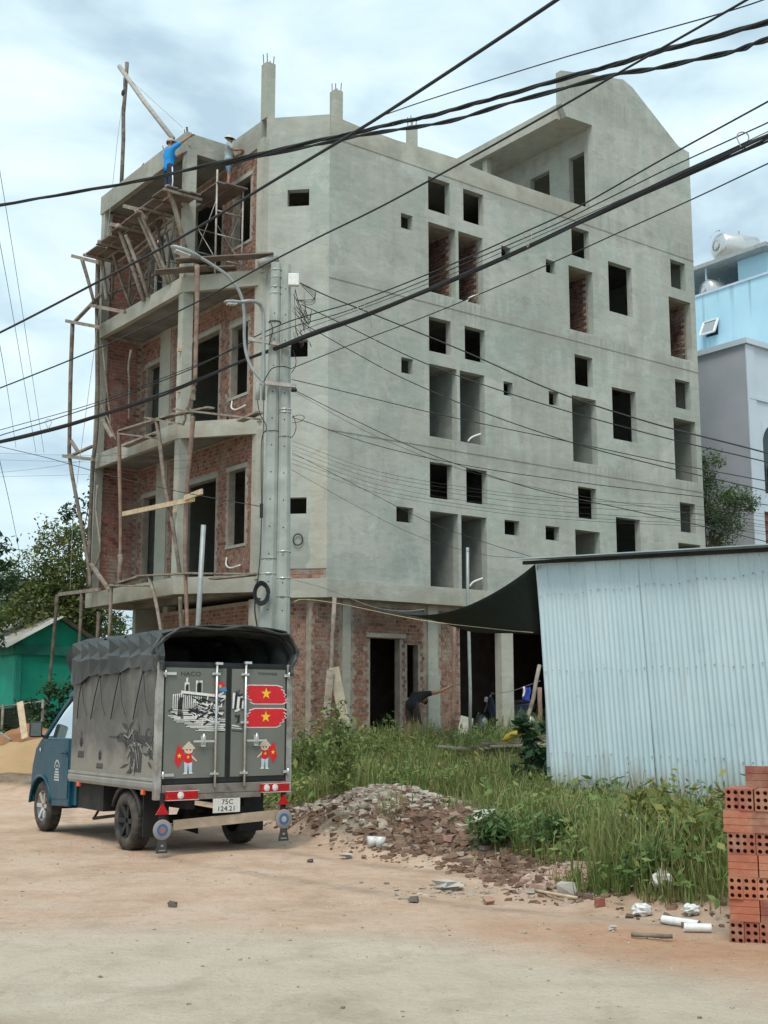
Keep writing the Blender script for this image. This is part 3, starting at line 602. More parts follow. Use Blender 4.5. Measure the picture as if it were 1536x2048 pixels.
# --- printed stickers on the doors
def poly(mb, pts, y, mi):
    mb.mi = mi; n = len(pts); mb.add([(a, y, b) for a, b in pts], [tuple(range(n))])
def star(cx, cz, r, rot=0):
    return [(cx+(r if k % 2 == 0 else r*.40)*math.sin(rot+k*math.pi/5), cz+(r if k % 2 == 0 else r*.40)*math.cos(rot+k*math.pi/5)) for k in range(10)]
def fan(mb, pts, y, mi):      # concave outline as a fan round its centre
    mb.mi = mi; cx = sum(p[0] for p in pts)/len(pts); cz = sum(p[1] for p in pts)/len(pts); n = len(pts)
    mb.add([(cx, y, cz)]+[(a, y, b) for a, b in pts], [(0, 1+i, 1+(i+1) % n) for i in range(n)])
def brush_flag(cx, cz, w, h, flip):
    rr = random.Random(11+flip); L_, R_ = [], []; n = 11
    for i in range(n):
        t = i/(n-1); zz = cz+h/2-h*t; k = (t-.5)*(.16 if not flip else -.16)*w
        jut = .035*w*(1 if i % 2 else -1)
        arc = .10*w*abs(2*t-1)**2
        R_.append((cx+w/2+k+jut+rr.uniform(-.01, .01)-arc, zz)); L_.append((cx-w/2+k-jut+rr.uniform(-.01, .01)+arc, zz))
    return L_[::-1]+R_
for d, cz, fl in ((doors[1], 1.585, 0), (doors[1], 1.345, 1)):
    m = MB(); o = brush_flag(.455, cz, .455, .185, fl); c0 = (.455, cz)
    fan(m, [(c0[0]+(a-c0[0])*1.05, c0[1]+(b-c0[1])*1.10) for a, b in o], -.0180, 0); fan(m, o, -.0196, 1); fan(m, star(.455, cz+.01, .062), -.0212, 2)
    m.build('flag_sticker', [P_WHT, P_RED, P_YEL], d)
def kid(d, cx, cz, s, fx):
    m = MB(); Y = -.018; q = lambda pts, mi, k: poly(m, [(cx+fx*a*s, cz+b*s) for a, b in (pts if fx > 0 else pts[::-1])], Y-.0012*k, mi)
    q([(-.075, .145), (-.02, .165), (.05, .13), (.11, .105), (.09, .07), (.075, .02), (.155, -.03), (.15, -.045), (.05, -.01), (.045, -.08), (.06, -.175), (-.055, -.18), (-.05, -.05), (-.06, .02), (-.115, .14), (-.165, .02), (-.135, -.12), (-.085, -.1), (-.06, .06)][::-1] and [(-.15, -.16), (-.06, -.19), (.065, -.185), (.08, -.05), (.16, -.05), (.13, .02), (.11, .11), (.02, .18), (-.06, .14), (-.12, .15), (-.17, .02)], 0, 0) if False else None
    q([(-.13, .13), (-.165, -.04), (-.12, -.12), (-.06, -.02), (-.055, .07)], 1, 1)          # flag
    fan(m, [(cx+fx*a, cz+b) for a, b in star(-.11*s, .01*s, .03*s)], Y-.004, 2)
    q([(-.05, .03), (.035, .03), (.045, -.06), (-.01, -.075), (-.055, -.05)], 1, 1)          # shirt
    fan(m, [(cx+fx*a, cz+b) for a, b in star(-.005*s, -.005*s, .022*s)], Y-.004, 2)
    q([(.03, .025), (.105, -.045), (.095, -.055), (.03, -.005)], 3, 1)                        # arm
    q([(-.05, -.052), (-.005, -.075), (-.012, -.17), (-.045, -.17)], 5, 1); q([(-.003, -.073), (.046, -.06), (.044, -.165), (.012, -.168)], 5, 1)
    q([(-.05, -.17), (-.01, -.17), (-.012, -.185), (-.06, -.185)], 0, 1); q([(.01, -.168), (.046, -.165), (.06, -.18), (.012, -.183)], 0, 1)
    q([(-.045, .1), (.045, .1), (.055, .07), (.04, .04), (0, .03), (-.04, .04), (-.055, .07)][::-1], 3, 1)   # face
    q([(-.055, .085), (.055, .085), (.05, .11), (-.05, .11)], 6, 2); q([(-.085, .08), (.085, .08), (.055, .115), (0, .165), (-.055, .115)], 4, 3)
    for ex in (-.02, .02): q([(ex-.006, .062), (ex+.006, .062), (ex+.006, .078), (ex-.006, .078)], 6, 2)
    m.build('figure_sticker', [P_WHT, P_RED, P_YEL, P_SKIN, P_HAT, P_PALE, P_BLK], d)
kid(doors[0], -.42, .965, .92, 1); kid(doors[1], .45, .985, .88, -1)
def sketch(d, x0, x1, part):
    """black and white pen drawing: a long low building with two towers and a tracked vehicle"""
    m = MB(); rr = random.Random(5); Y = -.0175
    def strip(a, b, w, mi, k):
        a, b = Vector(a), Vector(b); n = Vector((-(b-a).y, (b-a).x)).normalized()*w/2
        P = [a+n, a-n, b-n, b+n]
        P = [(max(x0, min(x1, p.x)), p.y) for p in P]
        if max(p[0] for p in P)-min(p[0] for p in P) < .002 and abs(P[0][1]-P[2][1]) > 9: return
        poly(m, P, Y-.0010*k, mi)
    if part == 0:
        for i in range(15):
            x = -.60+i*.022; strip((x, 1.42), (x, 1.60-.02*abs(i-7)/7), .014, 0, 1); strip((x+.006, 1.42), (x+.006, 1.585-.02*abs(i-7)/7), .007, 1, 2)
        for bx, bz in ((-.455, 1.70), (-.31, 1.72), (-.33, 1.72)):
            strip((bx, 1.56), (bx, bz), .052, 0, 1); strip((bx+.006, 1.57), (bx+.006, bz-.02), .026, 1, 2); strip((bx-.012, 1.58), (bx-.012, bz-.03), .008, 1, 2)
        strip((-.455, 1.70), (-.455, 1.745), .02, 0, 1)
        strip((-.52, 1.60), (-.01, 1.555), .036, 0, 3); strip((-.50, 1.585), (-.01, 1.54), .010, 1, 4)
        strip((-.535, 1.36), (-.515, 1.55), .045, 1, 4); strip((-.50, 1.34), (-.52, 1.45), .03, 1, 4)
        fl = [(-.17, 1.70), (-.07, 1.705), (-.02, 1.62), (-.10, 1.625)]; 
    z_lo = 1.27
    for i in range(120):
        x = rr.uniform(-.40, .19); z = rr.uniform(1.30, 1.54+(.05 if x > -.1 else 0)); l = rr.uniform(.03, .12)
        if x+l/2 > x1 or x-l/2 < x0: continue
        a = rr.choice((.05, -.35, .5, 1.4)); dv = Vector((math.cos(a), math.sin(a)))*l/2; strip(Vector((x, z))-dv, Vector((x, z))+dv, rr.uniform(.008, .02), 1 if rr.random() < .62 else 0, 4+i % 5)
    for i in range(34):
        z = 1.22+i*.0065; xa = -.66+max(0, (1.34-z))*2.6+rr.uniform(0, .1); xb = xa+rr.uniform(.2, .62)
        xa, xb = max(x0, xa), min(x1, xb)
        if xb-xa > .05: strip((xa, z+rr.uniform(-.004, .004)), (xb, z-.012), rr.uniform(.005, .010), 0 if i % 3 else 1, 2+i % 3)
    for cx in (-.05, .10, .16):
        if x0 < cx-.06 and cx+.06 < x1:
            for k in range(12):
                a, b = k*math.pi/6, (k+1)*math.pi/6; strip((cx+.05*math.cos(a), 1.37+.075*math.sin(a)), (cx+.05*math.cos(b), 1.37+.075*math.sin(b)), .014, 0, 9); strip((cx+.034*math.cos(a), 1.37+.05*math.sin(a)), (cx+.034*math.cos(b), 1.37+.05*math.sin(b)), .016, 1, 10)
    if part == 1:
        for k in range(5): strip((.06+k*.03, 1.44), (.075+k*.028, 1.60-k*.02), .03, 1 if k % 2 else 0, 9)
    m.build('drawing_sticker', [P_WHT, P_BLK], d)
    if part == 0:
        m = MB(); poly(m, [(-.165, 1.705), (-.115, 1.655), (-.025, 1.66), (-.06, 1.71)][::-1], -.034, 0); poly(m, [(-.112, 1.652), (-.095, 1.612), (-.012, 1.615), (-.025, 1.658)][::-1], -.034, 1); fan(m, star(-.09, 1.665, .022), -.0355, 2); m.build('pennant_sticker', [P_RED, P_BLU, P_YEL], d)
sketch(doors[0], -.66, -.018, 0); sketch(doors[1], .058, .188, 1)
def text(s, size, mat, parent, loc, rx=math.pi/2, rz=0, name='lettering', sx=1, ex=.0008):
    cu = bpy.data.curves.new(name, 'FONT'); cu.body = s; cu.size = size; cu.align_x = 'CENTER'; cu.align_y = 'CENTER'; cu.extrude = ex; cu.resolution_u = 3
    tmp = bpy.data.objects.new('tmp_text', cu); col.objects.link(tmp); dg = bpy.context.evaluated_depsgraph_get(); me = bpy.data.meshes.new_from_object(tmp.evaluated_get(dg))
    bpy.data.objects.remove(tmp); bpy.data.curves.remove(cu); me.materials.clear(); me.materials.append(mat)
    o = bpy.data.objects.new(name, me); col.objects.link(o); o.parent = parent; o.location = loc; o.rotation_euler = (rx, 0, rz); o.scale = (sx, 1, 1); return o
text('HACO', .062, P_GREY, doors[0], (-.415, -.0185, 1.785), sx=1.25); text('TOWNER', .036, P_GREY, doors[1], (.47, -.0185, 1.80), sx=1.5)
# --- bumper, lamps, plate
m = MB(); m.lohi((-.70, -.03, .60), (.70, .04, .693)); m.build('rear_beam', RUSTY, truck, bevel=.005)
m = MB(); m.lohi((-.33, -.036, .545), (.40, -.005, .598)); m.build('bumper_strip', RUSTY, truck)
for x0, x1, z0, z1 in ((-.67, -.33, .545, .640), (.39, .72, .585, .680)):
    tl = MB().lohi((x0, -.075, z0), (x1, -.031, z1)).build('tail_light', RED, truck, bevel=.008)
    m = MB(); s_ = 1
    for k in ((.44,) if x0 < 0 else (.18, .48)):
        c = (x0+(x1-x0)*k, -.078, (z0+z1)/2); M4 = Matrix.Translation(c) @ Matrix.Rotation(math.pi/2, 4, 'X'); m.lathe([(0, .012), (.028, .008), (.036, 0), (.036, -.01)], 14, M4)
    m.build('lamp_lens', CLEAR, tl)
    m = MB()
    for z in (z0+.004, z1-.004): m.tube([(x0-.01, -.06, z), (x0, -.095, z), (x1, -.095, z), (x1+.01, -.06, z)], .004, 5)
    m.build('lamp_guard', CHROME, tl)
pl = MB().lohi((-.15, -.05, .405), (.155, -.044, .545)).build('license_plate', flat('plate_white', (.62, .62, .58), .5), truck)
text('75C', .068, P_BLK, pl, (.01, -.0512, .508), sx=1.15); text('124.21', .068, P_BLK, pl, (.0, -.0512, .441), sx=1.15)
m = MB(); m.bar((-.56, -.02, .305), (.62, -.02, .355), .03, .095); m.build('bumper_plank', WOOD_L if False else simple('bumper_timber', (.40, .32, .235), .8, .2, 8, .4, 50, dirt=(.25, .2, .15)), truck)
for sx, cz in ((-1, .0), (1, .04)):
    cx = -.70 if sx < 0 else .665
    m = MB(); m.prism([(cx-.07, .415+cz), (cx+.07, .415+cz), (cx, .525+cz)], 1, -.055, -.043); m.build('reflector', RED, truck)
    m = MB(); M4 = Matrix.Translation((cx, -.06, .27+cz)) @ Matrix.Rotation(math.pi/2, 4, 'X'); m.lathe([(0, .004), (.092, .004), (.100, 0), (.092, -.006), (0, -.006)], 22, M4); dsk = m.build('disc_ornament', simple('disc_grey', (.25, .24, .235), .7, .15, 8, .1), truck)
    m = MB(); m.lathe([(.034, .0055), (.058, .0055)], 20, M4); m.build('disc_ring', flat('faded_blue', (.05, .12, .28), .7), dsk); m = MB(); m.lathe([(0, .006), (.03, .006)], 16, M4); m.build('disc_centre', flat('faded_red', (.34, .13, .12), .7) if sx < 0 else flat('faded_white', (.36, .37, .38), .7), dsk)
    m = MB(); m.prism([(cx-.035, .19+cz), (cx+.035, .19+cz), (cx+.062, .05+cz), (cx-.062, .05+cz)], 1, -.062, -.054); hm = m.build('hanging_flap', simple('flap_rubber', (.05, .05, .05), .7, .2, 8, .1), truck)
    m = MB(); m.prism([(cx-.02, .12+cz), (cx, .105+cz), (cx+.02, .12+cz), (cx, .135+cz)], 1, -.0655, -.0635); m.lohi((cx-.035, -.0655, .07+cz), (cx+.035, -.0635, .082+cz)); m.build('flap_emblem', P_LGREY, hm)
    m = MB(); m.lohi((cx-.03, -.05, .35+cz), (cx+.03, -.035, .45+cz)); m.lohi((cx-.02, -.05, .43), (cx+.02, -.03, .62)); m.build('flap_hanger', BLK, truck)
    MB().lohi((sx*.55-.14, .42, .16), (sx*.55+.14, .435, .62)).build('mud_flap', BLK, truck)
# --- canvas top
HOOP = [0, .62, 1.22, 1.80, 2.40]; TIE = [0.0, .34, .94, 1.49, 2.02, 2.38]
def tarp_pt(y, q):          # q 0..1 round the section from the left hem over the roof to the right hem
    ti = max([i for i in range(len(TIE)-1) if TIE[i] <= y+1e-6] or [0]); f = (y-TIE[ti])/(TIE[ti+1]-TIE[ti]); f = max(0, min(1, f)); bl = math.sin(math.pi*f)
    zb = 1.835-.10*sst(1.2, 2.3, y)+.035*bl*(1 if ti % 2 else -.4)
    sec = [(-.762, zb), (-.765, zb+(2.06-zb)*.35), (-.762, zb+(2.06-zb)*.7), (-.752, 2.06), (-.715, 2.20), (-.56, 2.25), (-.28, 2.285), (.1, 2.295), (.42, 2.285), (.66, 2.255), (.735, 2.18), (.757, 2.04), (.765, 1.93), (.762, 1.83)]
    k = q*(len(sec)-1); i = min(int(k), len(sec)-2); a, b = sec[i], sec[i+1]; r = k-i; X, Z = a[0]+(b[0]-a[0])*r, a[1]+(b[1]-a[1])*r
    hi = max(j for j in range(len(HOOP)-1) if HOOP[j] <= max(0, y)+1e-6); h = (y-HOOP[hi])/(HOOP[hi+1]-HOOP[hi]); sag = math.sin(math.pi*max(0, min(1, h)))
    top = sst(2.0, 2.22, Z); Z -= .085*sag*top
    # folds: the cloth is stretched in triangles between hem ties and hoops
    v = max(0, min(1, (Z-zb)/(2.2-zb))); tri = abs(((f+.5*v*(1 if ti % 2 else -1)+.25) % 1)-.5)*2
    w = (1-top)*.9+.1
    tf, th_ = 1-abs(2*f-1), 1-abs(2*max(0, min(1, h))-1); vv = 1-abs(((f*2+.5) % 1)*2-1)
    out = (.17*((1-v)*tf+v*(1-th_))-.06+.09*v*(vv-.5))*w*math.sin(math.pi*min(1, v*.8+.14))
    X += (-out-.035*sag*sst(1.95, 2.15, Z)*-1 if X < 0 else out) if abs(X) > .45 else 0
    Z += .012*mnoise.noise(Vector((X*4, y*5, 3)))*(.4+top)
    return Vector((X, y, Z))
m = MB(); m.s = True; NY, NQ = 72, 60; Q0 = .36
m.add([tarp_pt(-.07+2.49*j/NY, Q0+(1-Q0)*i/NQ) for j in range(NY+1) for i in range(NQ+1)], [(j*(NQ+1)+i, j*(NQ+1)+i+1, (j+1)*(NQ+1)+i+1, (j+1)*(NQ+1)+i) for j in range(NY) for i in range(NQ)])
m.s = False; KN = 18; rp = random.Random(4); rows = []          # pleated left flank: hem, knee, shoulder, roof line
for j in range(KN+1):
    y = -.07+2.49*j/KN; e = j % 2; b0 = tarp_pt(y, 0); rf = tarp_pt(y, Q0); J_ = lambda s: rp.uniform(-s, s)
    rows.append([Vector((-.752-(.035 if e else .0)+J_(.006), y, b0.z+J_(.008)-(.02 if e else 0))), Vector((-.758-(.05 if e else -.012)+J_(.01), y+J_(.03), 1.98+J_(.03))), Vector((-.735-(-.045 if e else .03)+J_(.012), y+J_(.03), 2.135+(-.05 if e else .045)+J_(.012))), Vector((-.60, y, rf.z if e else rf.z+.012))])
    rows[-1][3] = rf
for j in range(KN):
    for i in range(3):
        a, b, c, d = rows[j][i], rows[j+1][i], rows[j+1][i+1], rows[j][i+1]
        m.add([a, b, c, d], [(0, 3, 2), (0, 2, 1)] if (i+j) % 2 else [(0, 3, 1), (1, 3, 2)])
tarp = m.build('canvas_top', TARP, truck); sm_ = tarp.modifiers.new('thickness', 'SOLIDIFY'); sm_.thickness = .012
m = MB(); pts = [tarp_pt(-.06, i/40) for i in range(41)]
m.tube([p+Vector((0, .015*math.sin(i*1.7), .02*math.sin(i*.9)-.025)) for i, p in enumerate(pts)], [.010+.006*abs(math.sin(i*1.3))+.006*(i > 32) for i in range(41)], 8); m.build('rolled_hem', TARP, tarp)
m = MB(); m.tube([p+Vector((0, .10+.02*math.sin(i*1.1), -.03)) for i, p in enumerate(pts)], [.014+.008*abs(math.sin(i*2.1)) for i in range(41)], 7); m.build('hem_fold', TARP, tarp)
m = MB(); m.add([tarp_pt(2.42, i/NQ) for i in range(NQ+1)], [tuple(range(NQ+1))]); m.build('front_flap', TARP, tarp)
for y in HOOP[:-1]:
    m = MB(); m.tube([Vector((q_.x*.95, q_.y, q_.z-.05)) for q_ in (tarp_pt(y+.03, .42+.34*i/12) for i in range(13))], .012, 6); m.build('hoop', CHASS, truck)
for i, (y0, y1) in enumerate(((.34, .63), (.94, 1.22), (1.49, 1.79), (2.02, 2.2))):
    m = MB(); m.tube([(-.775, y0, 1.835-.1*sst(1.2, 2.3, y0)), (-.765, (y0+y1)/2, 1.58), (-.745, y1, 1.33)], .006, 5); m.tube([(-.775, y0, 1.835-.1*sst(1.2, 2.3, y0)), (-.75, y0-.02, 1.5), (-.745, y0-.12, 1.36)], .003, 4)
    m.tube([(-.765, y0, 1.80-.1*sst(1.2, 2.3, y0)), (-.785, y0, 1.82-.1*sst(1.2, 2.3, y0))], .012, 6); m.build('tie_rope', BLK, truck)
m = MB(); m.tube([(-.775, .02, 1.83), (-.76, .05, 1.5), (-.75, .10, 1.15)], .008, 5); m.build('tie_rope', BLK, truck)
# faded prints on the canvas side
def sidepoly(mb, pts, mi, k): mb.mi = mi; mb.add([(-HW+.0085-.0012*k, a, b) for a, b in pts], [tuple(range(len(pts)))])
m = MB(); rr = random.Random(9)
for (cy, z0, z1) in ((2.08, .90, 1.21), (1.52, .80, 1.04)):
    zm = z0+(z1-z0)*.38
    for k in range(7):
        a = -1.1+k*.37; L_ = (z1-zm)*rr.uniform(.6, 1); p = (cy, zm); e_ = (cy+math.sin(a)*L_*.45, zm+math.cos(a)*L_); sidepoly(m, [(p[0]-.012, p[1]), (p[0]+.012, p[1]), (e_[0]+.006, e_[1]), (e_[0]-.016, e_[1]-.02)], 0, 1)
    for k in range(7): y = cy-.09+k*.026; sidepoly(m, [(y, z0), (y+.014, z0), (y+.014, z0+(z1-z0)*.24), (y, z0+(z1-z0)*.24)], 0, 1)
    sidepoly(m, [(cy-.09, z0+.005), (cy+.09, z0+.005), (cy+.09, z0+.018), (cy-.09, z0+.018)], 0, 2)
    m.build('faded_print', P_GREY, side_l); m = MB()
m = MB()
sidepoly(m, [(.20, 1.06), (1.05, 1.10), (1.05, 1.16), (.98, 1.19), (.20, 1.16)], 0, 1); sidepoly(m, [(1.0, 1.125), (1.28, 1.135), (1.28, 1.155), (1.0, 1.155)], 0, 1)
for k in range(52):
    y, z = rr.uniform(.14, .86), rr.uniform(.98, 1.26) if k % 3 else rr.uniform(.80, 1.1); a = rr.uniform(0, 3.1); l = rr.uniform(.04, .13); w = rr.uniform(.012, .04)
    dv = Vector((math.cos(a), math.sin(a)))*l; n = Vector((-dv.y, dv.x)).normalized()*w/2; p = Vector((y, z))
    sidepoly(m, [tuple(p-dv+n*.3), tuple(p-n), tuple(p+dv), tuple(p+n)], 0 if k % 5 else 1, 2+k % 4)
sidepoly(m, [(.42, .80), (.60, .80), (.52, 1.1), (.40, 1.1)], 0, 1); sidepoly(m, [(.66, .78), (.72, .78), (.68, 1.06), (.58, 1.06)], 0, 1)
for (a, b) in (((.62, 1.22), (.74, 1.14)), ((.74, 1.14), (.86, 1.17)), ((.30, 1.10), (.18, 1.05)), ((.55, 1.03), (.48, .84)), ((.66, 1.06), (.58, 1.0))):
    a, b = Vector(a), Vector(b); n = Vector((-(b-a).y, (b-a).x)).normalized()*.008; sidepoly(m, [tuple(a+n), tuple(a-n), tuple(b-n), tuple(b+n)], 1, 7)
m.build('faded_print', [P_GREY, P_LGREY], side_l)
# --- cab
CW = .715
arc = [(3.37+.355*math.cos(math.radians(a)), .295+.355*math.sin(math.radians(a))) for a in range(172, 2, -12)]
low = [(2.44, .34), (2.98, .32)]+arc+[(3.73, .36), (3.735, .50), (3.70, .76), (3.60, .97), (3.42, 1.085), (2.44, 1.105)]
m = MB(); m.prism(low, 0, -CW, CW); body = m.build('cab_body', BLUE, truck, bevel=.025)
m = MB(); m.prism([(2.44, 1.60), (2.44, 1.655), (2.58, 1.66), (2.72, 1.60), (2.69, 1.565)], 0, -CW+.05, CW-.05); m.build('cab_roof', BLUE, truck, bevel=.015)
MB().lohi((-CW+.03, 2.43, 1.10), (CW-.03, 2.46, 1.60)).build('cab_rear_wall', BLUE, truck)
for sx in (-1, 1):
    m = MB(); m.bar((sx*(CW-.02), 3.38, 1.075), (sx*(CW-.075), 2.90, 1.44), .04, .05); m.bar((sx*(CW-.075), 2.90, 1.44), (sx*(CW-.09), 2.60, 1.615), .04, .05); m.build('windscreen_pillar', BLUE, truck, bevel=.008)
    m = MB(); m.add([(sx*(CW-.025), 2.47, 1.105), (sx*(CW-.025), 3.30, 1.105), (sx*(CW-.075), 2.90, 1.40), (sx*(CW-.09), 2.62, 1.575), (sx*(CW-.09), 2.47, 1.59)], [(0, 1, 2, 3, 4)]); gl = m.build('side_window', GLASS_, truck)
    dp = [(2.475, .42), (2.98, .40), (3.06, .52), (3.16, .68), (3.28, .76), (3.30, .95), (3.28, 1.075), (2.475, 1.09)]
    m = MB(); m.prism(dp, 0, sx*CW-.006 if sx > 0 else -CW-.012, sx*CW+.012 if sx > 0 else -CW+.006); dr = m.build('cab_door', BLUE, truck, bevel=.005)
    m = MB(); X = sx*(CW+.02); m.lohi((min(X, X-sx*.006), 2.50, .90), (max(X, X-sx*.006), 2.66, .94)); m.tube(catmull([(X, 2.51, .935), (X+sx*.02, 2.54, .945), (X+sx*.022, 2.60, .945), (X, 2.66, .935)], 4), .012, 6); m.build('door_handle', BLK if sx > 0 else BLUE, dr)
    # mirror on its stalk
    m = MB(); M3 = Matrix.Rotation(.25*sx, 3, 'Z'); m.box((sx*(CW+.12), 3.30, 1.20), (.15, .07, .19), M=M3); mi_ = m.build('mirror', BLK, truck, bevel=.025)
    m = MB(); m.box(Vector((sx*(CW+.12), 3.30, 1.20))+M3 @ Vector((0, -.038, 0)), (.12, .006, .155), M=M3); m.build('mirror_glass', flat('mirror_silver', (.13, .16, .16), .08, .9), mi_)
    m = MB(); m.bar((sx*(CW-.02), 3.28, 1.10), (sx*(CW+.12), 3.30, 1.15), .04, .03); m.build('mirror_stalk', BLK, mi_)
m = MB(); m.add([(-CW+.03, 3.40, 1.08), (CW-.03, 3.40, 1.08), (CW-.1, 2.66, 1.60), (-CW+.1, 2.66, 1.60)], [(0, 1, 2, 3)]); m.build('windscreen', GLASS_, truck)
for sx in (-.35, .35):
    st = MB().lohi((sx-.22, 2.50, 1.0), (sx+.22, 2.62, 1.42)).build('seat', simple('seat_cloth', (.10, .10, .10), .9, .2, 8, .1), truck, bevel=.03); MB().lohi((sx-.12, 2.52, 1.44), (sx+.12, 2.60, 1.56)).build('headrest', CHASS, st)
m = MB(); m.tube([(-.35+.17*math.cos(a), 3.05-.06*math.sin(a), 1.10+.16*math.sin(a)) for a in [i*math.pi/10 for i in range(21)]], .014, 6); m.build('steering_wheel', BLK, truck)
# round emblem and lettering lines on the driver's door
m = MB(); Xs = -CW-.0135
def dpoly(pts): m.add([(Xs, a, b) for a, b in pts], [tuple(range(len(pts)))])
for k in range(10):
    a0, a1 = math.pi*k/10, math.pi*(k+.6)/10; dpoly([(2.82+.085*math.cos(a0), .76+.095*math.sin(a0)), (2.82+.085*math.cos(a1), .76+.095*math.sin(a1)), (2.82+.065*math.cos(a1), .76+.072*math.sin(a1)), (2.82+.065*math.cos(a0), .76+.072*math.sin(a0))])
for z, w, n in ((.775, .04, 2), (.735, .10, 5), (.705, .13, 6), (.675, .15, 8), (.645, .16, 9), (.615, .16, 9)):
    for k in range(n): y = 2.82-w/2+w*(k+.15)/n; dpoly([(y, z), (y+w/n*.7, z), (y+w/n*.7, z+.018), (y, z+.018)])
m.build('door_lettering', P_WHT, truck)
m = MB(); M4 = Matrix.Translation((-CW-.004, 3.43, .955)) @ Matrix.Rotation(-math.pi/2, 4, 'Y'); m.lathe([(0, .012), (.018, .008), (.022, 0)], 12, M4); m.build('turn_signal', CLEAR, truck)
m = MB(); m.lohi((-CW-.004, 2.46, .345), (-CW+.01, 3.0, .40)); m.build('sill_trim', BLUE, truck)
m = MB(); m.lohi((-.70, 3.70, .33), (.70, 3.77, .52)); m.build('front_bumper', BLUE, truck, bevel=.02)
for sx in (-1, 1):
    m = MB(); m.tube([(sx*(CW+.004), y, z) for y, z in arc], .02, 6); m.build('wheel_arch_lip', BLUE, truck)
# --- chassis, guards and wheels
m = MB(); m.lohi((-.36, .1, .44), (-.28, 3.5, .60)); m.lohi((.28, .1, .44), (.36, 3.5, .60)); m.lohi((-.6, .12, .58), (.6, .18, .66)); m.lohi((-.6, 2.2, .58), (.6, 2.3, .66)); m.lohi((-.66, 1.55, .34), (-.30, 2.30, .62)); m.tube([(-.6, .83, .29), (.6, .83, .29)], .045, 8); m.chunk((0, .83, .3), .22); m.tube([(-.6, 3.37, .29), (.6, 3.37, .29)], .04, 8); m.lohi((-.5, 2.35, .36), (.5, 3.6, .42)); m.tube([(.2, 1.2, .36), (.22, .1, .34)], .045, 8); m.build('chassis', CHASS, truck)
MB().lohi((-.68, 2.30, .36), (-.64, 2.45, .66)).build('cab_side_skirt', BLUE, truck)
for sx in (-1, 1):
    g2 = [(.83+.37*math.cos(math.radians(a)), .31+.34*math.sin(math.radians(a))) for a in range(170, 5, -15)]
    m = MB(); m.tube([(sx*.70, y, z) for y, z in g2], .022, 6)
    for (y, z), (y2, z2) in zip(g2, g2[1:]): m.add([(sx*.71, y, z), (sx*.71, y2, z2), (sx*.50, y2, z2), (sx*.50, y, z)], [(0, 1, 2, 3)])
    m.build('wheel_guard', simple('dusty_black_plastic', (.05, .05, .048), .8, .3, 6, .1), truck)
for y, sx in ((.83, -1), (.83, 1), (3.37, -1), (3.37, 1)):
    xo = sx*(.70 if y > 2 else .72); rad = .295; wd = .165 if y > 2 else .20
    wh = bpy.data.objects.new('wheel', None); col.objects.link(wh); wh.parent = truck; wh.location = (xo-sx*wd/2, y, rad)
    M4 = Matrix.Rotation(sx*math.pi/2, 4, 'Y'); h = wd/2
    m = MB(); m.lathe([(.175, h*.85), (.19, h), (.25, h*1.02), (.28, h*.86), (rad, h*.62), (rad+.002, 0), (rad, -h*.62), (.28, -h*.86), (.25, -h), (.175, -h*.9)], 36, M4)
    for k in range(30):
        a = 2*math.pi*k/30
        for s in (-1, 1):
            c = Vector((0, math.cos(a+.05*s), math.sin(a+.05*s)))*(rad-.002)+Vector((s*h*.42, 0, 0)); m.box(c, (h*.62, .026, .012), M=Matrix.Rotation(a+math.pi/2, 3, 'X'))
    m.build('tyre', simple('tyre_rubber', (.045, .042, .038), .9, .35, 9, .4, 50, dirt=(.13, .105, .08), dirt_scale=7), wh)
    m = MB(); m.lathe([(0, h*.45), (.05, h*.5), (.06, h*.35), (.155, h*.45), (.172, h*.9), (.185, h*.86), (.175, -h*.8)], 28, M4)
    rm = m.build('rim', simple('rim_silver', (.28, .28, .27), .4, .2, 8, .1, metal=.7) if y > 2 else CHASS, wh)
    m = MB()
    for k in range(6):
        a = k*math.pi/3; c0 = Vector((sx*h*.62, .03*math.cos(a), .03*math.sin(a))); c1 = Vector((sx*h*.86, .165*math.cos(a), .165*math.sin(a))); m.bar(c0, c1, .045, .02, (1, 0, 0))
    m.build('spoke', CHROME if y > 2 else CHASS, rm)
for y in (.34, 2.09):
    m = MB(); m.lohi((-HW-.012, y-.03, .585), (-HW+.02, y+.03, .635)); m.build('side_marker', ORANGE, truck, bevel=.005)
m = MB(); m.tube([(-.56, 1.45, .30), (-.56, 2.05, .23)], .02, 6); m.tube([(-.56, 1.9, .34), (-.56, 2.05, .23)], .015, 6); m.build('brake_rod', CHASS, truck)
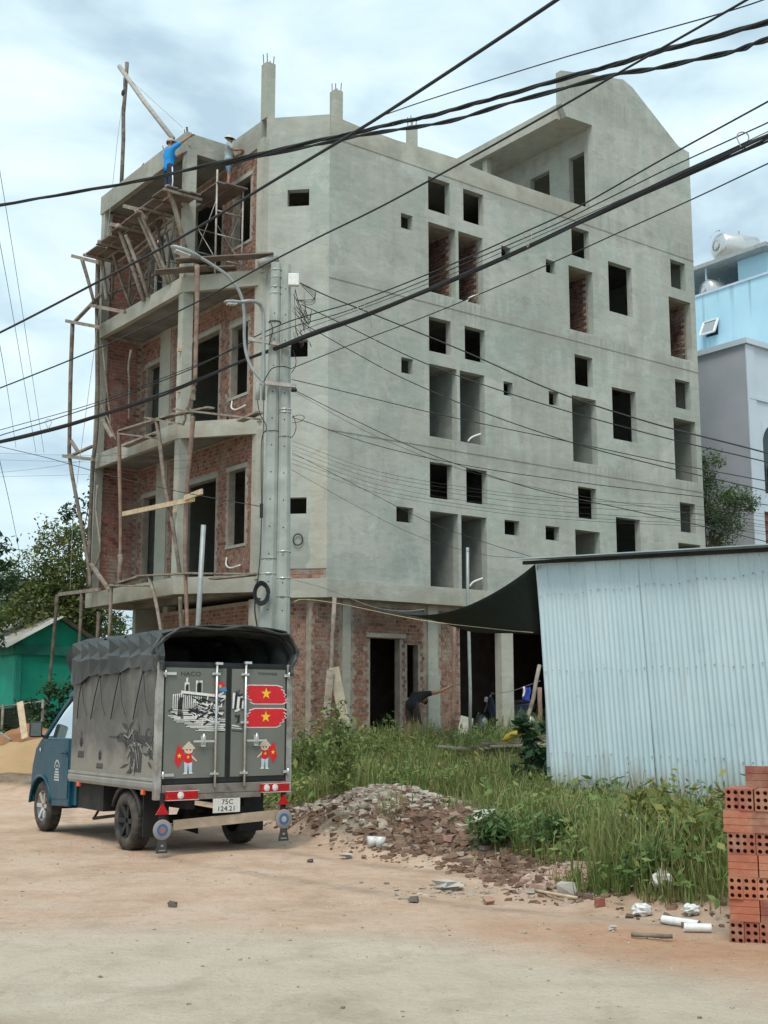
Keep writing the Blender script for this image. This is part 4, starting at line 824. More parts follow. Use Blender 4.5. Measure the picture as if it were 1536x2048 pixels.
# ================================================================ twin concrete utility poles
def pole(label, u0, v0, u1, v1, Y, r0, r1):
    a, b = at(u0, v0, Y), at(u1, v1, Y); k = (gz(a.x, Y)-.3-b.z)/(a.z-b.z); base = b.lerp(a, k)
    root = thing('utility_pole', label, 'utility pole', (base.x, base.y, gz(base.x, base.y)))
    N_ = 14; pts = [base.lerp(b, i/N_) for i in range(N_+1)]; rs = [r0*1.1+(r1-r0*1.1)*i/N_ for i in range(N_+1)]
    m = MB()
    vs = []; fs = []; sq = [(1, .55), (.55, 1), (-.55, 1), (-1, .55), (-1, -.55), (-.55, -1), (.55, -1), (1, -.55)]
    for p, r in zip(pts, rs): vs += [p+Vector((x*r*.93, y*r*.93, 0)) for x, y in sq]
    for i in range(N_):
        for k in range(8): fs.append((i*8+k, i*8+(k+1) % 8, (i+1)*8+(k+1) % 8, (i+1)*8+k))
    fs.append(tuple(N_*8+k for k in range(8))); m.add(vs, fs); m.build('shaft', POLEC, root, world=True)
    m = MB()
    n = int(b.z/.42)
    for i in range(3, n):           # bolt holes down the face
        t = i/n; p = base.lerp(b, t); r = (r0*1.1+(r1-r0*1.1)*t); m.tube([p+Vector((0, -r*.93-.002, 0)), p+Vector((0, -r*.93+.01, 0))], .011, 8)
    m.build('bolt_hole', CHASS, root, world=True)
    return root, base, b
pole_l, pb_l, pt_l = pole('octagonal concrete utility pole carrying two street lamp brackets, strapped to its twin', 536, 1250, 552.5, 527, 19.0, .140, .082)
pole_r, pb_r, pt_r = pole('concrete utility pole with white junction box near its top, strapped to its twin', 565.5, 1250, 573, 530, 18.99, .125, .074)
def pl_at(v, root='l'):          # point on a pole axis at photo height v
    b, t = (pb_l, pt_l) if root == 'l' else (pb_r, pt_r); z = at(560, v, 19).z; return b.lerp(t, (z-b.z)/(t.z-b.z))
def rad_l(p): return .154-.072*(p.z-pb_l.z)/(pt_l.z-pb_l.z)
for v, w, mt, rt in ((541, .016, CHROME, 'l'), (556, .012, CHROME, 'l'), (575, .012, CHROME, 'l'), (588, .012, CHROME, 'l'), (820, .022, CHROME, 'r'), (826, .02, CHROME, 'r'), (1104, .02, CHROME, 'r'), (1157, .022, CHROME, 'r'), (1148, .02, CHROME, 'l'), (645, .02, BLK, 'l'), (1195, .012, BLK, 'r'), (1119, .01, BLK, 'l'), (864, .01, BLK, 'l'), (875, .01, BLK, 'r')):
    p = pl_at(v, rt); r = rad_l(p)*(1 if rt == 'l' else .87)+.006; m = MB()
    ring = [p+Vector((math.cos(a)*r, math.sin(a)*r, .0)) for a in [i*math.pi/8 for i in range(17)]]
    m.tube(ring, w*.5, 6); m.build('strap', mt, pole_l if rt == 'l' else pole_r, world=True)
p = at(587, 560, 18.86); jb = MB().box(p, (.17, .10, .20), rz=.1).build('junction_box', WHITE, pole_r, world=True, bevel=.01)
for (u0, v0, u1, v1) in ((497, 678, 582, 692), (513, 764, 592, 772)):
    m = MB(); m.bar(at(u0, v0, 18.86), at(u1, v1, 18.84), .05, .06); m.build('cross_bar', STEEL_S, pole_l, world=True)
m = MB(); p = at(523, 1020, 18.83); m.bar(p+Vector((0, 0, .10)), p-Vector((0, 0, .12)), .05, .05); m.build('cable_clamp', BLK, pole_l, world=True)
m = MB(); p = at(588, 780, 18.84); M4 = Matrix.Translation(p) @ Matrix.Rotation(math.pi/2, 4, 'Y'); m.lathe([(0, -.05), (.03, -.045), (.04, -.01), (.025, 0), (.04, .02), (.02, .045), (0, .05)], 10, M4); m.build('insulator', BLK, pole_r, world=True)
# cable coil hung on the pole
m = MB()
c = at(523, 1187, 18.82)
for k in range(5):
    r = .10+.012*k; m.tube([c+Vector((math.cos(a)*r*.85+random.gauss(0, .004), -.01*k, math.sin(a)*r*1.25+random.gauss(0, .004))) for a in [i*math.pi/9 for i in range(19)]], .011, 5)
m.tube(catmull([c+Vector((-.08, 0, .1)), c+Vector((-.1, 0, -.25)), c+Vector((-.04, 0, -.6))], 5), .012, 5); m.tube(catmull([c+Vector((-.07, 0, .1)), c+Vector((-.03, 0, .6)), at(523, 1035, 18.82)], 5), .008, 5)
solo(m, 'cable_coil', RUBBER, 'black cable coil hanging low on the twin concrete poles', 'cable coil', loc=c)
# street lamps
def lamp(label, arm, head0, head1, r, hw):
    pts = catmull([at(*q) for q in arm], 6); root = thing('street_lamp', label, 'street lamp', pts[-1])
    m = MB(); m.tube(pts, r, 8); m.build('arm', STEEL, root, world=True)
    a, b = at(*head0), at(*head1); d = (b-a).normalized(); m = MB(); up = Vector((0, 0, 1)); s = d.cross(up).normalized(); up = s.cross(d)
    prof = [(0, .25, .2), (.12, .75, .7), (.45, 1, 1), (.8, .8, .85), (1, .45, .6)]; vs = []; L_ = (b-a).length
    for t, w, h in prof:
        for k in range(8):
            an = math.pi*2*k/8; vs.append(a+d*(t*L_)+s*(math.cos(an)*hw*w)+up*(math.sin(an)*hw*.5*h))
    fs = [(i*8+k, i*8+(k+1) % 8, (i+1)*8+(k+1) % 8, (i+1)*8+k) for i in range(len(prof)-1) for k in range(8)]+[tuple(range(7, -1, -1)), tuple(32+k for k in range(8))]
    m.s = True; m.add(vs, fs); hd = m.build('lamp_head', STEEL, root, world=True)
    m = MB(); c = a+d*L_*.42-up*(hw*.47); m.box(c, (hw*1.3, L_*.5, .02), M=Matrix((s, d, up)).transposed()); m.build('lens', flat('lamp_lens_glass', (.55, .57, .55), .2), hd, world=True)
    return root
lamp('long curved grey street lamp arm reaching out over the balcony scaffold', [(395, 512, 18.3), (425, 530, 18.45), (455, 552, 18.6), (478, 582, 18.72), (488, 620, 18.8), (489, 680, 18.84), (494, 712, 18.84), (505, 738, 18.84), (530, 768, 18.85)], (341, 492, 18.1), (400, 515, 18.3), .026, .10)
lamp('short pale street lamp with hooked arm beside the twin poles', [(482, 604, 18.55), (500, 602, 18.6), (515, 605, 18.7), (524, 618, 18.8), (527, 650, 18.84), (527, 800, 18.86)], (448, 603, 18.4), (484, 605, 18.55), .030, .07)
m = MB(); m.tube([at(516, 765, 18.82), at(515, 800, 18.82)], .035, 8); m.build('lamp_ballast', POLEC, pole_l, world=True)
# ================================================================ cables
def cable(name, label, pts, r, cat='cable', group=None, strands=1, mat=RUBBER, n=7):
    P = catmull([at(*q) for q in pts], n); r *= .86
    if strands == 1:
        m = MB(); m.tube(P, r, 6); return solo(m, name, mat, label, cat, group, loc=P[0])
    root = thing(name, label, cat, P[0], 0, group)
    for k in range(strands):
        ph = 6.283*k/strands; R = r*(1.05 if strands < 4 else .9); seed = random.uniform(0, 10); rr = r*(random.uniform(.7, 1.15) if strands < 4 else random.uniform(.38, .72))
        Q = []
        for i, p in enumerate(P):
            d = (P[min(i+1, len(P)-1)]-P[max(i-1, 0)]).normalized(); s = d.cross(Vector((0, 0, 1))).normalized(); u = s.cross(d); a = ph+i*(.75 if strands < 4 else .18)+seed*.1
            lo = ((k/(strands-1)-.6)*r*3.0*(.35+.65*abs(math.sin(i*.16+.3*seed))) if strands > 3 else 0)
            Q.append(p+s*math.cos(a)*R+u*(math.sin(a)*R+lo))
        m = MB(); m.tube(Q, rr, 6); m.build('strand', mat, root, world=True)
    return root
cable('power_cable', 'twisted pair of black power cables sagging in front of the top floor workers', [(-120, 430, 23), (0, 410, 22), (250, 367, 20), (440, 325, 18.5), (620, 285, 17), (768, 252, 15.8), (883, 226, 15), (1018, 188, 14), (1208, 135, 12.6), (1340, 97, 11.8), (1536, 45, 10.6), (1700, 0, 9.7)], .019, strands=3)
cable('power_cable', 'twisted black power cable passing across the roof fin of the gable', [(440, 331, 18.6), (620, 292, 17), (768, 263, 15.8), (883, 246, 15), (1018, 207, 14), (1208, 155, 12.6), (1330, 133, 11.9), (1468, 102, 11.1), (1536, 78, 10.6), (1700, 20, 9.7)], .017, strands=2)
cable('power_cable', 'thick single black cable climbing steeply from the lower balcony past the small corner vent', [(-150, 735, 21), (0, 665, 20), (180, 572, 18), (370, 470, 16), (530, 372, 14.4), (700, 270, 12.8), (768, 228, 12.2), (918, 130, 11), (1113, 0, 9.6), (1250, -95, 8.7)], .021)
cable('power_cable', 'medium black cable climbing behind the pole tops and over the window bays', [(-150, 832, 22), (0, 776, 21), (200, 695, 19), (390, 606, 17.4), (520, 535, 16.3), (630, 478, 15.4), (768, 410, 14.3), (940, 316, 13), (1128, 210, 11.8), (1258, 134, 11), (1493, 0, 9.6), (1600, -65, 9)], .0135)
cable('overhead_wire', 'thin grey wire in the sky above the twisted power cables', [(768, 230, 15), (880, 192, 14.3), (1138, 112, 12.7), (1438, 28, 11), (1560, -12, 10.4)], .008)
# communication bundle over the poles
for k, (dv, lab) in enumerate(((0, 'heavy bundle of black communication cables slung across the poles and wall'),)):
    cable('cable_bundle', lab, [(-120, 906, 24), (0, 884, 23), (100, 860, 22.3), (200, 830, 21.6), (300, 796, 20.9), (400, 757, 20.2), (500, 715, 19.4), (560, 694, 18.8), (640, 662, 18), (740, 626, 17.2), (900, 560, 15.6), (1055, 492, 14.2), (1200, 425, 13), (1330, 365, 12), (1480, 298, 10.9), (1560, 262, 10.3), (1700, 195, 9.4)], .021, 'cable bundle', strands=9, n=6)
cable('communication_cable', 'black cable running loosely just above the heavy cable bundle', [(-100, 905, 24), (0, 871, 23), (110, 838, 22.2), (250, 790, 21.2), (400, 730, 20), (560, 650, 18.7), (722, 600, 17.2), (900, 530, 15.6), (1054, 462, 14.2), (1160, 412, 13.3), (1326, 318, 12), (1536, 203, 10.5), (1650, 140, 9.8)], .0105)
cable('communication_cable', 'second loose cable tied above the bundle by two wire loops', [(0, 860, 23), (190, 806, 21.7), (380, 735, 20.2), (560, 662, 18.7), (722, 612, 17.2), (1054, 474, 14.2), (1200, 405, 13), (1330, 340, 12), (1486, 268, 10.9), (1536, 245, 10.5), (1650, 190, 9.8)], .008)
cable('communication_cable', 'thin slack wire between the loose cable and the bundle', [(600, 662, 18.3), (860, 566, 16), (1054, 482, 14.2), (1300, 373, 12.2), (1536, 263, 10.5), (1650, 210, 9.8)], .005)
cable('communication_cable', 'single black cable under the bundle starting at the right pole', [(583, 737, 18.85), (700, 690, 17.6), (863, 628, 16), (1060, 545, 14.2), (1271, 450, 12.5), (1407, 388, 11.5), (1536, 327, 10.5), (1650, 275, 9.8)], .008)
for k, (u, v, Y) in enumerate(((1486, 283, 10.85), (1055, 480, 14.1), (722, 617, 17.1), (97, 848, 22.2))):
    m = MB(); c = at(u, v, Y); m.tube([c+Vector((math.cos(a)*.045+.02*math.sin(2*a), 0, math.sin(a)*.095)) for a in [i*math.pi/8 for i in range(17)]], .006, 5)
    solo(m, 'wire_loop', STEEL_S, ('wire hanger loop at the end of the bundle against the open sky beside the gable', 'wire hanger loop on the bundle beside a small square vent', 'wire hanger loop on the bundle close to the pole top', 'wire hanger loop on the bundle left of the scaffold poles')[k], 'wire loop', loc=c)
# service drops to the right
G1 = 'service cables spreading right from the poles'
drops = [('thick service cable from the white junction box dropping right across the wall', [(600, 566, 18.8), (655, 592, 18.6), (743, 627, 18.3), (927, 702, 17.8), (1111, 783, 17.2), (1300, 845, 16.6), (1500, 897, 16), (1640, 935, 15.6)], .013),
         ('service cable leaving the pole just below the junction box', [(603, 609, 18.8), (700, 655, 18.5), (854, 728, 18), (1060, 800, 17.4), (1300, 868, 16.7), (1500, 916, 16), (1640, 950, 15.6)], .010),
         ('service cable leaving the pole beside the wire tangle', [(609, 649, 18.8), (700, 700, 18.5), (805, 756, 18.1), (960, 822, 17.6), (1147, 886, 17.1), (1325, 933, 16.5), (1536, 982, 15.9), (1640, 1005, 15.6)], .009),
         ('service cable crossing the wall from the middle cross bar', [(584, 759, 18.85), (700, 786, 18.5), (866, 826, 18), (1000, 855, 17.5), (1141, 884, 17.1), (1320, 922, 16.5), (1500, 956, 16), (1640, 982, 15.6)], .008),
         ('service cable starting at the black insulator', [(590, 781, 18.84), (707, 839, 18.5), (854, 906, 18), (1050, 973, 17.4), (1250, 1018, 16.8), (1404, 1052, 16.3), (1600, 1100, 15.8)], .0075),
         ('slack wire just under the insulator cable', [(590, 784, 18.84), (707, 850, 18.5), (800, 893, 18.1), (927, 940, 17.7), (1120, 985, 17.1), (1404, 1030, 16.3), (1600, 1062, 15.8)], .004),
         ('service cable starting at the bright strap', [(584, 835, 18.85), (620, 846, 18.7), (750, 890, 18.3), (927, 930, 17.7), (1160, 965, 17), (1404, 994, 16.3), (1600, 1018, 15.8)], .007)]
for lab, pts, r in drops: cable('service_cable', lab, pts, r, group=G1)
for k in range(6):
    v0 = 882+k*9; v1 = 1012+k*9+random.uniform(-4, 4)
    cable('telephone_wire', 'hair thin telephone wire fanning across the lower wall from the poles', [(584, v0, 18.85), (760, v0+.36*(v1-v0)+14, 18.3), (1000, v0+.65*(v1-v0)+16, 17.6), (1200, v0+.84*(v1-v0)+9, 17), (1420, v1, 16.3), (1600, v1+24, 15.8)], .0032, group='hair thin telephone wires')
cable('service_cable', 'wire drooping from the poles down to the metal shed roof', [(584, 905, 18.85), (740, 985, 18.2), (860, 1045, 17.6), (980, 1088, 16.6), (1062, 1113, 15.6)], .005)
cable('service_cable', 'faint wire drooping low across the plaster to the shed', [(584, 940, 18.85), (700, 1005, 18.2), (830, 1070, 17.5), (960, 1108, 16.6), (1062, 1117, 15.55)], .0035)
cable('string_line', 'pale yellow string stretched along the brick ground floor under the beam', [(588, 1203, 19), (610, 1199, 19.5), (680, 1208, 20), (840, 1240, 21), (1000, 1259, 19), (1066, 1265, 16.5)], .008, 'string', mat=flat('pale_cord', (.55, .46, .28), .8))
cable('service_cable', 'grey wire drooping below the beam toward the shade net', [(590, 1160, 18.9), (660, 1180, 19.4), (740, 1212, 20), (800, 1222, 20.5), (850, 1219, 20.5)], .006, mat=STEEL_S)
# left side wires
cable('service_cable', 'black wire sloping down from the street sky to the clamp on the pole', [(-100, 868, 30), (0, 893, 28), (100, 917, 26), (194, 944, 24.4), (311, 973, 22.4), (420, 995, 20.6), (522, 1013, 18.85)], .009)
for k, (a, b) in enumerate((((-60, 905), (500, 902)), ((-60, 918), (500, 915)), ((-60, 950), (240, 905)), ((-60, 955), (510, 922)))):
    cable('telephone_wire', 'hair thin wire strung left from the poles behind the scaffold', [(a[0], a[1], 30), ((a[0]+b[0])/2, (a[1]+b[1])/2+8, 24), (b[0], b[1], 19)], .0032, group='hair thin wires left of the poles')
for k, (a, b) in enumerate((((-30, 165), (88, 905)), ((-20, 380), (72, 905)), ((-10, 640), (32, 895)), ((-8, 890), (48, 1150)))):
    cable('far_power_line', 'hair thin far power line climbing steeply up the open sky', [(a[0], a[1], 22), ((a[0]+b[0])/2+2, (a[1]+b[1])/2, 32), (b[0], b[1], 46)], .008, group='far power lines on the left')
# tangle of loops at the pole top
rr = random.Random(3); tg = thing('cable_tangle', 'tangle of black looped cables below the white junction box', 'cables', at(590, 690, 18.84))
def loop(P, r): m = MB(); m.tube(catmull(P, 6), r, 5); m.build('cable_loop', RUBBER, tg, world=True)
for k in range(15):
    u0, v0 = 585+rr.uniform(-3, 8), rr.uniform(575, 660); u1, v1 = 590+rr.uniform(-2, 35), rr.uniform(590, 690)
    loop([at(u0, v0, 18.86), at((u0+u1)/2+rr.uniform(-8, 26), (v0+v1)/2+rr.uniform(10, 36), 18.78+rr.uniform(-.08, .06)), at(u1, v1, 18.8), at(u1+rr.uniform(-6, 4), v1+rr.uniform(-30, 8), 18.84)], rr.uniform(.003, .006))
for k in range(4): loop([at(602+k*3, 570, 18.8), at(630, 600-k*6, 18.76), at(617+k*3, 610-k*4, 18.8), at(595, 600, 18.84)], .005)
for v in (700, 830): loop([at(586, v, 18.84), at(592, v+20, 18.82), at(590, v+34, 18.82), at(583, v+46, 18.85)], .006)
loop([at(584, 834, 18.84), at(600, 830, 18.8), at(609, 835, 18.8), at(600, 843, 18.8), at(584, 846, 18.84)], .005)
m = MB(); m.tube(catmull([at(540, 640, 18.83), at(545, 660, 18.8), at(538, 690, 18.8)], 5), .008, 5); m.tube(catmull([at(527, 764, 18.83), at(543, 738, 18.78), at(565, 733, 18.82), at(582, 737, 18.86)], 6), .008, 5); m.tube(catmull([at(515, 802, 18.82), at(520, 828, 18.82), at(533, 855, 18.83), at(523, 885, 18.83), at(523, 1015, 18.83)], 6), .007, 5); m.tube(catmull([at(528, 770, 18.82), at(526, 880, 18.82), at(525, 1010, 18.82)], 6), .006, 5)
solo(m, 'lamp_wiring', RUBBER, 'thin black wires hanging down the front of the lamp pole', 'cables')
m = MB(); m.tube(catmull([at(740, 636, 17.15), at(752, 690, 17.2), at(768, 745, 17.2), at(778, 800, 17.2)], 6), .006, 5); solo(m, 'loose_wire', STEEL_S, 'loose grey wire end dangling from the bundle in front of the plaster wall', 'cable')
# ================================================================ timber scaffolds (pixels placed on planes parallel to the facade)
def wob(a, b, n=5, k=.03):
    return [Vector(a).lerp(Vector(b), i/n)+(Vector((random.gauss(0, k), random.gauss(0, k), 0)) if 0 < i < n else Vector((0, 0, 0))) for i in range(n+1)]
def stick(root, name, pts, r, mat, lx):
    P = [wx(u, v, lx) for u, v in pts]
    if len(P) == 2: P = wob(P[0], P[1], 4, .018)
    m = MB(); n = len(P); m.tube(catmull(P, 4), [r*(1.1-.25*i/(4*(n-1))) for i in range(4*(n-1)+1)], 7); return m.build(name, mat, root, world=True)
def board(root, name, p0, p1, lx, w=.14, h=.03, mat=WOOD, lx1=None):
    m = MB(); a = wx(*p0, lx); b = wx(*p1, lx1 if lx1 is not None else lx); m.bar(a, b, w, h); return m.build(name, mat, root, world=True)
def scaffold(label, u, v, lx): p = wx(u, v, lx); return thing('timber_scaffold', label, 'scaffold', (p.x, p.y, p.z))
# far corner, full height
LO = -2.75
s1 = scaffold('tall crooked timber poles with bracket boards at the far balcony corner', 176, 1178, LO)
stick(s1, 'pole', [(145, 645), (141, 756), (139, 870), (140, 924), (159, 1030), (178, 1140), (180, 1175)], .055, WOOD_D, -2.7)
stick(s1, 'pole', [(196, 520), (194, 608), (194, 834), (184, 951), (176, 1178)], .06, WOOD_D, -2.62)
stick(s1, 'pole', [(199, 482), (206, 540), (213, 600)], .06, WOOD, -2.7)
stick(s1, 'pole', [(164, 519), (176, 560), (188, 605)], .05, WOOD_D, -2.75)
stick(s1, 'pole', [(182, 1150), (200, 1100), (192, 1020), (195, 970)], .03, WOOD, -2.6)
for q in (((145, 512), (200, 526)), ((133, 642), (202, 655)), ((182, 611), (250, 624)), ((127, 912), (188, 919)), ((118, 1189), (199, 1179))): board(s1, 'bracket', q[0], q[1], -2.72, .08, .09)
for q in (((151, 642), (203, 588)), ((141, 912), (186, 892)), ((141, 880), (157, 905)), ((182, 1128), (222, 1185)), ((205, 840), (225, 875))): board(s1, 'brace', q[0], q[1], -2.66, .10, .05, WOOD)
# first balcony (lowest)
s2 = scaffold('timber scaffold of posts and boards along the lowest balcony', 218, 1270, LO)
for q in (((223, 1168), (221, 1220), (218, 1275)), ((115, 1189), (108, 1270), (98, 1380), (87, 1475)), ((164, 1186), (160, 1270), (155, 1350)), ((298, 1153), (312, 1205), (324, 1275)), ((360, 1194), (361, 1230), (364, 1290)), ((198, 1225), (194, 1290), (192, 1340))): stick(s2, 'post', list(q), .045, WOOD if q[0][0] in (223, 298) else WOOD_D, -2.72)
for q in (((280, 1152), (395, 1146)), ((393, 1147), (517, 1148)), ((241, 1166), (282, 1153)), ((218, 1171), (296, 1172)), ((425, 1158), (505, 1150))): board(s2, 'plank', q[0], q[1], -2.7, .2, .035)
for q in (((366, 1220), (367, 1290)), ((372, 1215), (373, 1290))): stick(s2, 'post', list(q), .025, WOOD, -2.65)
# second balcony
s3 = scaffold('timber scaffold of leaning posts and boards along the middle balcony', 370, 1150, LO)
for q, r, mt in ((((238, 862), (239, 940), (241, 1050), (240, 1165)), .05, WOOD_R), (((240, 1110), (240, 1165)), .06, WOOD), (((313, 838), (321, 900), (330, 975), (345, 1050), (360, 1148)), .05, WOOD_D), (((387, 832), (381, 900), (373, 990), (370, 1080), (371, 1150), (376, 1280)), .05, WOOD_R), (((374, 820), (380, 800), (388, 780)), .045, WOOD), (((365, 850), (376, 815)), .03, WOOD)): stick(s3, 'post', list(q), r, mt, -2.74)
for q in (((242, 862), (356, 827)), ((354, 829), (422, 815)), ((354, 819), (516, 838)), ((295, 836), (362, 848)), ((250, 893), (310, 868)), ((480, 842), (520, 824)), ((245, 868), (308, 876))): board(s3, 'plank', q[0], q[1], -2.7, .18, .04)
for q in (((205, 690), (214, 780), (222, 850)), ((200, 800), (232, 880)), ((262, 700), (258, 840)), ((455, 838), (452, 790))): stick(s3, 'post', list(q), .028, WOOD_D, -2.6)
board(s3, 'rail', (246, 1028), (388, 998), -2.82, .05, .11, WOOD_L); board(s3, 'rail', (370, 996), (404, 983), -2.86, .05, .12, WOOD_L)
# third balcony, single prop
s4 = scaffold('upright timber prop from the middle balcony to the lamp height', 391, 770, LO)
stick(s4, 'post', [(394, 530), (394, 600), (392, 680), (390, 770)], .055, WOOD_R, -2.8)
for q in (((386, 800), (386, 760), ), ((378, 815), (388, 778))): board(s4, 'brace', q[0], q[1], -2.78, .10, .04)
# rakers and board platform under the roof edge
s5 = scaffold('raking timber props and long plywood platform under the roof edge', 287, 599, -2.6)
for q, r in ((((235, 449), (262, 525), (288, 602)), .06), (((272, 420), (303, 490), (336, 566)), .055), (((281, 424), (312, 495), (340, 565)), .045), (((252, 470), (275, 530), (297, 594)), .05), (((334, 370), (352, 425), (371, 500)), .06)):
    P = [wx(q[0][0], q[0][1], -3.05), wx(q[1][0], q[1][1], -2.8), wx(q[2][0], q[2][1], -2.45)]; m = MB(); m.tube(catmull(P, 4), r, 7); m.build('prop', WOOD, s5, world=True)
def lbox(root, name, a, b, mat):           # box in the building frame
    m = MB(); m.lohi(a, b); m.v = [wor(*p) for p in m.v]; return m.build(name, mat, root, world=True)
for i in range(6):
    for j in range(3):
        y0 = 2.08+i*.79+random.uniform(-.05, .05); x0 = -3.2+j*.30; z = 13.62-.045*i+random.uniform(-.02, .03)
        lbox(s5, 'plank', (x0+.01, y0, z), (x0+.285, y0+.80, z+.03), PLY)
for i, y in enumerate((2.15, 3.35, 4.6, 5.8, 6.7)): lbox(s5, 'bearer', (-3.26, y-.03, 13.54-.055*i), (-2.25, y+.03, 13.60-.055*i), WOOD)
for q in (((248, 412), (282, 420)), ((282, 420), (293, 436)), ((222, 448), (236, 452))): board(s5, 'brace', q[0], q[1], -3.05, .07, .09)
for q in (((234, 527), (348, 437)), ((270, 512), (352, 448)), ((305, 470), (350, 432))): board(s5, 'rail', q[0], q[1], -2.46, .05, .05, WOOD)
for q, r in ((((216, 470), (235, 540), (262, 615)), .04), (((300, 415), (318, 470), (330, 530)), .04), (((322, 385), (330, 450), (345, 520)), .035), (((226, 520), (224, 600)), .035), (((262, 520), (258, 600)), .03), (((300, 540), (296, 590)), .03), (((350, 430), (340, 500), (336, 560)), .03)):
    P = [wx(a, b_v, -2.3-.2*i) for i, (a, b_v) in enumerate(q[::-1])]; m = MB(); m.tube(catmull(P, 4), r, 6); m.build('prop', WOOD_D, s5, world=True)
for q in (((212, 560), (330, 480)), ((215, 590), (318, 545)), ((205, 500), (262, 470))): board(s5, 'rail', q[0], q[1], -2.2, .05, .07, WOOD_D)
# steel frame scaffold with the second platform
p = wor(-1.55, 2.6, 11.74); s6 = thing('frame_scaffold', 'steel tube frame scaffold with a board platform beside the top floor window', 'scaffold', p)
def rod(root, name, pts, r=.022, mat=STEEL_S):
    m = MB(); m.tube([wor(*q) for q in pts], r, 6); return m.build(name, mat, root, world=True)
for y in (1.95, 3.25):
    for x in (-1.95, -1.22): rod(s6, 'upright', [(x, y, 11.75), (x, y, 14.35 if (y < 2 and x < -1.5) else 14.0)], .026)
    for z in (12.1, 12.72, 13.32): rod(s6, 'rung', [(-1.95, y, z), (-1.22, y, z)], .018)
for x in (-1.95, -1.22): rod(s6, 'cross_brace', [(x, 1.95, 12.1), (x, 3.25, 13.6)], .012); rod(s6, 'cross_brace', [(x, 1.95, 13.6), (x, 3.25, 12.1)], .012)
for j in range(4): lbox(s6, 'plank', (-1.97+j*.205, 1.83+random.uniform(-.04, .05), 14.0+.012*(j % 2)), (-1.78+j*.205, 3.32+random.uniform(-.1, .1), 14.035+.012*(j % 2)), PLY)
for (x0, y) in ((-2.1, 4.6), (-2.1, 6.3)):     # more frames standing deep in the balcony
    pass
p = wor(-1.75, 5.4, 11.74); s7 = thing('frame_scaffold', 'steel tube frame scaffold in the dark far end of the top balcony', 'scaffold', p)
for y in (4.7, 6.2):
    for x in (-2.1, -1.4): rod(s7, 'upright', [(x, y, 11.75), (x, y, 13.4)], .022)
    for z in (12.3, 12.9): rod(s7, 'rung', [(-2.1, y, z), (-1.4, y, z)], .016)
for x in (-2.1, -1.4): rod(s7, 'cross_brace', [(x, 4.7, 12.0), (x, 6.2, 13.2)], .012); rod(s7, 'cross_brace', [(x, 4.7, 13.2), (x, 6.2, 12.0)], .012)
# loose boards bridging the balcony corner under the steel frame
s8 = thing('board_platform', 'loose plywood boards bridging the corner of the top balcony', 'boards', wor(-1.9, 1.9, 11.8))
for i, (a, b, z, w) in enumerate((((-2.75, 2.35), (-1.05, .75), 11.98, .32), ((-2.55, 2.6), (-1.5, 1.75), 11.86, .30), ((-3.0, 2.9), (-2.1, 2.0), 11.80, .34))):
    m = MB(); m.bar(wor(*a, z), wor(*b, z+.05), w, .03); m.build('plank', PLY, s8, world=True)
m = MB(); m.tube([wor(-1.35, .95, 11.80), wor(-.98, .72, 11.98)], .11, 7); m.build('cement_bag', simple('cement_sack', (.30, .31, .29), .9, .2, 6, .5), s8, world=True)
# stub nails and shuttering clamps on the corner column
m = MB()
for z in (6.0, 8.9, 9.9, 12.0, 13.6): m.lohi((OUT-.05, CY-.06, z), (OUT+.03, CY+.02, z+.09))
m.build('column_clamp', WOOD_L, bld)
# roof hoist
p = wx(247, 360, -2.3); hoist = thing('roof_hoist', 'timber hoist of a tall pole and slanting boom with pulley on the roof edge', 'hoist', p)
a0, a1 = wor(-2.3, 6.6, 15.3), wx(254, 125, -2.3); m = MB(); m.tube(wob(a0, a1, 5, .02), .055, 7); m.build('mast', WOOD_D, hoist, world=True)
m = MB(); m.tube([wx(239, 133, -2.35), wx(290, 205, -2.33), wx(346, 277, -2.25)], .065, 7); m.build('boom', simple('grey_boom_timber', (.36, .35, .32), .8, .2, 8, .3, 40), hoist, world=True)
m = MB(); m.tube([wx(247, 155, -2.35), wx(247, 182, -2.35)], .008, 5); c = wx(247, 186, -2.35); m.tube([c+Vector((0, 0, .09)), c+Vector((0, 0, .03)), c-Vector((0, 0, .05)), c-Vector((0, 0, .1))], [.03, .06, .06, .02], 8); m.build('pulley', CHASS, hoist, world=True)
m = MB(); m.tube(catmull([wx(247, 190, -2.35), wx(236, 270, -2.5), wx(222, 400, -2.6), wx(196, 640, -2.8), wx(150, 1000, -3.0), wx(140, 1180, -3.0)], 5), .007, 5); m.tube(catmull([wx(256, 155, -2.35), wx(310, 205, -2.35), wx(365, 255, -2.3)], 5), .007, 5); m.build('hoist_rope', STEEL_S, hoist, world=True)
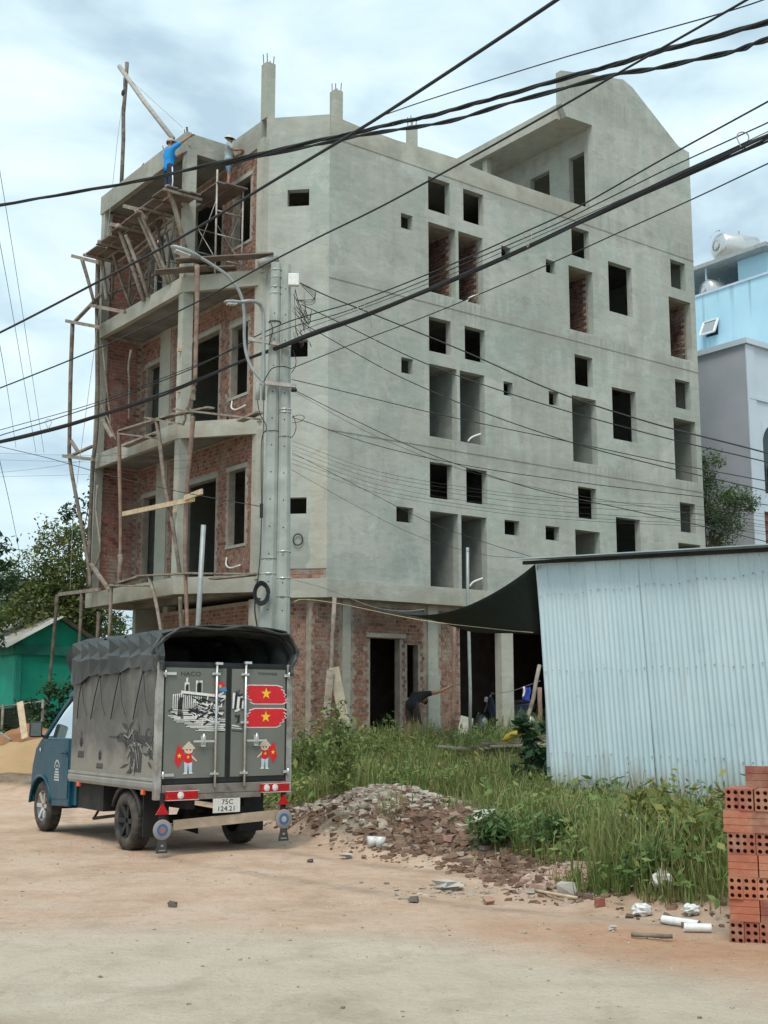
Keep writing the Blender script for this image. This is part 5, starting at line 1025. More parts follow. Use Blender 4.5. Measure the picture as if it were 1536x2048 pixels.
# props and pipes at ground level
def prop(label, name, a, b, ly, r, mat, cat):
    A, B_ = wy(*a, ly), wy(*b, ly); m = MB(); m.tube(wob(A, B_, 4, .012), r, 8); return solo(m, name, mat, label, cat, loc=B_)
prop('pale timber prop holding up the concrete beam', 'timber_prop', (669, 1194), (657, 1480), -.1, .05, WOOD_L if False else WOOD, 'prop')
prop('reddish timber prop beside the brick corner of the ground floor', 'timber_prop', (909, 1238), (905, 1482), -.7, .045, WOOD_R, 'prop')
prop('tall galvanised pipe standing in front of the slot openings', 'steel_pipe', (935, 1095), (940, 1482), -1.2, .04, STEEL, 'pipe')
m = MB(); m.tube([wx(407, 1050, -3.2), wx(396, 1250, -3.2), wx(384, 1470, -3.2)], .055, 8); solo(m, 'steel_pipe', STEEL, 'pale galvanised pipe rising from behind the truck roof', 'pipe')
m = MB(); m.bar(wy(668, 1335, -.25), wy(690, 1450, -.7), .22, .03, (0, 1, 0)); solo(m, 'leaning_board', WOOD_L if False else simple('pale_board', (.36, .32, .24), .85, .2, 6, .3), 'wide pale board leaning on the timber prop', 'board')
m = MB(); m.bar(wy(661, 1340, -.3), wy(652, 1440, -.6), .16, .03, (0, 1, 0)); solo(m, 'leaning_board', WOOD, 'narrow board leaning beside the wide pale board', 'board')
# ================================================================ people
def skin_mesh(name, verts, edges, radii, mat, parent, levels=2):
    me = bpy.data.meshes.new(name); me.from_pydata([tuple(v) for v in verts], edges, []); me.materials.append(mat)
    o = bpy.data.objects.new(name, me); col.objects.link(o); o.parent = parent
    sk = o.modifiers.new('skin', 'SKIN'); sk.use_smooth_shade = True
    for i, r in enumerate(radii):
        d = me.skin_vertices[0].data[i]; d.radius = (r, r) if not isinstance(r, tuple) else r; d.use_root = i == 0
    s = o.modifiers.new('subdivision', 'SUBSURF'); s.levels = s.render_levels = levels
    return o
SKIN = simple('tanned_skin', (.32, .17, .105), .6, .12, 12, 0); HAIR = flat('black_hair', (.015, .012, .01), .6)
def person(label, loc, rz, J, shirt, trouser, hat=None, sleeve=.5, tl=1.0, short=False, scale=1.0, stripe=None, hatbrim=False):
    """J: joints in a frame x right, y forward, z up"""
    root = thing('person', label, 'person', loc, rz); root.scale = (scale,)*3
    J = {k: Vector(v) for k, v in J.items()}
    nm = ['pelvis', 'spine', 'chest', 'neck', 'jaw', 'head', 'crown']; V = [J[k] for k in nm]; E = [(i, i+1) for i in range(6)]; Rr = [.098, .092, .115, .052, .068, .085, .055]
    idx = {k: i for i, k in enumerate(nm)}
    def chain(par, keys, rs):
        last = idx[par]
        for k, r in zip(keys, rs): V.append(J[k]); Rr.append(r); idx[k] = len(V)-1; E.append((last, len(V)-1)); last = len(V)-1
    for s in 'lr':
        chain('chest', ['sh'+s, 'el'+s, 'wr'+s, 'pa'+s], [.058, .042, .028, .034]); chain('pelvis', ['hp'+s, 'kn'+s, 'an'+s, 'to'+s], [.085, .055, .038, .035])
        w, p = J['wr'+s], J['pa'+s]; d = (p-w).normalized(); sd = d.cross(Vector((.3, .5, .8))).normalized(); nn = d.cross(sd)
        for f, (off, ln) in enumerate(((-.03, .06), (-.01, .075), (.01, .078), (.03, .065))):
            a = p+d*ln*.55+sd*off+nn*.005; b = p+d*ln+sd*off*1.1+nn*.022; V.extend([a, b]); Rr.extend([.0095, .008]); E.extend([(idx['pa'+s], len(V)-2), (len(V)-2, len(V)-1)])
        a = p-d*.01+sd*.045; b = p+d*.02+sd*.06+nn*.01; V.extend([a, b]); Rr.extend([.011, .009]); E.extend([(idx['pa'+s], len(V)-2), (len(V)-2, len(V)-1)])
    skin_mesh('body', V, E, Rr, SKIN, root)
    # face
    h = J['head']; fd = (J['face']-h).normalized(); up = (J['crown']-J['jaw']).normalized(); sd = fd.cross(up).normalized(); m = MB()
    for s in (-1, 1): m.lathe([(0, .008), (.009, 0), (0, -.008)], 8, Matrix.Translation(h+fd*.078+sd*s*.032+up*.0))
    m.build('eyes', HAIR, root); m = MB(); m.chunk(h+fd*.09-up*.025, .028); m.build('nose', SKIN, root); m = MB()
    for s in (-1, 1): m.lathe([(0, .03), (.014, .015), (.018, 0), (.012, -.02), (0, -.03)], 8, Matrix.Translation(h+sd*s*.084-up*.01))
    m.build('ears', SKIN, root); m = MB(); m.bar(h+fd*.078-up*.058-sd*.02, h+fd*.078-up*.058+sd*.02, .006, .008); m.build('mouth', simple('lips', (.22, .09, .07), .6, .1), root)
    M4 = Matrix.Translation(h) @ Matrix((sd, fd, up)).transposed().to_4x4(); m = MB(); m.lathe([(.088, -.02), (.094, .03), (.08, .07), (.045, .098), (0, .105)], 14, M4 @ Matrix.Translation((0, -.012, 0))); m.build('hair', HAIR, root)
    if hat:
        m = MB(); m.lathe([(.098, .03), (.10, .06), (.085, .095), (.05, .118), (0, .123)] if not hatbrim else [(.155, .028), (.15, .036), (.10, .045), (.10, .075), (.085, .105), (.05, .118), (0, .12)], 18, M4)
        if not hatbrim: m.add([M4 @ Vector(q) for q in ((-.075, .07, .035), (.075, .07, .035), (.06, .165, .02), (-.06, .165, .02))], [(0, 1, 2, 3)])
        m.build('hat', hat, root)
    # clothes, shells just outside the body
    V = [J['pelvis']+(J['pelvis']-J['spine'])*.75, J['pelvis'], J['spine'], J['chest'], J['chest'].lerp(J['neck'], .5)]; E = [(i, i+1) for i in range(4)]; Rr = [.135, .135, .13, .145, .085]
    for s in 'lr':
        e = J['sh'+s].lerp(J['el'+s], min(1, sleeve*1.6)); V += [J['sh'+s], J['sh'+s].lerp(e, .55), e]; n = len(V); E += [(3, n-3), (n-3, n-2), (n-2, n-1)]; Rr += [.078, .066, .06]
    skin_mesh('shirt', V, E, Rr, shirt, root)
    V = [J['pelvis'].lerp(J['spine'], .55), J['pelvis']]; E = [(0, 1)]; Rr = [.115, .128]
    for s in 'lr':
        k = J['kn'+s]; a = J['an'+s]; last = k.lerp(a, -.02) if short else k.lerp(a, .93)
        V += [J['hp'+s], J['hp'+s].lerp(k, .6), k, last]; n = len(V); E += [(1, n-4), (n-4, n-3), (n-3, n-2), (n-2, n-1)]; Rr += [.102, .088, .075, .07 if short else .055]
    skin_mesh('trousers', V, E, Rr, trouser, root)
    if stripe:
        m = MB(); m.tube([J['hpr']+Vector((.09, 0, 0)), J['knr']+Vector((.072, 0, 0)), J['anr']+Vector((.05, 0, 0))], .016, 6); m.build('trouser_stripe', stripe, root)
    for s in 'lr':
        m = MB(); d = (J['to'+s]-J['an'+s]); d.z = 0; d.normalize(); c = J['an'+s]+d*.055; m.box((c.x, c.y, c.z-.035), (.085, .25, .07), rz=math.atan2(d.y, d.x)-math.pi/2); m.build('shoe', flat('worn_shoe', (.28, .12, .07), .8), root, bevel=.02)
    return root
ST = dict(pelvis=(0, 0, .90), spine=(0, .01, 1.10), chest=(0, .0, 1.28), neck=(0, .01, 1.42), jaw=(0, .03, 1.48), head=(0, .03, 1.54), crown=(0, .02, 1.60), face=(0, .2, 1.54),
          shl=(-.17, 0, 1.33), ell=(-.22, .05, 1.07), wrl=(-.2, .2, .90), pal=(-.2, .26, .86), shr=(.17, 0, 1.33), elr=(.22, .05, 1.07), wrr=(.2, .2, .9), par=(.2, .26, .86),
          hpl=(-.09, 0, .84), knl=(-.10, .04, .47), anl=(-.11, 0, .08), tol=(-.12, .12, .04), hpr=(.09, 0, .84), knr=(.10, .03, .47), anr=(.11, 0, .08), tor=(.12, .12, .04))
# worker reaching up to the boom
J = dict(ST, elr=(.30, .17, 1.50), wrr=(.40, .33, 1.66), par=(.43, .38, 1.70), ell=(-.10, .27, 1.26), wrl=(.12, .42, 1.44), pal=(.17, .44, 1.48), face=(.07, .2, 1.56), chest=(.02, .03, 1.28))
FAC = math.atan2(RX.y, RX.x)-math.pi/2
person('worker in bright blue shirt reaching up to the roof beam from the platform', wor(-2.78, 2.88, 13.65), FAC+.05, J, simple('bright_blue_shirt', (.01, .25, .62), .8, .15, 8, .3, 20), simple('navy_trousers', (.02, .035, .07), .9, .2, 8, .2), simple('pale_cap', (.50, .38, .30), .8, .1), .75, stripe=P_WHT, scale=.98)
J = dict(ST, elr=(.24, .16, 1.12), wrr=(.10, .33, 1.22), par=(.05, .37, 1.24), ell=(-.24, .16, 1.13), wrl=(-.08, .34, 1.20), pal=(-.03, .38, 1.22), knl=(-.1, .05, .47), face=(.12, .2, 1.50))
person('worker in washed grey shirt and denim shorts standing on the scaffold boards', wor(-1.45, 2.3, 14.03), FAC-.55, J, simple('washed_grey_shirt', (.30, .36, .37), .9, .35, 9, .3, 20), simple('denim_shorts', (.12, .20, .27), .9, .25, 9, .2), simple('pale_hat', (.55, .54, .50), .8, .1), .5, short=True, scale=.9, hatbrim=True)
J = dict(ST, pelvis=(0, -.12, .86), spine=(0, .06, .98), chest=(0, .26, 1.05), neck=(0, .39, 1.04), jaw=(0, .46, 1.0), head=(0, .50, .96), crown=(0, .55, .93), face=(0, .52, .78),
         shl=(-.16, .28, 1.06), ell=(-.18, .42, .82), wrl=(-.12, .52, .60), pal=(-.11, .54, .54), shr=(.16, .28, 1.08), elr=(.40, .40, 1.12), wrr=(.60, .50, 1.22), par=(.66, .53, 1.25),
         hpl=(-.09, -.1, .80), knl=(-.1, .0, .45), anl=(-.12, -.08, .08), tol=(-.12, .05, .04), hpr=(.09, -.1, .80), knr=(.1, .02, .45), anr=(.12, -.02, .08), tor=(.12, .1, .04))
pw = wor(1.55, -1.2, 0); person('worker in black shirt bending forward beside the ground floor doorway', (pw.x, pw.y, gz(pw.x, pw.y)-.02), math.radians(-28), J, simple('black_shirt', (.016, .016, .018), .9, .2, 8, .2), simple('dark_shorts', (.05, .045, .04), .9, .2, 8, .2), None, .35, short=True)
# ================================================================ corrugated metal shed
sa = at(1070, 1125, 15.5); SD = Vector((math.sin(math.radians(142.6)), math.cos(math.radians(142.6)), 0)); SB = RX.copy()
shed = thing('metal_shed', 'pale blue corrugated metal sheet shed with dark gap under the roof edge on the grassy plot', 'shed', (sa.x, sa.y, .3))
SHEETM, t_, b_ = new_mat('corrugated_zinc'); N = NT(t_); p_ = N.pos()
c_ = N.ramp(N.noise(p_, .8, 5, .6), [(.3, (.49, .63, .68)), (.55, (.56, .69, .735)), (.75, (.62, .745, .785))])
c_ = N.mix(N.ramp(N.noise(N.pos((3, 3, .25)), 1.2, 5), [(.52, 0.0), (.75, .5)]), c_, (.42, .55, .59)); c_ = N.mix(N.ramp(N.noise(p_, 9, 6, .7), [(.62, 0.0), (.75, .4)]), c_, (.27, .26, .22))
sz_ = t_.nodes.new('ShaderNodeSeparateXYZ'); N.l(p_, sz_.inputs[0]); mud = N.ramp(N.math('SUBTRACT', sz_.outputs[2], N.math('MULTIPLY', N.noise(N.pos((3, 3, 1)), 1.3, 6, .7), .9)), [(.05, .75), (.42, 0.0)]); c_ = N.mix(mud, c_, (.33, .31, .25)); c_ = N.mix(1.0, c_, N.ramp(t_.nodes.new('ShaderNodeObjectInfo').outputs['Random'], [(0, (.86, .87, .87)), (1, (1.0, 1.0, 1.0))]), 'MULTIPLY'); rs_ = N.math('MULTIPLY', N.ramp(N.noise(N.pos((5, 5, .18)), 1.6, 5, .6), [(.60, 0.0), (.70, .5)]), N.ramp(N.noise(p_, 1.1, 4), [(.5, 0.0), (.6, 1.0)])); c_ = N.mix(rs_, c_, (.40, .33, .25)); N.l(c_, b_.inputs['Base Color']); b_.inputs['Roughness'].default_value = .45; b_.inputs['Metallic'].default_value = .0; N.bump(N.noise(p_, 6, 4), .15, .02, b_)
SHEAR = -.068
def sheet(o, d, n, width, z0, z1a, z1b, name, shear=SHEAR):
    """corrugated sheet: o foot of its left edge, d direction, n outward normal"""
    per = .076; k = int(round(width/per)); m = MB(); vs = []; fs = []
    for i in range(k*6+1):
        s = i/6*per; ph = (i % 6)/6; wv = (0, .35, 1, 1, .35, 0)[i % 6]*.013 if True else 0
        big = .012 if (i//6) % 5 == 2 else 0
        zt = z1a+(z1b-z1a)*s/width
        for zz in (z0, (z0+zt)/2, zt): vs.append(o+d*(s+shear*(zz-z0-1.4))+n*(wv+big*(wv > .01)+.006*math.sin(s*2.1+zz))+Vector((0, 0, zz)))
    for i in range(k*6):
        for j in range(2): fs.append((i*3+j, (i+1)*3+j, (i+1)*3+j+1, i*3+j+1))
    m.add(vs, fs); return m.build(name, SHEETM, shed, world=True)
base = Vector((sa.x+.10, sa.y, 0)); SN = Vector((SD.y, -SD.x, 0))
if SN.y > 0: SN = -SN
for i in range(5):
    w = .836; o = base+SD*(i*w-.0)+SN*(.012*(i % 2)); h0 = 3.27-.045*i; sheet(o, SD, SN, w+.03, .12, h0, h0-.045, 'wall_sheet')
for i in range(5): sheet(base+SB*(i*.836)+Vector((.0, .02, 0)), SB, Vector((-SB.y, SB.x, 0)), .85, .12, 3.26+.02*i, 3.28+.02*i, 'wall_sheet', 0)
m = MB(); e0, e1 = base-SD*.30-SN*.0+Vector((0, 0, 3.335)), base+SD*4.2+Vector((0, 0, 3.075))
q = SB*4.2+Vector((0, 0, .35)); o_ = SN*.22; m.add([e0+o_, e1+o_, e1+q, e0+q, e0+o_+Vector((0, 0, .012)), e1+o_+Vector((0, 0, .012)), e1+q+Vector((0, 0, .012)), e0+q+Vector((0, 0, .012))], [(3, 2, 1, 0), (4, 5, 6, 7), (0, 1, 5, 4), (1, 2, 6, 5), (2, 3, 7, 6), (3, 0, 4, 7)]); m.build('roof_sheet', simple('roof_zinc', (.42, .50, .52), .5, .15, 3, .1, metal=.3), shed, world=True)
m = MB()
for i in range(34):
    for zq in (.9, 1.9, 2.85): q0 = base+SD*(.06+i*.123+SHEAR*(zq-1.5))+SN*.026+Vector((0, 0, zq+.02*math.sin(i))); m.box(q0, (.012, .012, .012))
tag(m.build('screw_rows', STEEL_S, shed, world=True), kind='stuff')
m = MB(); m.bar(e0+SN*.05-Vector((0, 0, .03)), e1+SN*.05-Vector((0, 0, .03)), .04, .045); m.build('eave_gap_shade', CHASS, shed, world=True)  # black bar stands in for the shade in the gap under the roof sheet
# shade net slung from shed corner to the building
NET = simple('black_shade_net', (.012, .02, .02), .9, .3, 5, .3, 120)
m = MB(); m.s = True; nx, ny = 26, 12
c0 = at(1070, 1128, 15.45); c1 = wy(738, 1216, -.15); c2 = at(1082, 1268, 17.0); c3 = wy(840, 1222, .1)
for j in range(ny+1):
    v = j/ny
    for i in range(nx+1):
        u = i/nx; a = c0.lerp(c1, u); b = c2.lerp(c3, u); p = a.lerp(b, v); sag = .62*math.sin(math.pi*min(1, u*1.0))**.9*(1-.55*u)
        p.z -= sag*(1-v*.55)*.9+.05*math.sin(9*u+3*v)*v*(1-u); m.v.append(p)
m.f = [(j*(nx+1)+i, j*(nx+1)+i+1, (j+1)*(nx+1)+i+1, (j+1)*(nx+1)+i) for j in range(ny) for i in range(nx)]; m.m = [0]*len(m.f); m.sm = [True]*len(m.f)
net = solo(m, 'shade_net', NET, 'black shade net sagging between metal shed corner and building beam', 'net'); sm_ = net.modifiers.new('thickness', 'SOLIDIFY'); sm_.thickness = .006
prop('timber post leaning on the shed corner', 'timber_prop', (1079, 1330), (1052, 1462), -2.6, .045, WOOD, 'post'); prop('upright reddish post at the shed corner', 'timber_prop', (1079, 1375), (1077, 1470), -3.2, .05, WOOD_R, 'post')
# ================================================================ stack of hollow bricks
STK = [simple('fired_clay_'+str(i), c, .85, .12, 14, .4, 90, dirt=(.40, .24, .16), dirt_scale=6) for i, c in enumerate(((.40, .135, .08), (.30, .095, .065), (.44, .18, .11), (.24, .08, .06)))]
BLs, BWs, BHs = .178, .086, .132
def hollow_brick(mat):
    m = MB(); g_ = .005; L2, W2, H2 = BLs/2, BWs/2, BHs/2
    bands = [(-H2, -H2*.36), (-H2*.30, H2*.30), (H2*.36, H2)]                # grooved long faces
    for s in (-1, 1):
        for a, b in bands: m.add([(-L2, s*W2, a), (L2, s*W2, a), (L2, s*W2, b), (-L2, s*W2, b)], [(0, 1, 2, 3) if s < 0 else (3, 2, 1, 0)])
        for (a, b), (c, d) in zip(bands, bands[1:]):
            y = s*(W2-g_); m.add([(-L2, s*W2, b), (L2, s*W2, b), (L2, y, (b+c)/2), (-L2, y, (b+c)/2), (L2, s*W2, c), (-L2, s*W2, c)], [(0, 1, 2, 3), (3, 2, 4, 5)] if s < 0 else [(3, 2, 1, 0), (5, 4, 2, 3)])
    for s in (-1, 1): m.add([(-L2, -W2, s*H2), (L2, -W2, s*H2), (L2, W2, s*H2), (-L2, W2, s*H2)], [(0, 1, 2, 3) if s > 0 else (3, 2, 1, 0)])
    for s in (-1, 1):                                                        # ends with six round holes
        x = s*L2; cw, ch = BWs/2, BHs/3; r = .0135
        for i in range(2):
            for j in range(3):
                cy, cz = -W2+cw*(i+.5), -H2+ch*(j+.5); n = 8; ov = []; iv = []; dv = []
                for k in range(n):
                    a = k*math.pi/4; ca, sa_ = math.cos(a), math.sin(a); mx_ = max(abs(ca), abs(sa_)); ov.append((x, cy+ca/mx_*cw/2, cz+sa_/mx_*ch/2)); iv.append((x, cy+ca*r, cz+sa_*r)); dv.append((x-s*.12, cy+ca*r, cz+sa_*r))
                f = [(k, (k+1) % n, n+(k+1) % n, n+k) for k in range(n)]+[(n+k, n+(k+1) % n, 2*n+(k+1) % n, 2*n+k) for k in range(n)]+[tuple(range(2*n, 3*n))]
                if s < 0: f = [tuple(reversed(q)) for q in f]
                m.add(ov+iv+dv, f)
    me = m.build('brick', mat, stack); return me
PHI = math.radians(-25); sp_ = Vector((2.135+.173*math.cos(PHI), 7.87+.173*math.sin(PHI), 0)); sp_.z = gz(sp_.x, sp_.y)-.01
stack = thing('brick_stack', 'neat stack of orange red six hole clay bricks beside the grass', 'bricks', sp_, PHI)
protos = [hollow_brick(m_) for m_ in STK]; used = [False]*4
def put_brick(x, y, z, rz, k=None):
    k = random.randrange(4) if k is None else k
    if used[k]: o = protos[k].copy(); col.objects.link(o); o.parent = stack
    else: o = protos[k]; used[k] = True
    o.location = (x, y, z); o.rotation_euler = (0, 0, rz)
for ly_ in range(8):
    z = BHs/2+ly_*(BHs+.001)
    if ly_ % 2 == 0:
        for i in range(8):
            for j in range(2): put_brick(-.13+i*.0895+random.gauss(0, .003), .09+j*.181+random.gauss(0, .009), z, math.pi/2+random.gauss(0, .03), (3, 1, 1, 0, 2, 1, 0, 3)[i] if ly_ in (0, 4) else (1 if ly_ == 6 else random.choice((0, 2))))
    else:
        for i in range(4):
            for j in range(4 if ly_ < 7 else 2): 
                if ly_ == 7 and i == 0 and j == 0: continue
                put_brick(-.08+i*.182+(.02 if ly_ == 5 else 0)*-1+(.09 if ly_ == 7 else 0)+random.gauss(0, .003), .045+j*.0895+(.09 if ly_ == 7 and i == 0 else 0), z, random.gauss(0, .028)+(math.pi if j % 2 else 0), None)
# ================================================================ houses behind
LAV = simple('lavender_render', (.36, .38, .42), .8, .08, 1.0, .1, 30); LAVF = simple('pale_blue_render', (.50, .58, .66), .8, .06, 1.0, .1, 30)
SKYB = None
SKYB, t_, b_ = new_mat('sky_blue_paint'); N = NT(t_); p_ = N.pos(); c_ = N.ramp(N.noise(p_, .5, 4), [(.3, (.36, .60, .72)), (.7, (.46, .70, .80))])
st_ = N.noise(N.pos((2.6, 2.6, .10)), 1.0, 5, .6); c_ = N.mix(N.ramp(st_, [(.56, 0.0), (.72, .7)]), c_, (.17, .26, .32)); N.l(c_, b_.inputs['Base Color']); b_.inputs['Roughness'].default_value = .85
DARKG = flat('dark_window_glass', (.02, .035, .045), .12)
hc = at(1490, 682, 38); hl = thing('lavender_house', 'lavender grey rendered house with pale street front and arched window', 'house', (hc.x, hc.y, .5))
def hw(o, a, b, z): return Vector((o.x, o.y, 0))+RX*a+LX*b+Vector((0, 0, z))
def hbox(root, o, name, a, b, mat):
    m = MB(); m.lohi(a, b); m.v = [hw(o, *p) for p in m.v]; return m.build(name, mat, root, world=True)
hbox(hl, hc, 'side_wall', (0, .02, .3), (.2, 14, 13.1), LAV)
fw = MB(); wall(fw, (.02, 0), (1, 0), 9, .3, 13.1, .2, [(.66, 2.1, 8.3, 10.6), (.55, 3.2, 1.0, 7.7)]); fw.v = [hw(hc, *p) for p in fw.v]; fw.build('front_wall', LAVF, hl, world=True)
hbox(hl, hc, 'roof', (-.1, -.12, 13.1), (9, 14, 13.28), LAVF); hbox(hl, hc, 'string_course', (.03, -.05, 11.3), (9, -.001, 11.42), LAVF); hbox(hl, hc, 'corner_strip', (-.03, -.04, .4), (.40, -.002, 13.08), LAVF)
hbox(hl, hc, 'back_wall', (.2, 13.8, .3), (9, 14, 13.1), LAV); hbox(hl, hc, 'window_glass', (.66, .12, 8.3), (2.1, .15, 10.9), DARKG); hbox(hl, hc, 'shutter', (.55, .10, 1.0), (3.2, .14, 7.7), simple('brown_louvre', (.13, .055, .04), .7, .2, 8, .2))
m = MB(); n = 12      # arch head over the tall window
for i in range(n):
    a0, a1 = math.pi*i/n, math.pi*(i+1)/n
    for (x0, x1) in ((1.38+.725*math.cos(a0), 1.38+.725*math.cos(a1)),): m.add([hw(hc, x0, -.012, 9.9+.72*math.sin(a0)), hw(hc, x1, -.012, 9.9+.72*math.sin(a1)), hw(hc, x1, -.012, 10.66), hw(hc, x0, -.012, 10.66)], [(0, 1, 2, 3)])
m.build('arch_head', LAVF, hl, world=True)
for k in range(9): hbox(hl, hc, 'railing_bar', (.7+k*.16, -.03, 8.3), (.73+k*.16, -.002, 9.2), CHASS)
for k in range(22): hbox(hl, hc, 'louvre', (.55, .06, 1.1+k*.30), (3.2, .10, 1.28+k*.30), simple('brown_louvre_slat', (.16, .065, .05), .7, .2, 8, .2) if k == 0 else bpy.data.materials['brown_louvre_slat'])
hbox(hl, hc, 'pipe', (-.06, .9, 6.5), (-.01, .96, 6.9), LAV)
bc = at(1560, 540, 46); bh = thing('sky_blue_house', 'tall sky blue house with stained parapet and roof water tanks', 'house', (bc.x, bc.y, .5))
zp = at(1470, 575, 48).z
hbox(bh, bc, 'side_wall', (0, 0, .3), (.2, 13, zp), SKYB); hbox(bh, bc, 'front_wall', (.2, -.0, .3), (8, .2, zp), SKYB); hbox(bh, bc, 'parapet_coping', (-.06, -.06, zp), (.26, 13.05, zp+.09), LAVF); hbox(bh, bc, 'roof_deck', (.2, .2, zp-1.0), (8, 13, zp-.8), SKYB)
hbox(bh, bc, 'stair_tower', (.9, 1.2, zp-.8), (4.0, 1.4, zp+1.35), SKYB); hbox(bh, bc, 'stair_tower', (.9, 1.4, zp-.8), (1.1, 2.6, zp+1.35), SKYB); hbox(bh, bc, 'stair_tower', (3.2, 2.2, zp-.8), (3.4, 9.6, zp+1.3), simple('grey_green_render', (.30, .38, .38), .9, .1)); hbox(bh, bc, 'tower_roof', (.3, .8, zp+1.36), (4.2, 7.2, zp+1.52), simple('roof_concrete', (.33, .35, .35), .9, .15))  # inner tower wall in a duller grey-green
wn_ = hbox(bh, bc, 'vent_window', (-.02, 3.05, zp-1.85), (-.005, 3.65, zp-1.25), DARKG)
m = MB(); a, b, c, d = hw(bc, -.05, 3.7, zp-1.2), hw(bc, -.05, 3.0, zp-1.2), hw(bc, -.35, 3.0, zp-1.8), hw(bc, -.35, 3.7, zp-1.8)
for p, q in ((a, b), (b, c), (c, d), (d, a)): m.bar(p, q, .10, .06)
m.build('tilted_sash', WHITE, wn_, world=True); m = MB(); m.add([a, b, c, d], [(0, 1, 2, 3)]); m.build('sash_glass', flat('sash_pane', (.30, .34, .34), .2), wn_, world=True)
for k in range(2): hbox(bh, bc, 'post', (.5, 3.9+k*3.1, zp-.8), (.56, 3.96+k*3.1, zp+1.36), LAVF)
INOX = flat('stainless_tank', (.62, .63, .62), .28, .75)
def tank(label, c, r, L_, ax):
    root = thing('water_tank', label, 'water tank', c-Vector((0, 0, r+.18))); M4 = Matrix.Translation(c) @ Vector(ax).to_track_quat('Z', 'Y').to_matrix().to_4x4()
    m = MB(); m.lathe([(0, -L_/2-.12), (r*.5, -L_/2-.09), (r*.86, -L_/2-.02), (r, -L_/2+.08), (r, -.02), (r*1.012, 0), (r, .02), (r, L_/2-.08), (r*.86, L_/2+.02), (r*.5, L_/2+.09), (0, L_/2+.12)], 28, M4); m.build('barrel', INOX, root, world=True)
    m = MB(); m.lathe([(0, L_/2+.15), (r*.36, L_/2+.14), (r*.38, L_/2+.125), (r*.36, L_/2+.10)], 20, M4); m.build('end_cap', CHROME, root, world=True)
    m = MB(); m.lathe([(r*.34, L_/2+.147), (r*.40, L_/2+.135)], 20, M4); m.build('cap_ring', STEEL_S, root, world=True)
    m = MB()
    for s in (-.3, .3):
        for q in (-1, 1):
            b0 = M4 @ Vector((0, 0, s*L_)); sdv = Vector(ax).cross(Vector((0, 0, 1))).normalized(); m.tube([b0+sdv*q*r*.6-Vector((0, 0, r*.7)), b0+sdv*q*r*.75-Vector((0, 0, r+.18))], .03, 6)
    m.build('stand', STEEL, root, world=True)
    m = MB(); t = M4 @ Vector((0, 0, -.1*L_)); m.tube([t+Vector((0, 0, r-.02)), t+Vector((0, 0, r+.22))], .03, 6); m.build('vent_pipe', STEEL, root, world=True)
    return root, M4
AX = (hw(bc, -1, .35, 0)-hw(bc, 0, 0, 0)).normalized()
t1, M4 = tank('large stainless water tank lying on top of the blue house stair tower', hw(bc, 1.75, 3.25, zp+2.32), .60, 1.75, AX)
m = MB()
for k in range(5):       # blue lettering marks round the end of the drum
    a = math.radians(60+k*15)
    q = [M4 @ Vector((rr_*math.cos(a+da), rr_*math.sin(a+da), z_)) for rr_, z_, da in ((.60, .99, 0), (.665, .93, 0), (.665, .93, .16), (.60, .99, .16))]; q2 = [p+AX*.02 for p in q]; m.add(q2, [(0, 1, 2, 3)])
m.build('blue_marking', flat('tank_marking_blue', (.05, .10, .22), .5), t1, world=True)
tank('smaller stainless water tank sheltered under the blue house tower roof', hw(bc, 1.0, 3.75, zp+.35), .50, 1.2, AX)
# ---- left side of the street
GREEN = simple('emerald_paint', (.01, .33, .225), .75, .15, 1.5, .2, 30, dirt=(.012, .24, .165), dirt_scale=1.2)
go = at(35, 1300, 34); hut = thing('green_hut', 'small emerald green house with pale corrugated gable roof', 'house', (go.x, go.y, .3))
GW, GL = 2.3, 7.0; ze = 3.3; zr = 4.0
hbox(hut, go, 'side_wall', (0, 0, .2), (.15, GL, ze), GREEN)
m = MB(); m.prism([(0, .2), (GW, .2), (GW, ze), (GW/2, zr), (0, ze)], 1, -.002, .15); m.v = [hw(go, *p) for p in m.v]; m.build('gable_wall', GREEN, hut, world=True)
hbox(hut, go, 'eave_beam', (-.12, -.1, ze-.32), (.0, GL, ze-.02), simple('green_beam', (.02, .17, .13), .8, .2, 3, .2)); hbox(hut, go, 'eave_beam', (-.12, -.12, ze-.32), (GW, -.004, ze-.05), bpy.data.materials['green_beam']); hbox(hut, go, 'corner_strip', (-.03, -.03, .2), (.12, .0-.003, ze-.33), simple('light_green_paint', (.03, .33, .25), .7, .1))
for s, nm in ((-1, 0), (1, 1)):
    m = MB(); n = 36
    for i in range(n):
        y0, y1 = -.4+(GL+.6)*i/n, -.4+(GL+.6)*(i+1)/n; up = .04*(i % 2); x_e, x_r = (-.45, GW/2) if s < 0 else (GW+.45, GW/2); zlo = ze-.16
        m.add([hw(go, x_e, y0, zlo+up), hw(go, x_e, y1, zlo+.04-up), hw(go, x_r, y1, zr+.09-up), hw(go, x_r, y0, zr+.05+up)], [(0, 1, 2, 3)])
    m.build('roof_sheet', simple('weathered_roof', (.34, .34, .31), .85, .2, 2, .3, 20, dirt=(.22, .20, .17)) if s < 0 else bpy.data.materials['weathered_roof'], hut, world=True)
wn_ = hbox(hut, go, 'shutter', (-.03, 1.3, 1.1), (-.005, 2.3, 2.5), bpy.data.materials['green_beam'])
fo = at(-40, 1200, 62); fh = thing('distant_house', 'pale grey distant house glimpsed between tree crowns above the hut', 'house', (fo.x, fo.y, .3)); zt = at(0, 1165, 62).z
hbox(fh, fo, 'wall', (0, 0, .2), (5, 8, zt), simple('pale_grey_render', (.48, .50, .55), .9, .08)); hbox(fh, fo, 'roof', (-.3, -.3, zt), (5.3, 8.3, zt+.3), LAV)
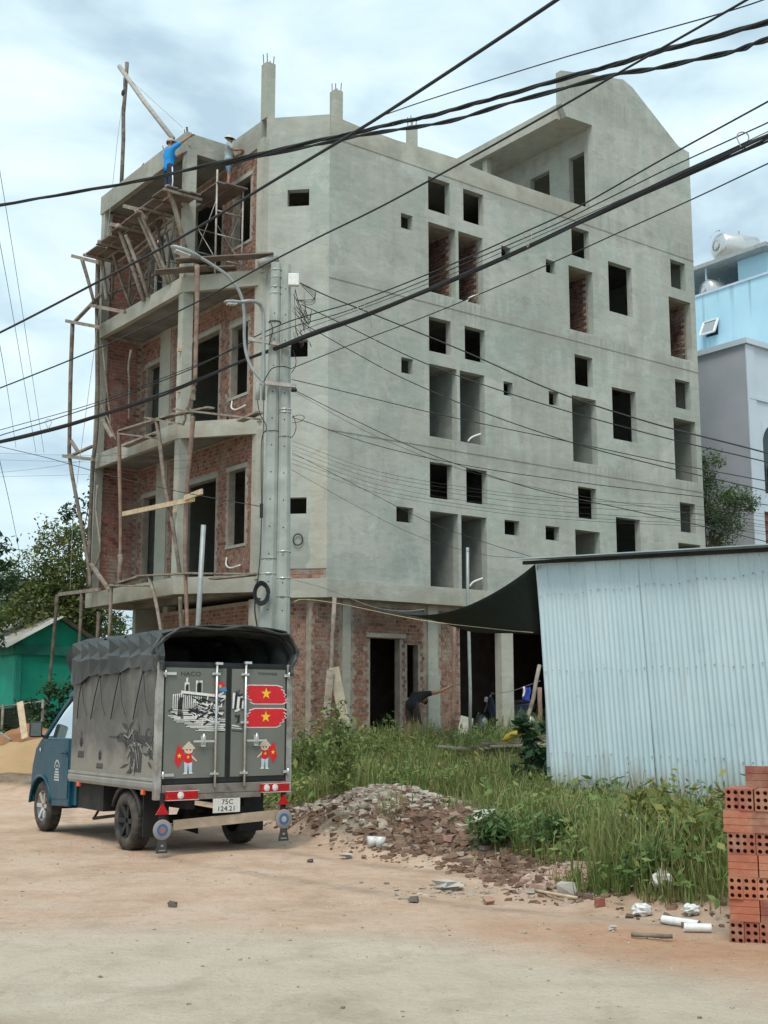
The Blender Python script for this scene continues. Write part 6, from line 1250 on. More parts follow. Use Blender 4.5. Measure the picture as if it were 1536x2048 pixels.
for k in range(3): hbox(fh, fo, 'window', (1+k*1.3, -.03, zt-2.4), (1.8+k*1.3, -.005, zt-1.2), DARKG)
def mound(name, label, c, rx, ry, h, mat, cat, seed, rough=.12):
    m = MB(); m.s = True; n = 44; vs = []
    for j in range(n+1):
        for i in range(n+1):
            x, y = c[0]+rx*(2*i/n-1), c[1]+ry*(2*j/n-1); d = math.hypot(2*i/n-1, 2*j/n-1); z = h*max(0, 1-d)**.8 if d < 1 else 0
            z += (rough*mnoise.noise(Vector((x*1.5, y*1.5, seed)))+.4*rough*mnoise.noise(Vector((x*5, y*5, seed))))*sst(1.02, .7, d); vs.append((x, y, gz(x, y)-.06+max(0, z)*1.0+(0.05 if d < .97 else 0)))
    m.add(vs, [(j*(n+1)+i, j*(n+1)+i+1, (j+1)*(n+1)+i+1, (j+1)*(n+1)+i) for j in range(n) for i in range(n)]); return solo(m, name, mat, label, cat)
SAND = simple('yellow_sand', (.40, .275, .145), .95, .18, 2, .6, 35, dirt=(.33, .18, .095), dirt_scale=1.0); SOIL = simple('red_brown_soil', (.25, .115, .055), .95, .25, 2, .6, 25, dirt=(.33, .2, .11), dirt_scale=1.5)
mound('sand_heap', 'low heap of yellow sand beside the road behind the truck', (-7.3, 27.0), 3.0, 1.7, .62, SAND, 'sand heap', 2); mound('soil_heap', 'red brown soil heap behind the yellow sand', (-8.4, 29.3), 2.6, 1.4, .95, SOIL, 'soil heap', 5)
m = MB(); m.bar(at(40, 1404, 28.3), at(50, 1477, 27.9), .15, .03, (0, 1, 0)); solo(m, 'standing_plank', WOOD_L, 'pale new plank stuck upright in the soil heap', 'plank')
m = MB(); m.bar(at(-8, 1461, 28), at(22, 1481, 27.6), .06, .04); solo(m, 'loose_stick', WOOD, 'stick lying on the soil heap', 'stick')
m = MB(); p0 = at(5, 1552, 26.2); m.bar((-12, 25.55, .05), (-5.2, 25.0, .05), .16, .14); solo(m, 'road_kerb', CONC, 'low pale concrete kerb strip in front of the sand heap', 'kerb')
fr = thing('net_fence', 'dark green net fence on thin posts in front of the hut', 'fence', at(40, 1480, 31.0))
FN = simple('dark_fence_net', (.045, .06, .04), .9, .35, 6, .4, 60)
for k, (u0, v0, u1, v1) in enumerate(((-60, 1424, 6, 1413), (6, 1413, 86, 1403))):
    a, b = at(u0, v0, 31.5), at(u1, v1, 31); m = MB(); n = 20
    for i in range(n+1):
        p = a.lerp(b, i/n); m.tube([p, Vector((p.x, p.y, .6))], .006, 4)
    for j in range(14): z = j/13; m.tube([a.lerp(Vector((a.x, a.y, .6)), z), b.lerp(Vector((b.x, b.y, .6)), z)], .006, 4)
    m.build('net_wire', FN, fr, world=True); m = MB(); m.add([a+Vector((0, .06, -.05)), b+Vector((0, .06, -.05)), Vector((b.x, b.y+.06, .6)), Vector((a.x, a.y+.06, .6))], [(0, 1, 2, 3)]); m.build('net_panel', FN, fr, world=True)
    m = MB(); m.tube([a, b], .025, 6); m.build('top_rail', WOOD, fr, world=True)
    m = MB(); m.tube([b+Vector((0, 0, .05)), Vector((b.x, b.y, .3))], .035, 6); m.build('post', WOOD, fr, world=True)
# ================================================================ trees and shrubs
BARK = simple('grey_bark', (.13, .105, .08), .95, .3, 6, .7, 25)
def leaves(mb, pts, size, long=1.6):
    for p in pts:
        s = size*random.uniform(.6, 1.25); d = Vector((random.gauss(0, 1), random.gauss(0, 1), random.gauss(-.15, .7))).normalized(); q = d.cross(Vector((random.gauss(0, .5), random.gauss(0, .5), 1))).normalized()*s*.42; l = d*s*long*.5
        mb.add([p-l, p+q*.9-l*.1, p+l, p-q*.9-l*.1], [(0, 1, 2, 3)])
def tree(name, label, base, trunk_h, blobs, n, size, mat, r=.12, clump=26, group=None, spread=.55):
    """blobs: (centre offset from base, radius)"""
    base = Vector(base); root = thing(name, label, 'tree' if r > .05 else 'shrub', base, 0, group)
    m = MB(); top = base+Vector((random.gauss(0, .1), random.gauss(0, .1), trunk_h)); m.tube(catmull([base-Vector((0, 0, .15)), base.lerp(top, .5)+Vector((random.gauss(0, .08), random.gauss(0, .08), 0)), top], 4), [r*(1.15-.5*i/8) for i in range(9)], 8)
    lm = MB(); tot = sum(b[1]**2 for b in blobs)
    for off, rad in blobs:
        c = base+Vector(off); m.tube(catmull([top-Vector((0, 0, trunk_h*.2)), top.lerp(c, .5)+Vector((random.gauss(0, .1), random.gauss(0, .1), -.1)), c], 4), [r*.55*(1-.8*i/8) for i in range(9)], 6)
        k = max(4, int(clump*rad)); cl = []
        for i in range(k):
            d = Vector((random.gauss(0, 1), random.gauss(0, 1), random.gauss(0, .8))).normalized()*rad*random.uniform(.35, 1.0)**.6; cl.append(c+d); m.tube([c, c+d*.5+Vector((0, 0, -.05)), c+d], [r*.16, r*.1, r*.04], 4, caps=False)
        for i in range(int(n*rad**2/tot)):
            q = random.choice(cl); lm_p = q+Vector((random.gauss(0, 1), random.gauss(0, 1), random.gauss(0, .8)))*rad*spread*.42; leaves(lm, [lm_p], size)
    m.build('trunk', BARK, root, world=True); lm.build('crown', mat, root, world=True); return root
LF_D = leafmat('dark_leaf', [(.018, .048, .03), (.036, .085, .045), (.065, .125, .055)]); LF_O = leafmat('olive_leaf', [(.08, .12, .04), (.15, .19, .06), (.22, .25, .09)]); LF_M = leafmat('mid_leaf', [(.05, .11, .04), (.095, .18, .06), (.16, .25, .085)]); LF_G = leafmat('grey_leaf', [(.04, .085, .035), (.08, .14, .05), (.13, .19, .08)])
def gp(u, v, Y): p = at(u, v, Y); return Vector((p.x, p.y, max(.0, gz(p.x, p.y))))
b = gp(-80, 1420, 31); tree('broadleaf_tree', 'dark dense broadleaf tree overhanging the road beside the hut', b, 3.2, [((.35, 0, 3.4), .75), ((.55, .2, 4.5), .7), ((.2, 0, 5.4), .7), ((-.3, 0, 6.2), .6), ((.75, -.1, 5.0), .38), ((-.4, 0, 4.4), 1.0)], 5200, .11, LF_D, .13)
b = gp(98, 1420, 36); tree('roadside_tree', 'olive green bushy tree rising behind the hut roof', b, 2.6, [((.1, 0, 3.9), 1.1), ((-.7, .2, 5.0), .9), ((.5, 0, 5.2), .9), ((.1, 0, 6.1), .75), ((-1.0, 0, 3.9), .9), ((1.0, 0, 4.2), .9), ((.2, 0, 4.6), 1.0)], 11000, .10, LF_O, .10, spread=.6)
b = gp(150, 1420, 38); tree('roadside_tree', 'sparse leafy tree with thin upright twigs beside the far scaffold', b, 2.6, [((.0, 0, 3.6), .7), ((.1, 0, 4.7), .55), ((.15, 0, 5.6), .45), ((-.1, .1, 6.6), .4), ((-.35, 0, 7.4), .35), ((.2, 0, 7.6), .4), ((-.5, 0, 5.9), .35), ((.25, 0, 8.3), .25)], 1700, .12, LF_D, .08, clump=18, spread=.9)
b = gp(225, 1420, 43); tree('roadside_tree', 'loose dark tree visible under the lowest balcony', b, 2.2, [((-.6, 0, 3.3), .7), ((.3, 0, 3.2), .7), ((-.2, 0, 4.1), .55), ((.9, 0, 3.6), .5), ((-1.1, 0, 4.2), .5), ((0, 0, 2.4), .9), ((.8, 0, 2.3), .8)], 3600, .11, LF_D, .08)
b = gp(100, 1480, 31.5); tree('garden_shrub', 'leafy dark shrub growing against the green hut wall', b, .9, [((-.35, 0, 1.1), .5), ((.2, 0, 1.5), .5), ((.45, 0, 1.0), .5), ((-.05, 0, .6), .5), ((.75, 0, 1.3), .4), ((-.7, 0, .6), .4)], 2600, .10, LF_D, .04)
b = gp(60, 1480, 30.4); tree('garden_shrub', 'low weedy shrub behind the net fence', b, .5, [((-.4, 0, .6), .35), ((.1, 0, .7), .35), ((.55, 0, .6), .35), ((-.8, 0, .5), .3)], 1200, .08, LF_M, .03)
b = gp(1425, 1300, 37.0); tree('courtyard_tree', 'feathery green tree between grey building and lavender house', b, 6.0, [((.3, -.2, 6.9), .7), ((.9, -.2, 7.2), .5), ((.1, -.1, 8.3), .45), ((-.1, 0, 7.7), .5), ((1.3, -.3, 7.1), .28), ((.5, -.2, 6.2), .6), ((-.1, 0, 6.3), .5)], 9000, .06, LF_G, .10, clump=26, spread=.7)
for k, (u, Y, h) in enumerate(((-20, 58, 6.0), (70, 64, 6.5), (190, 60, 5.5))):
    b = gp(u, 1420, Y); tree('distant_tree', ('distant round tree behind the distant house', 'distant tree behind the olive tree', 'distant tree under the balconies far away')[k], b, 2.5, [((0, 0, h*.7), 1.7), ((-1.4, 0, h*.55), 1.4), ((1.4, 0, h*.6), 1.4), ((.3, 0, h*.95), 1.1), ((0, 0, h*.35), 1.6), ((2.2, 0, h*.4), 1.3), ((-2.2, 0, h*.35), 1.3)], 3600, .24, LF_O if k else LF_M, .15)
# ================================================================ plot: grass, weeds, rubble
random.seed(21)
Gs_ = random.gauss; gcache = {}
def gzf(x, y):
    i, j = math.floor(x*6), math.floor(y*6); fx, fy = x*6-i, y*6-j
    def c(a, b):
        k = (a, b)
        if k not in gcache: gcache[k] = gz(a/6, b/6)
        return gcache[k]
    return (c(i, j)*(1-fx)+c(i+1, j)*fx)*(1-fy)+(c(i, j+1)*(1-fx)+c(i+1, j+1)*fx)*fy
dcache = {}
def df(x, y):
    k = (round(x*8), round(y*8))
    if k not in dcache: dcache[k] = edge_d(k[0]/8, k[1]/8)
    return dcache[k]
def free(x, y):          # not inside the building or the shed
    q = Vector((x, y, 0))-B0; a, b = q.dot(RX), q.dot(LX)
    if (b > .25 and a > -.3) or (a+b > .3 and a > -1.2 and b > 0 and b < 7 and a+b > .2): return False
    q = Vector((x, y, 0))-base_shed; a, b = q.dot(SD), q.dot(SN)
    return not (a > -.02 and b < .04 and q.dot(SB) > -3)
base_shed = Vector((base.x, base.y, 0)) if False else Vector((sa.x+.10, sa.y, 0))
def rub(x, y):           # bare rubble, 0..1
    r = math.exp(-((x-.15)/1.25)**2-((y-15.1)/1.25)**2)*1.2+math.exp(-((x-.55)/.6)**2-((y-12.6)/1.1)**2)*1.2+math.exp(-((x-1.5)/.25)**2-((y-10.2)/.35)**2)*1.1+math.exp(-((x+.9)/.7)**2-((y-15.2)/1.3)**2)+.9*math.exp(-((x-1.05)/.35)**2-((y-11.0)/.6)**2)
    return min(1, r)
gm = MB(); dm = MB(); cnt = 0; tries = 0
while cnt < 58000 and tries < 400000:
    tries += 1
    y = 8.3+18*random.random()**1.25; x = -3.2+(7.5+.0*y)*random.random()
    u_ = x/y
    if not (-.11 < u_ < .34): continue
    d = df(x, y)
    if d < (.22 if y > 11.5 else .04) or (y > 21 and random.random() < .35) or not free(x, y): continue
    pn = mnoise.noise(Vector((x*.9, y*.9, 4)))+.5*mnoise.noise(Vector((x*2.6, y*2.6, 8)))
    if rub(x, y) > .35+.4*random.random() or pn < -.22+random.gauss(0, .12): continue
    h = (.10+.30*random.random()**2)*(1.0+.75*pn)*(1.45 if y > 16 else 1.15)*(sst(.1, .9, d) if y > 11.5 else sst(-.3, .35, d))
    if y < 12 and x > 1.6: h *= 1.15
    dry = random.random() < .16+.25*max(0, -pn)
    a = random.uniform(0, 6.283); lean = random.uniform(.12, .6)*h; dv = Vector((math.cos(a), math.sin(a), 0)); sv = Vector((-dv.y, dv.x, 0))*random.uniform(.0025, .0055)*(1+.03*y)
    z = gzf(x, y)-.01; p = Vector((x, y, z)); m1 = p+dv*lean*.35+Vector((0, 0, h*.62)); tp = p+dv*lean+Vector((0, 0, h*random.uniform(.80, 1.0)))
    (dm if dry else gm).add([p-sv, p+sv, m1+sv*.75, m1-sv*.75, tp], [(0, 1, 2, 3), (3, 2, 4)]); cnt += 1
GR = leafmat('grass_blade', [(.09, .15, .035), (.145, .215, .055), (.22, .27, .09), (.33, .33, .14)]); GD = leafmat('dry_grass_blade', [(.27, .23, .11), (.36, .30, .15), (.22, .20, .08)])
tag(gm.build('grass', GR), 'rough green grass covering the building plot', 'grass', kind='stuff'); tag(dm.build('dry_grass', GD), 'dry yellowish grass blades mixed through the green grass', 'grass', kind='stuff')
# low broad-leaved ground cover between the grass
wm = MB(); ym = MB(); k = 0
while k < 1700:
    y = 8.5+17*random.random()**1.2; x = -2.6+7*random.random(); d = df(x, y)
    if not (-.11 < x/y < .34) or d < .1 or not free(x, y) or rub(x, y) > .4*random.random()+.15: continue
    k += 1; s = random.uniform(.06, .2)*(1+.02*y); hh = random.uniform(.08, .46); yl = random.random() < .28; z0 = gzf(x, y)
    for q in range(random.randint(10, 30)):
        leaves(ym if yl else wm, [Vector((x+Gs_(0, s), y+Gs_(0, s), z0+hh*random.random()+.02))], random.uniform(.022, .06)*(1+.025*y), 1.7)
LF_C = leafmat('ground_cover_leaf', [(.08, .15, .04), (.14, .24, .065), (.23, .32, .11)]); LF_C2 = leafmat('pale_ground_cover_leaf', [(.16, .19, .05), (.26, .27, .08), (.34, .32, .12)])
tag(wm.build('ground_cover', LF_C), 'low broad leaved weeds covering the plot between the grass', 'weeds', kind='stuff'); tag(ym.build('pale_ground_cover', LF_C2), 'pale yellow green low weeds mixed into the plot', 'weeds', kind='stuff')
# tall weeds, each a plant
def weed(label, x, y, h, n, leaf, mat, spread, name='weed_plant', per=26, group=None):
    b = Vector((x, y, gz(x, y))); root = thing(name, label, 'plant', b, 0, group); st = MB(); lf = MB()
    for k in range(n):
        a = random.uniform(0, 6.3); hh = h*random.uniform(.55, 1.05); o = Vector((math.cos(a), math.sin(a), 0))*spread*random.uniform(.2, 1); P = catmull([b+o*.12, b+o*.5+Vector((0, 0, hh*.55)), b+o+Vector((0, 0, hh))], 5); st.tube(P, [.006*(1.1-i/len(P)) for i in range(len(P))], 4, caps=False)
        for i in range(per):
            t = random.uniform(.2, 1); p = P[min(len(P)-1, int(t*(len(P)-1)))]; leaves(lf, [p+Vector((random.gauss(0, 1), random.gauss(0, 1), random.gauss(0, .6)))*leaf*1.3], leaf, 2.0)
    st.build('stems', GD if mat is not LF_D else LF_M, root, world=True); lf.build('leaves', mat, root, world=True); return root
LF_Y = leafmat('yellow_green_leaf', [(.06, .10, .02), (.16, .18, .04), (.30, .28, .07), (.38, .33, .10)]); LF_W = leafmat('weed_leaf', [(.09, .15, .04), (.16, .23, .065), (.25, .29, .11)])
weed('tall feathery weed standing on the rubble in front of the brick wall', -.52, 15.6, 1.15, 9, .05, LF_W, .30, per=60)
weed('tall pale weed clump beside the truck rear corner', -1.15, 19.2, 1.25, 14, .055, LF_W, .5, per=50); weed('tall weed clump below the leaning boards', -.9, 21.5, 1.3, 14, .055, LF_Y if False else LF_W, .55, per=50); weed('tall weed clump under the timber prop', -.2, 20.3, 1.0, 12, .05, LF_W, .5, per=40)
weed('seeding grass clump in front of the dark doorway', .35, 24.6, .75, 16, .03, GD, .35, per=16); weed('seeding grass clump below the bending worker', 1.0, 23.6, .7, 22, .03, GD, .5, per=14); weed('bright leafy weed at the foot of the galvanised pipe', 2.0, 24.6, .8, 6, .09, LF_M, .3, per=14); weed('bright leafy weed beside the doorway', .1, 25.6, .75, 5, .09, LF_M, .2, per=12)
weed('yellow flowering weed in front of the timber pile', 1.55, 19.0, .6, 12, .06, LF_Y, .5, per=22); weed('yellow green creeper on the grass beside the plank pile', 2.1, 18.0, .55, 12, .07, LF_Y, .5, per=20)
for k, (x, y, h) in enumerate(((2.25, 10.6, .45), (2.55, 10.0, .5), (2.35, 9.6, .38), (2.1, 10.2, .4))): weed(('yellow leaved creeper in deep grass near the brick stack', 'taller yellow leaved creeper against the shed grass', 'low yellow leaved creeper at the plot edge by the bricks', 'yellow leaved creeper beside the white bucket')[k], x, y, h*1.45, 12, .06, LF_Y, .34, per=22, name='creeper')
for k, (u, Y) in enumerate(((1270, 13.9), (1300, 13.5), (1355, 13.0), (1195, 14.5))):
    p = at(u, 1600, Y); weed(('bare dry stalks against the corrugated sheets', 'thin dry twigs against the corrugated sheets beside the stalks', 'tall dry branching stalk near the brick stack side of the shed', 'green upright weed at the shed foot')[k], p.x, p.y-.2, (.7, .55, .75, .6)[k], 5 if k < 3 else 4, .025 if k < 3 else .06, GD if k < 3 else LF_M, .22, per=5 if k < 3 else 22)
p = at(1087, 1560, 16.2); tree('vine_shrub', 'dark broad leaved shrub climbing the corner of the metal shed', (p.x-.05, p.y-.25, gz(p.x, p.y)), .7, [((-.05, 0, .35), .28), ((.05, 0, .7), .27), ((-.12, 0, 1.0), .22), ((.12, -.1, .4), .28), ((.2, -.2, .2), .25)], 900, .11, LF_D, .02)
for k, (x, y, l) in enumerate(((1.0, 11.75, 'broad bladed weed growing out of the brown rubble edge'), (1.45, 11.2, 'dense dark weed in the grass beside the rubble edge'), (2.0, 9.3, 'dark leafy weed at the plot edge before the white litter'))): weed(l, x, y, .36, 18, .05, LF_M, .3, per=26)
# rubble
RUBM, t_, b_ = new_mat('broken_rubble'); N = NT(t_); r_ = N.rnd(); c_ = N.ramp(r_, [(0, (.13, .095, .07)), (.3, (.30, .265, .215)), (.55, (.40, .375, .325)), (.7, (.24, .18, .135)), (.88, (.48, .455, .405)), (1, (.26, .14, .10))]); c_ = N.mix(N.ramp(N.noise(N.pos(), 9, 5, .7), [(.4, 0.0), (.7, .6)]), c_, (.38, .345, .295)); N.l(c_, b_.inputs['Base Color']); b_.inputs['Roughness'].default_value = .95; N.bump(N.noise(N.pos(), 60, 4), .5, .01, b_)
def rubmat(name, stops, dust):
    mm, t_, b_ = new_mat(name); N = NT(t_); c_ = N.ramp(N.rnd(), stops); c_ = N.mix(N.ramp(N.noise(N.pos(), 7, 6, .7), [(.38, 0.0), (.66, .8)]), c_, dust); N.l(c_, b_.inputs['Base Color']); b_.inputs['Roughness'].default_value = .95; N.bump(N.noise(N.pos(), 60, 4), .5, .01, b_); return mm
RUBB = rubmat('brown_rubble', [(0, (.08, .05, .035)), (.35, (.14, .085, .06)), (.6, (.20, .135, .095)), (.8, (.22, .11, .075)), (.93, (.38, .32, .25)), (1, (.45, .40, .34))], (.15, .095, .065))
RUBP = rubmat('pink_rubble', [(0, (.33, .20, .16)), (.4, (.42, .29, .24)), (.7, (.36, .24, .19)), (1, (.46, .40, .35))], (.36, .27, .21))
m = MB()
def scatter(n, fx, fy, s0, s1, cond=None, q=(1, 1, .7)):
    k = 0; t = 0
    while k < n and t < n*20:
        t += 1; x, y = fx(), fy()
        if cond and not cond(x, y): continue
        s = s0+(s1-s0)*random.random()**4; m.chunk((x, y, gzf(x, y)+s*.05), s, q); k += 1
U = random.uniform; Gs = random.gauss
scatter(4600, lambda: Gs(.15, .95), lambda: Gs(15.0, .9), .012, .11, lambda x, y: df(x, y) > .05)
tag(m.build('grey_rubble', RUBM), 'pale grey concrete rubble spread over the mound beside the truck', 'rubble', kind='stuff'); m = MB()
scatter(4200, lambda: Gs(.55, .45), lambda: Gs(12.7, .8), .012, .11, lambda x, y: df(x, y) > -.05)
scatter(500, lambda: Gs(-.8, .5), lambda: Gs(15.3, .9), .03, .12, lambda x, y: df(x, y) > -.1)
scatter(900, lambda: Gs(1.1, .25), lambda: Gs(11.0, .5), .015, .09, lambda x, y: -.25 < df(x, y)); tag(m.build('brown_rubble', RUBB), 'brown soil and broken brick rubble on the bank facing the road', 'rubble', kind='stuff'); m = MB()
scatter(700, lambda: Gs(1.5, .17), lambda: Gs(10.2, .28), .02, .085)
tag(m.build('pink_rubble', RUBP), 'pinkish broken masonry heap at the edge of the deep grass', 'rubble', kind='stuff'); m = MB()
scatter(900, lambda: U(-1.5, 2.6), lambda: U(8.3, 16), .015, .09, lambda x, y: -.35 < df(x, y) < .35)
scatter(260, lambda: U(-.8, 3.0), lambda: U(22, 26.5), .04, .22, lambda x, y: free(x, y))
tag(m.build('edge_rubble', RUBB), 'small mixed rubble trailing along the plot edge', 'rubble', kind='stuff')
m = MB()
scatter(900, lambda: U(-4.5, 2.4), lambda: 6+8*random.random()**1.3, .004, .026, lambda x, y: df(x, y) < .0, (1, 1, .6)); scatter(200, lambda: Gs(.5, .3), lambda: Gs(10.1, .22), .008, .05, None, (1, 1, .5)); scatter(160, lambda: Gs(1.6, .5), lambda: Gs(8.0, .4), .006, .03, lambda x, y: df(x, y) < .0, (1, 1, .6))
tag(m.build('pebbles', RUBM), 'small pebbles and grit scattered over the dirt road', 'pebbles', kind='stuff')
# single lumps and litter
LUMP = [simple('white_mortar_lump', (.43, .41, .37), .9, .15, 8, .4, 40), simple('pink_brick_lump', (.33, .20, .155), .9, .2, 8, .4, 40), simple('grey_lump', (.33, .31, .28), .9, .2, 8, .4, 40), simple('dark_stone', (.10, .085, .07), .9, .2, 8, .4, 40)]
for (x, y, s, k, lab) in ((.95, 12.2, .24, 0, 'large pale mortar lump at the top of the brown rubble'), (1.3, 12.8, .26, 1, 'pinkish broken masonry lump in the grass edge'), (1.75, 12.3, .2, 0, 'white mortar lump half hidden in grass'), (.62, 12.0, .16, 1, 'orange brick fragment on the brown rubble slope'), (.5, 10.15, .20, 0, 'flat pale slab fragment on the dirt road among grit'), (-.38, 12.33, .13, 0, 'small flat white stone on the road before the rubble'), (1.40, 9.72, .17, 0, 'white torn lump at the foot of the pink rubble'), (.22, 9.55, .08, 3, 'dark angular stone on the road near the slab edge'), (-1.55, 9.35, .07, 3, 'dark round stone on the road left of centre'), (1.15, 9.93, .07, 2, 'grey stone on the road beside a smaller grey stone'), (1.08, 10.0, .06, 2, 'smaller grey stone on the road beside another'), (.78, 9.5, .08, 1, 'reddish stone on the orange dust'), (1.48, 8.25, .05, 0, 'small white stone in the orange dust'), (-.7, 12.0, .05, 3, 'tiny dark stone behind the truck'), (2.0, 12.1, .3, 2, 'big grey lump in the deep grass')):
    m = MB(); m.chunk((0, 0, 0), s, (1, 1, .6 if 'flat' not in lab else .22)); m.chunk((s*.22, s*.1, -.02), s*.6, (1, 1, .5)); zmin = min(p.z for p in m.v); zz = gz(x, y); m.v = [p+Vector((x, y, zz-zmin-.01)) for p in m.v]; solo(m, 'stone', LUMP[k], lab, 'stone')
m = MB(); m.lohi((1.50, 9.02, 0), (1.57, 9.07, .055)); m.v = [p+Vector((0, 0, gz(1.53, 9.05))) for p in m.v]; solo(m, 'brick_piece', STK[3], 'broken brown brick piece on the road edge', 'brick')
PVC = flat('white_pvc', (.72, .74, .73), .35)
for k, (a, b, lab) in enumerate((((1.86, 8.50), (2.05, 8.30), 'white plastic pipe offcut pointing at the brick stack'), ((1.93, 8.21), (2.10, 8.19), 'short white plastic pipe offcut on the orange dust'))):
    m = MB(); za, zb = gz(*a)+.03, gz(*b)+.03; A, B_ = Vector((*a, za)), Vector((*b, zb)); m.tube([A, B_], .028, 12, caps=False); m.tube([B_, A], .024, 12, caps=False); solo(m, 'pipe_offcut', PVC, lab, 'pipe')
BAG = flat('white_plastic_bag', (.66, .67, .66), .35)
def bag(label, x, y, r, zs=.7):
    m = MB(); m.s = True; n, k = 14, 9; sd_ = random.uniform(0, 50)
    for j in range(k+1):
        for i in range(n):
            a = 2*math.pi*i/n; t = math.pi*j/k; d = Vector((math.sin(t)*math.cos(a), math.sin(t)*math.sin(a), math.cos(t))); m.v.append(d*r*(1+.45*mnoise.noise(d*2.2+Vector((sd_, 0, 0)))+.22*mnoise.noise(d*6+Vector((0, sd_, 0)))))
    m.v = [Vector((p.x, p.y, p.z*zs)) for p in m.v]; m.f = [(j*n+i, j*n+(i+1) % n, (j+1)*n+(i+1) % n, (j+1)*n+i) for j in range(k) for i in range(n)]; m.m = [0]*len(m.f); m.sm = [False]*len(m.f)
    zm = min(p.z for p in m.v); m.v = [p+Vector((x, y, gz(x, y)-zm-.005)) for p in m.v]; solo(m, 'plastic_bag', BAG, label, 'bag')
bag('crumpled white plastic bag on the orange dust before the grass', 1.78, 8.78, .07, .6); bag('large crumpled white bag lying in the grass', 1.95, 11.3, .14); bag('small white wrapper at the grass edge beside the pipe offcuts', 2.08, 8.62, .06, .6); bag('torn white bag hidden at the foot of the grass', 2.0, 9.1, .075, 1.0); bag('white scrap on the creepers', 2.05, 10.2, .07, .8)
m = MB(); p = Vector((2.2, 11.2, gz(2.2, 11.2))); m.tube([p, p+Vector((0, 0, .34))], [.10, .12], 14); solo(m, 'plastic_bucket', flat('pale_bucket', (.50, .60, .60), .4), 'pale plastic bucket standing in the grass by the shed', 'bucket')
m = MB(); p = Vector((-.07, 12.55, gz(-.07, 12.55))); m.tube([p+Vector((-.09, 0, .05)), p+Vector((0, .03, .06))], [.055, .045], 12); m.tube([p+Vector((.03, 0, .0)), p+Vector((.035, 0, .1))], [.045, .055], 12); solo(m, 'plastic_cup', flat('clear_cup', (.6, .62, .6), .15), 'pair of clear plastic cups dropped on the road edge', 'cup')
for (a, b, r, mt, lab) in (((1.17, 10.0), (1.42, 9.35), .012, WOOD_L, 'thin pale stick along the plot edge'), ((1.55, 8.0), (1.78, 7.88), .014, WOOD_D, 'dark twig lying on the orange dust'), ((.2, 17.8), (.9, 16.9), .02, LF_M, 'green plastic strip lying in the grass')):
    A, B_ = Vector((*a, gz(*a)+.02)), Vector((*b, gz(*b)+.03)); m = MB(); m.tube(wob(A, B_, 4, .012), r, 6); solo(m, 'stick', mt, lab, 'stick')
# timber pile with yellow sack
p = Vector((1.95, 20.6, gz(1.95, 20.6))); tp = thing('timber_pile', 'pile of old planks and sticks beside the shed corner', 'timber', p)
for k in range(22):
    a = random.gauss(.1, .22); c = p+Vector((U(-.35, .35), U(-.4, .4), .05+.018*k)); d = Vector((math.cos(a), math.sin(a), random.gauss(0, .05)))*U(.4, .9); m = MB(); m.bar(c-d, c+d, U(.05, .14), .03); m.build('plank', random.choice((WOOD, WOOD, WOOD_D, WOOD_L)), tp, world=True)
m = MB(); m.s = True; a, b = p+Vector((-.02, -.5, .45)), p+Vector((.36, -.4, .60)); m.tube(catmull([a, a.lerp(b, .3)+Vector((0, 0, .03)), a.lerp(b, .7), b], 4), [.02, .04, .05, .055, .055, .06, .06, .06, .06, .055, .05, .04, .02], 9); solo(m, 'yellow_sack', flat('yellow_sack_cloth', (.62, .38, .03), .7), 'rolled yellow sack lying on the timber pile', 'sack')
for k in range(3): pass
m = MB(); m.bar(wy(934, 1435, -.9), wy(926, 1478, -1.1), .30, .05, (0, 1, 0)); solo(m, 'concrete_panel', CONC, 'small pale concrete panel leaning by the reddish prop', 'panel')
m = MB(); q = wy(925, 1340, -.4)
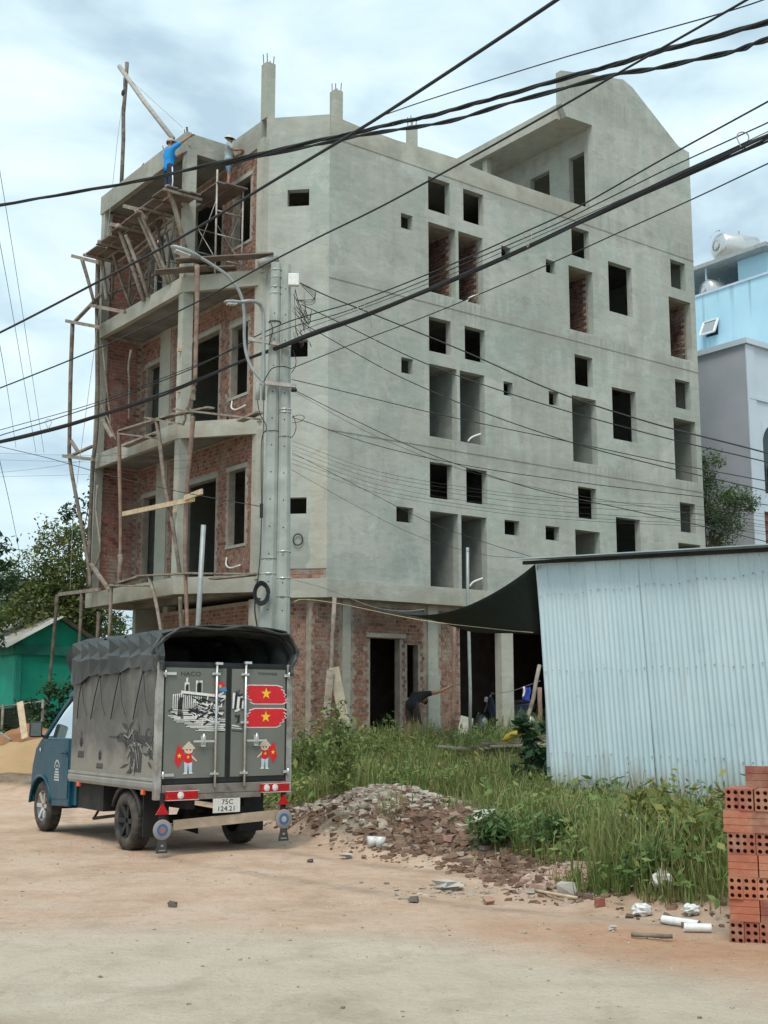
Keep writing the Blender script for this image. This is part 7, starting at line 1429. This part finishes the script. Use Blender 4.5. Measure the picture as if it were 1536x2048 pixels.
# motorbike parked in the dark bay
mp_ = wor(6.6, 1.3, .86); mb_ = thing('motorbike', 'dark motorbike parked in the shade of the ground floor bay', 'motorbike', mp_, math.radians(75))
for y in (-.62, .62):
    m = MB(); M4 = Matrix.Translation((0, y, .29)) @ Matrix.Rotation(math.pi/2, 4, 'Y'); m.lathe([(.21, .03), (.26, .045), (.29, .02), (.29, -.02), (.26, -.045), (.21, -.03)], 22, M4); w = m.build('wheel', BLK, mb_); m = MB(); m.lathe([(.0, .03), (.04, .03), (.21, .012), (.21, -.012), (.04, -.03), (0, -.03)], 18, M4); m.build('rim', CHROME, w)
MB().prism([(-.75, .62), (-.5, .45), (-.1, .38), (.3, .36), (.45, .6), (.40, .95), (.30, .95), (.2, .6), (-.1, .60), (-.2, .74), (-.8, .80)], 0, -.12, .12).build('body', flat('bike_navy', (.02, .03, .06), .3), mb_, bevel=.03)
MB().prism([(-.78, .80), (-.2, .74), (-.08, .78), (-.2, .86), (-.75, .88)], 0, -.13, .13).build('seat', BLK, mb_, bevel=.03)
m = MB(); m.tube([(-.33, .25, 1.05), (-.12, .36, 1.02), (.12, .36, 1.02), (.33, .25, 1.05)], .014, 6); m.tube([(0, .36, 1.0), (0, .62, .30)], .03, 8); m.build('handlebar', STEEL, mb_)
m = MB(); m.box((0, .47, .88), (.2, .1, .14)); m.build('headlamp', CLEAR, mb_, bevel=.03)
for s in (-1, 1): m = MB(); m.tube([(s*.22, .3, 1.04), (s*.26, .26, 1.2)], .006, 5); m.box((s*.28, .25, 1.25), (.12, .02, .08)); m.build('mirror', BLK, mb_)
c = wy(1053, 1388, -1.6); m = MB(); m.s = True
for j in range(7):
    for i in range(5): m.v.append(c+Vector(((i-2)*.045+.02*math.sin(j), .03*math.sin(i*2+j), .16-j*.055+.02*math.sin(i*1.7))))
m.f = [(j*5+i, j*5+i+1, (j+1)*5+i+1, (j+1)*5+i) for j in range(6) for i in range(4)]; m.m = [1 if f % 4 == 0 and f < 14 else 0 for f in range(24)]; m.sm = [True]*24
cl = solo(m, 'hanging_cloth', [flat('royal_blue_cloth', (.02, .05, .32), .8), P_WHT], 'royal blue and white cloth hanging in the dark bay by the shed', 'cloth'); sm_ = cl.modifiers.new('thickness', 'SOLIDIFY'); sm_.thickness = .008
m = MB(); m.tube(catmull([wy(990, 1386, -.1), wy(1020, 1383, -.8), wy(1053, 1372, -1.6), wy(1080, 1362, -2.3)], 5), .008, 5); solo(m, 'clothes_line', STEEL_S, 'thin line tied from the bay column to the shed corner', 'line')
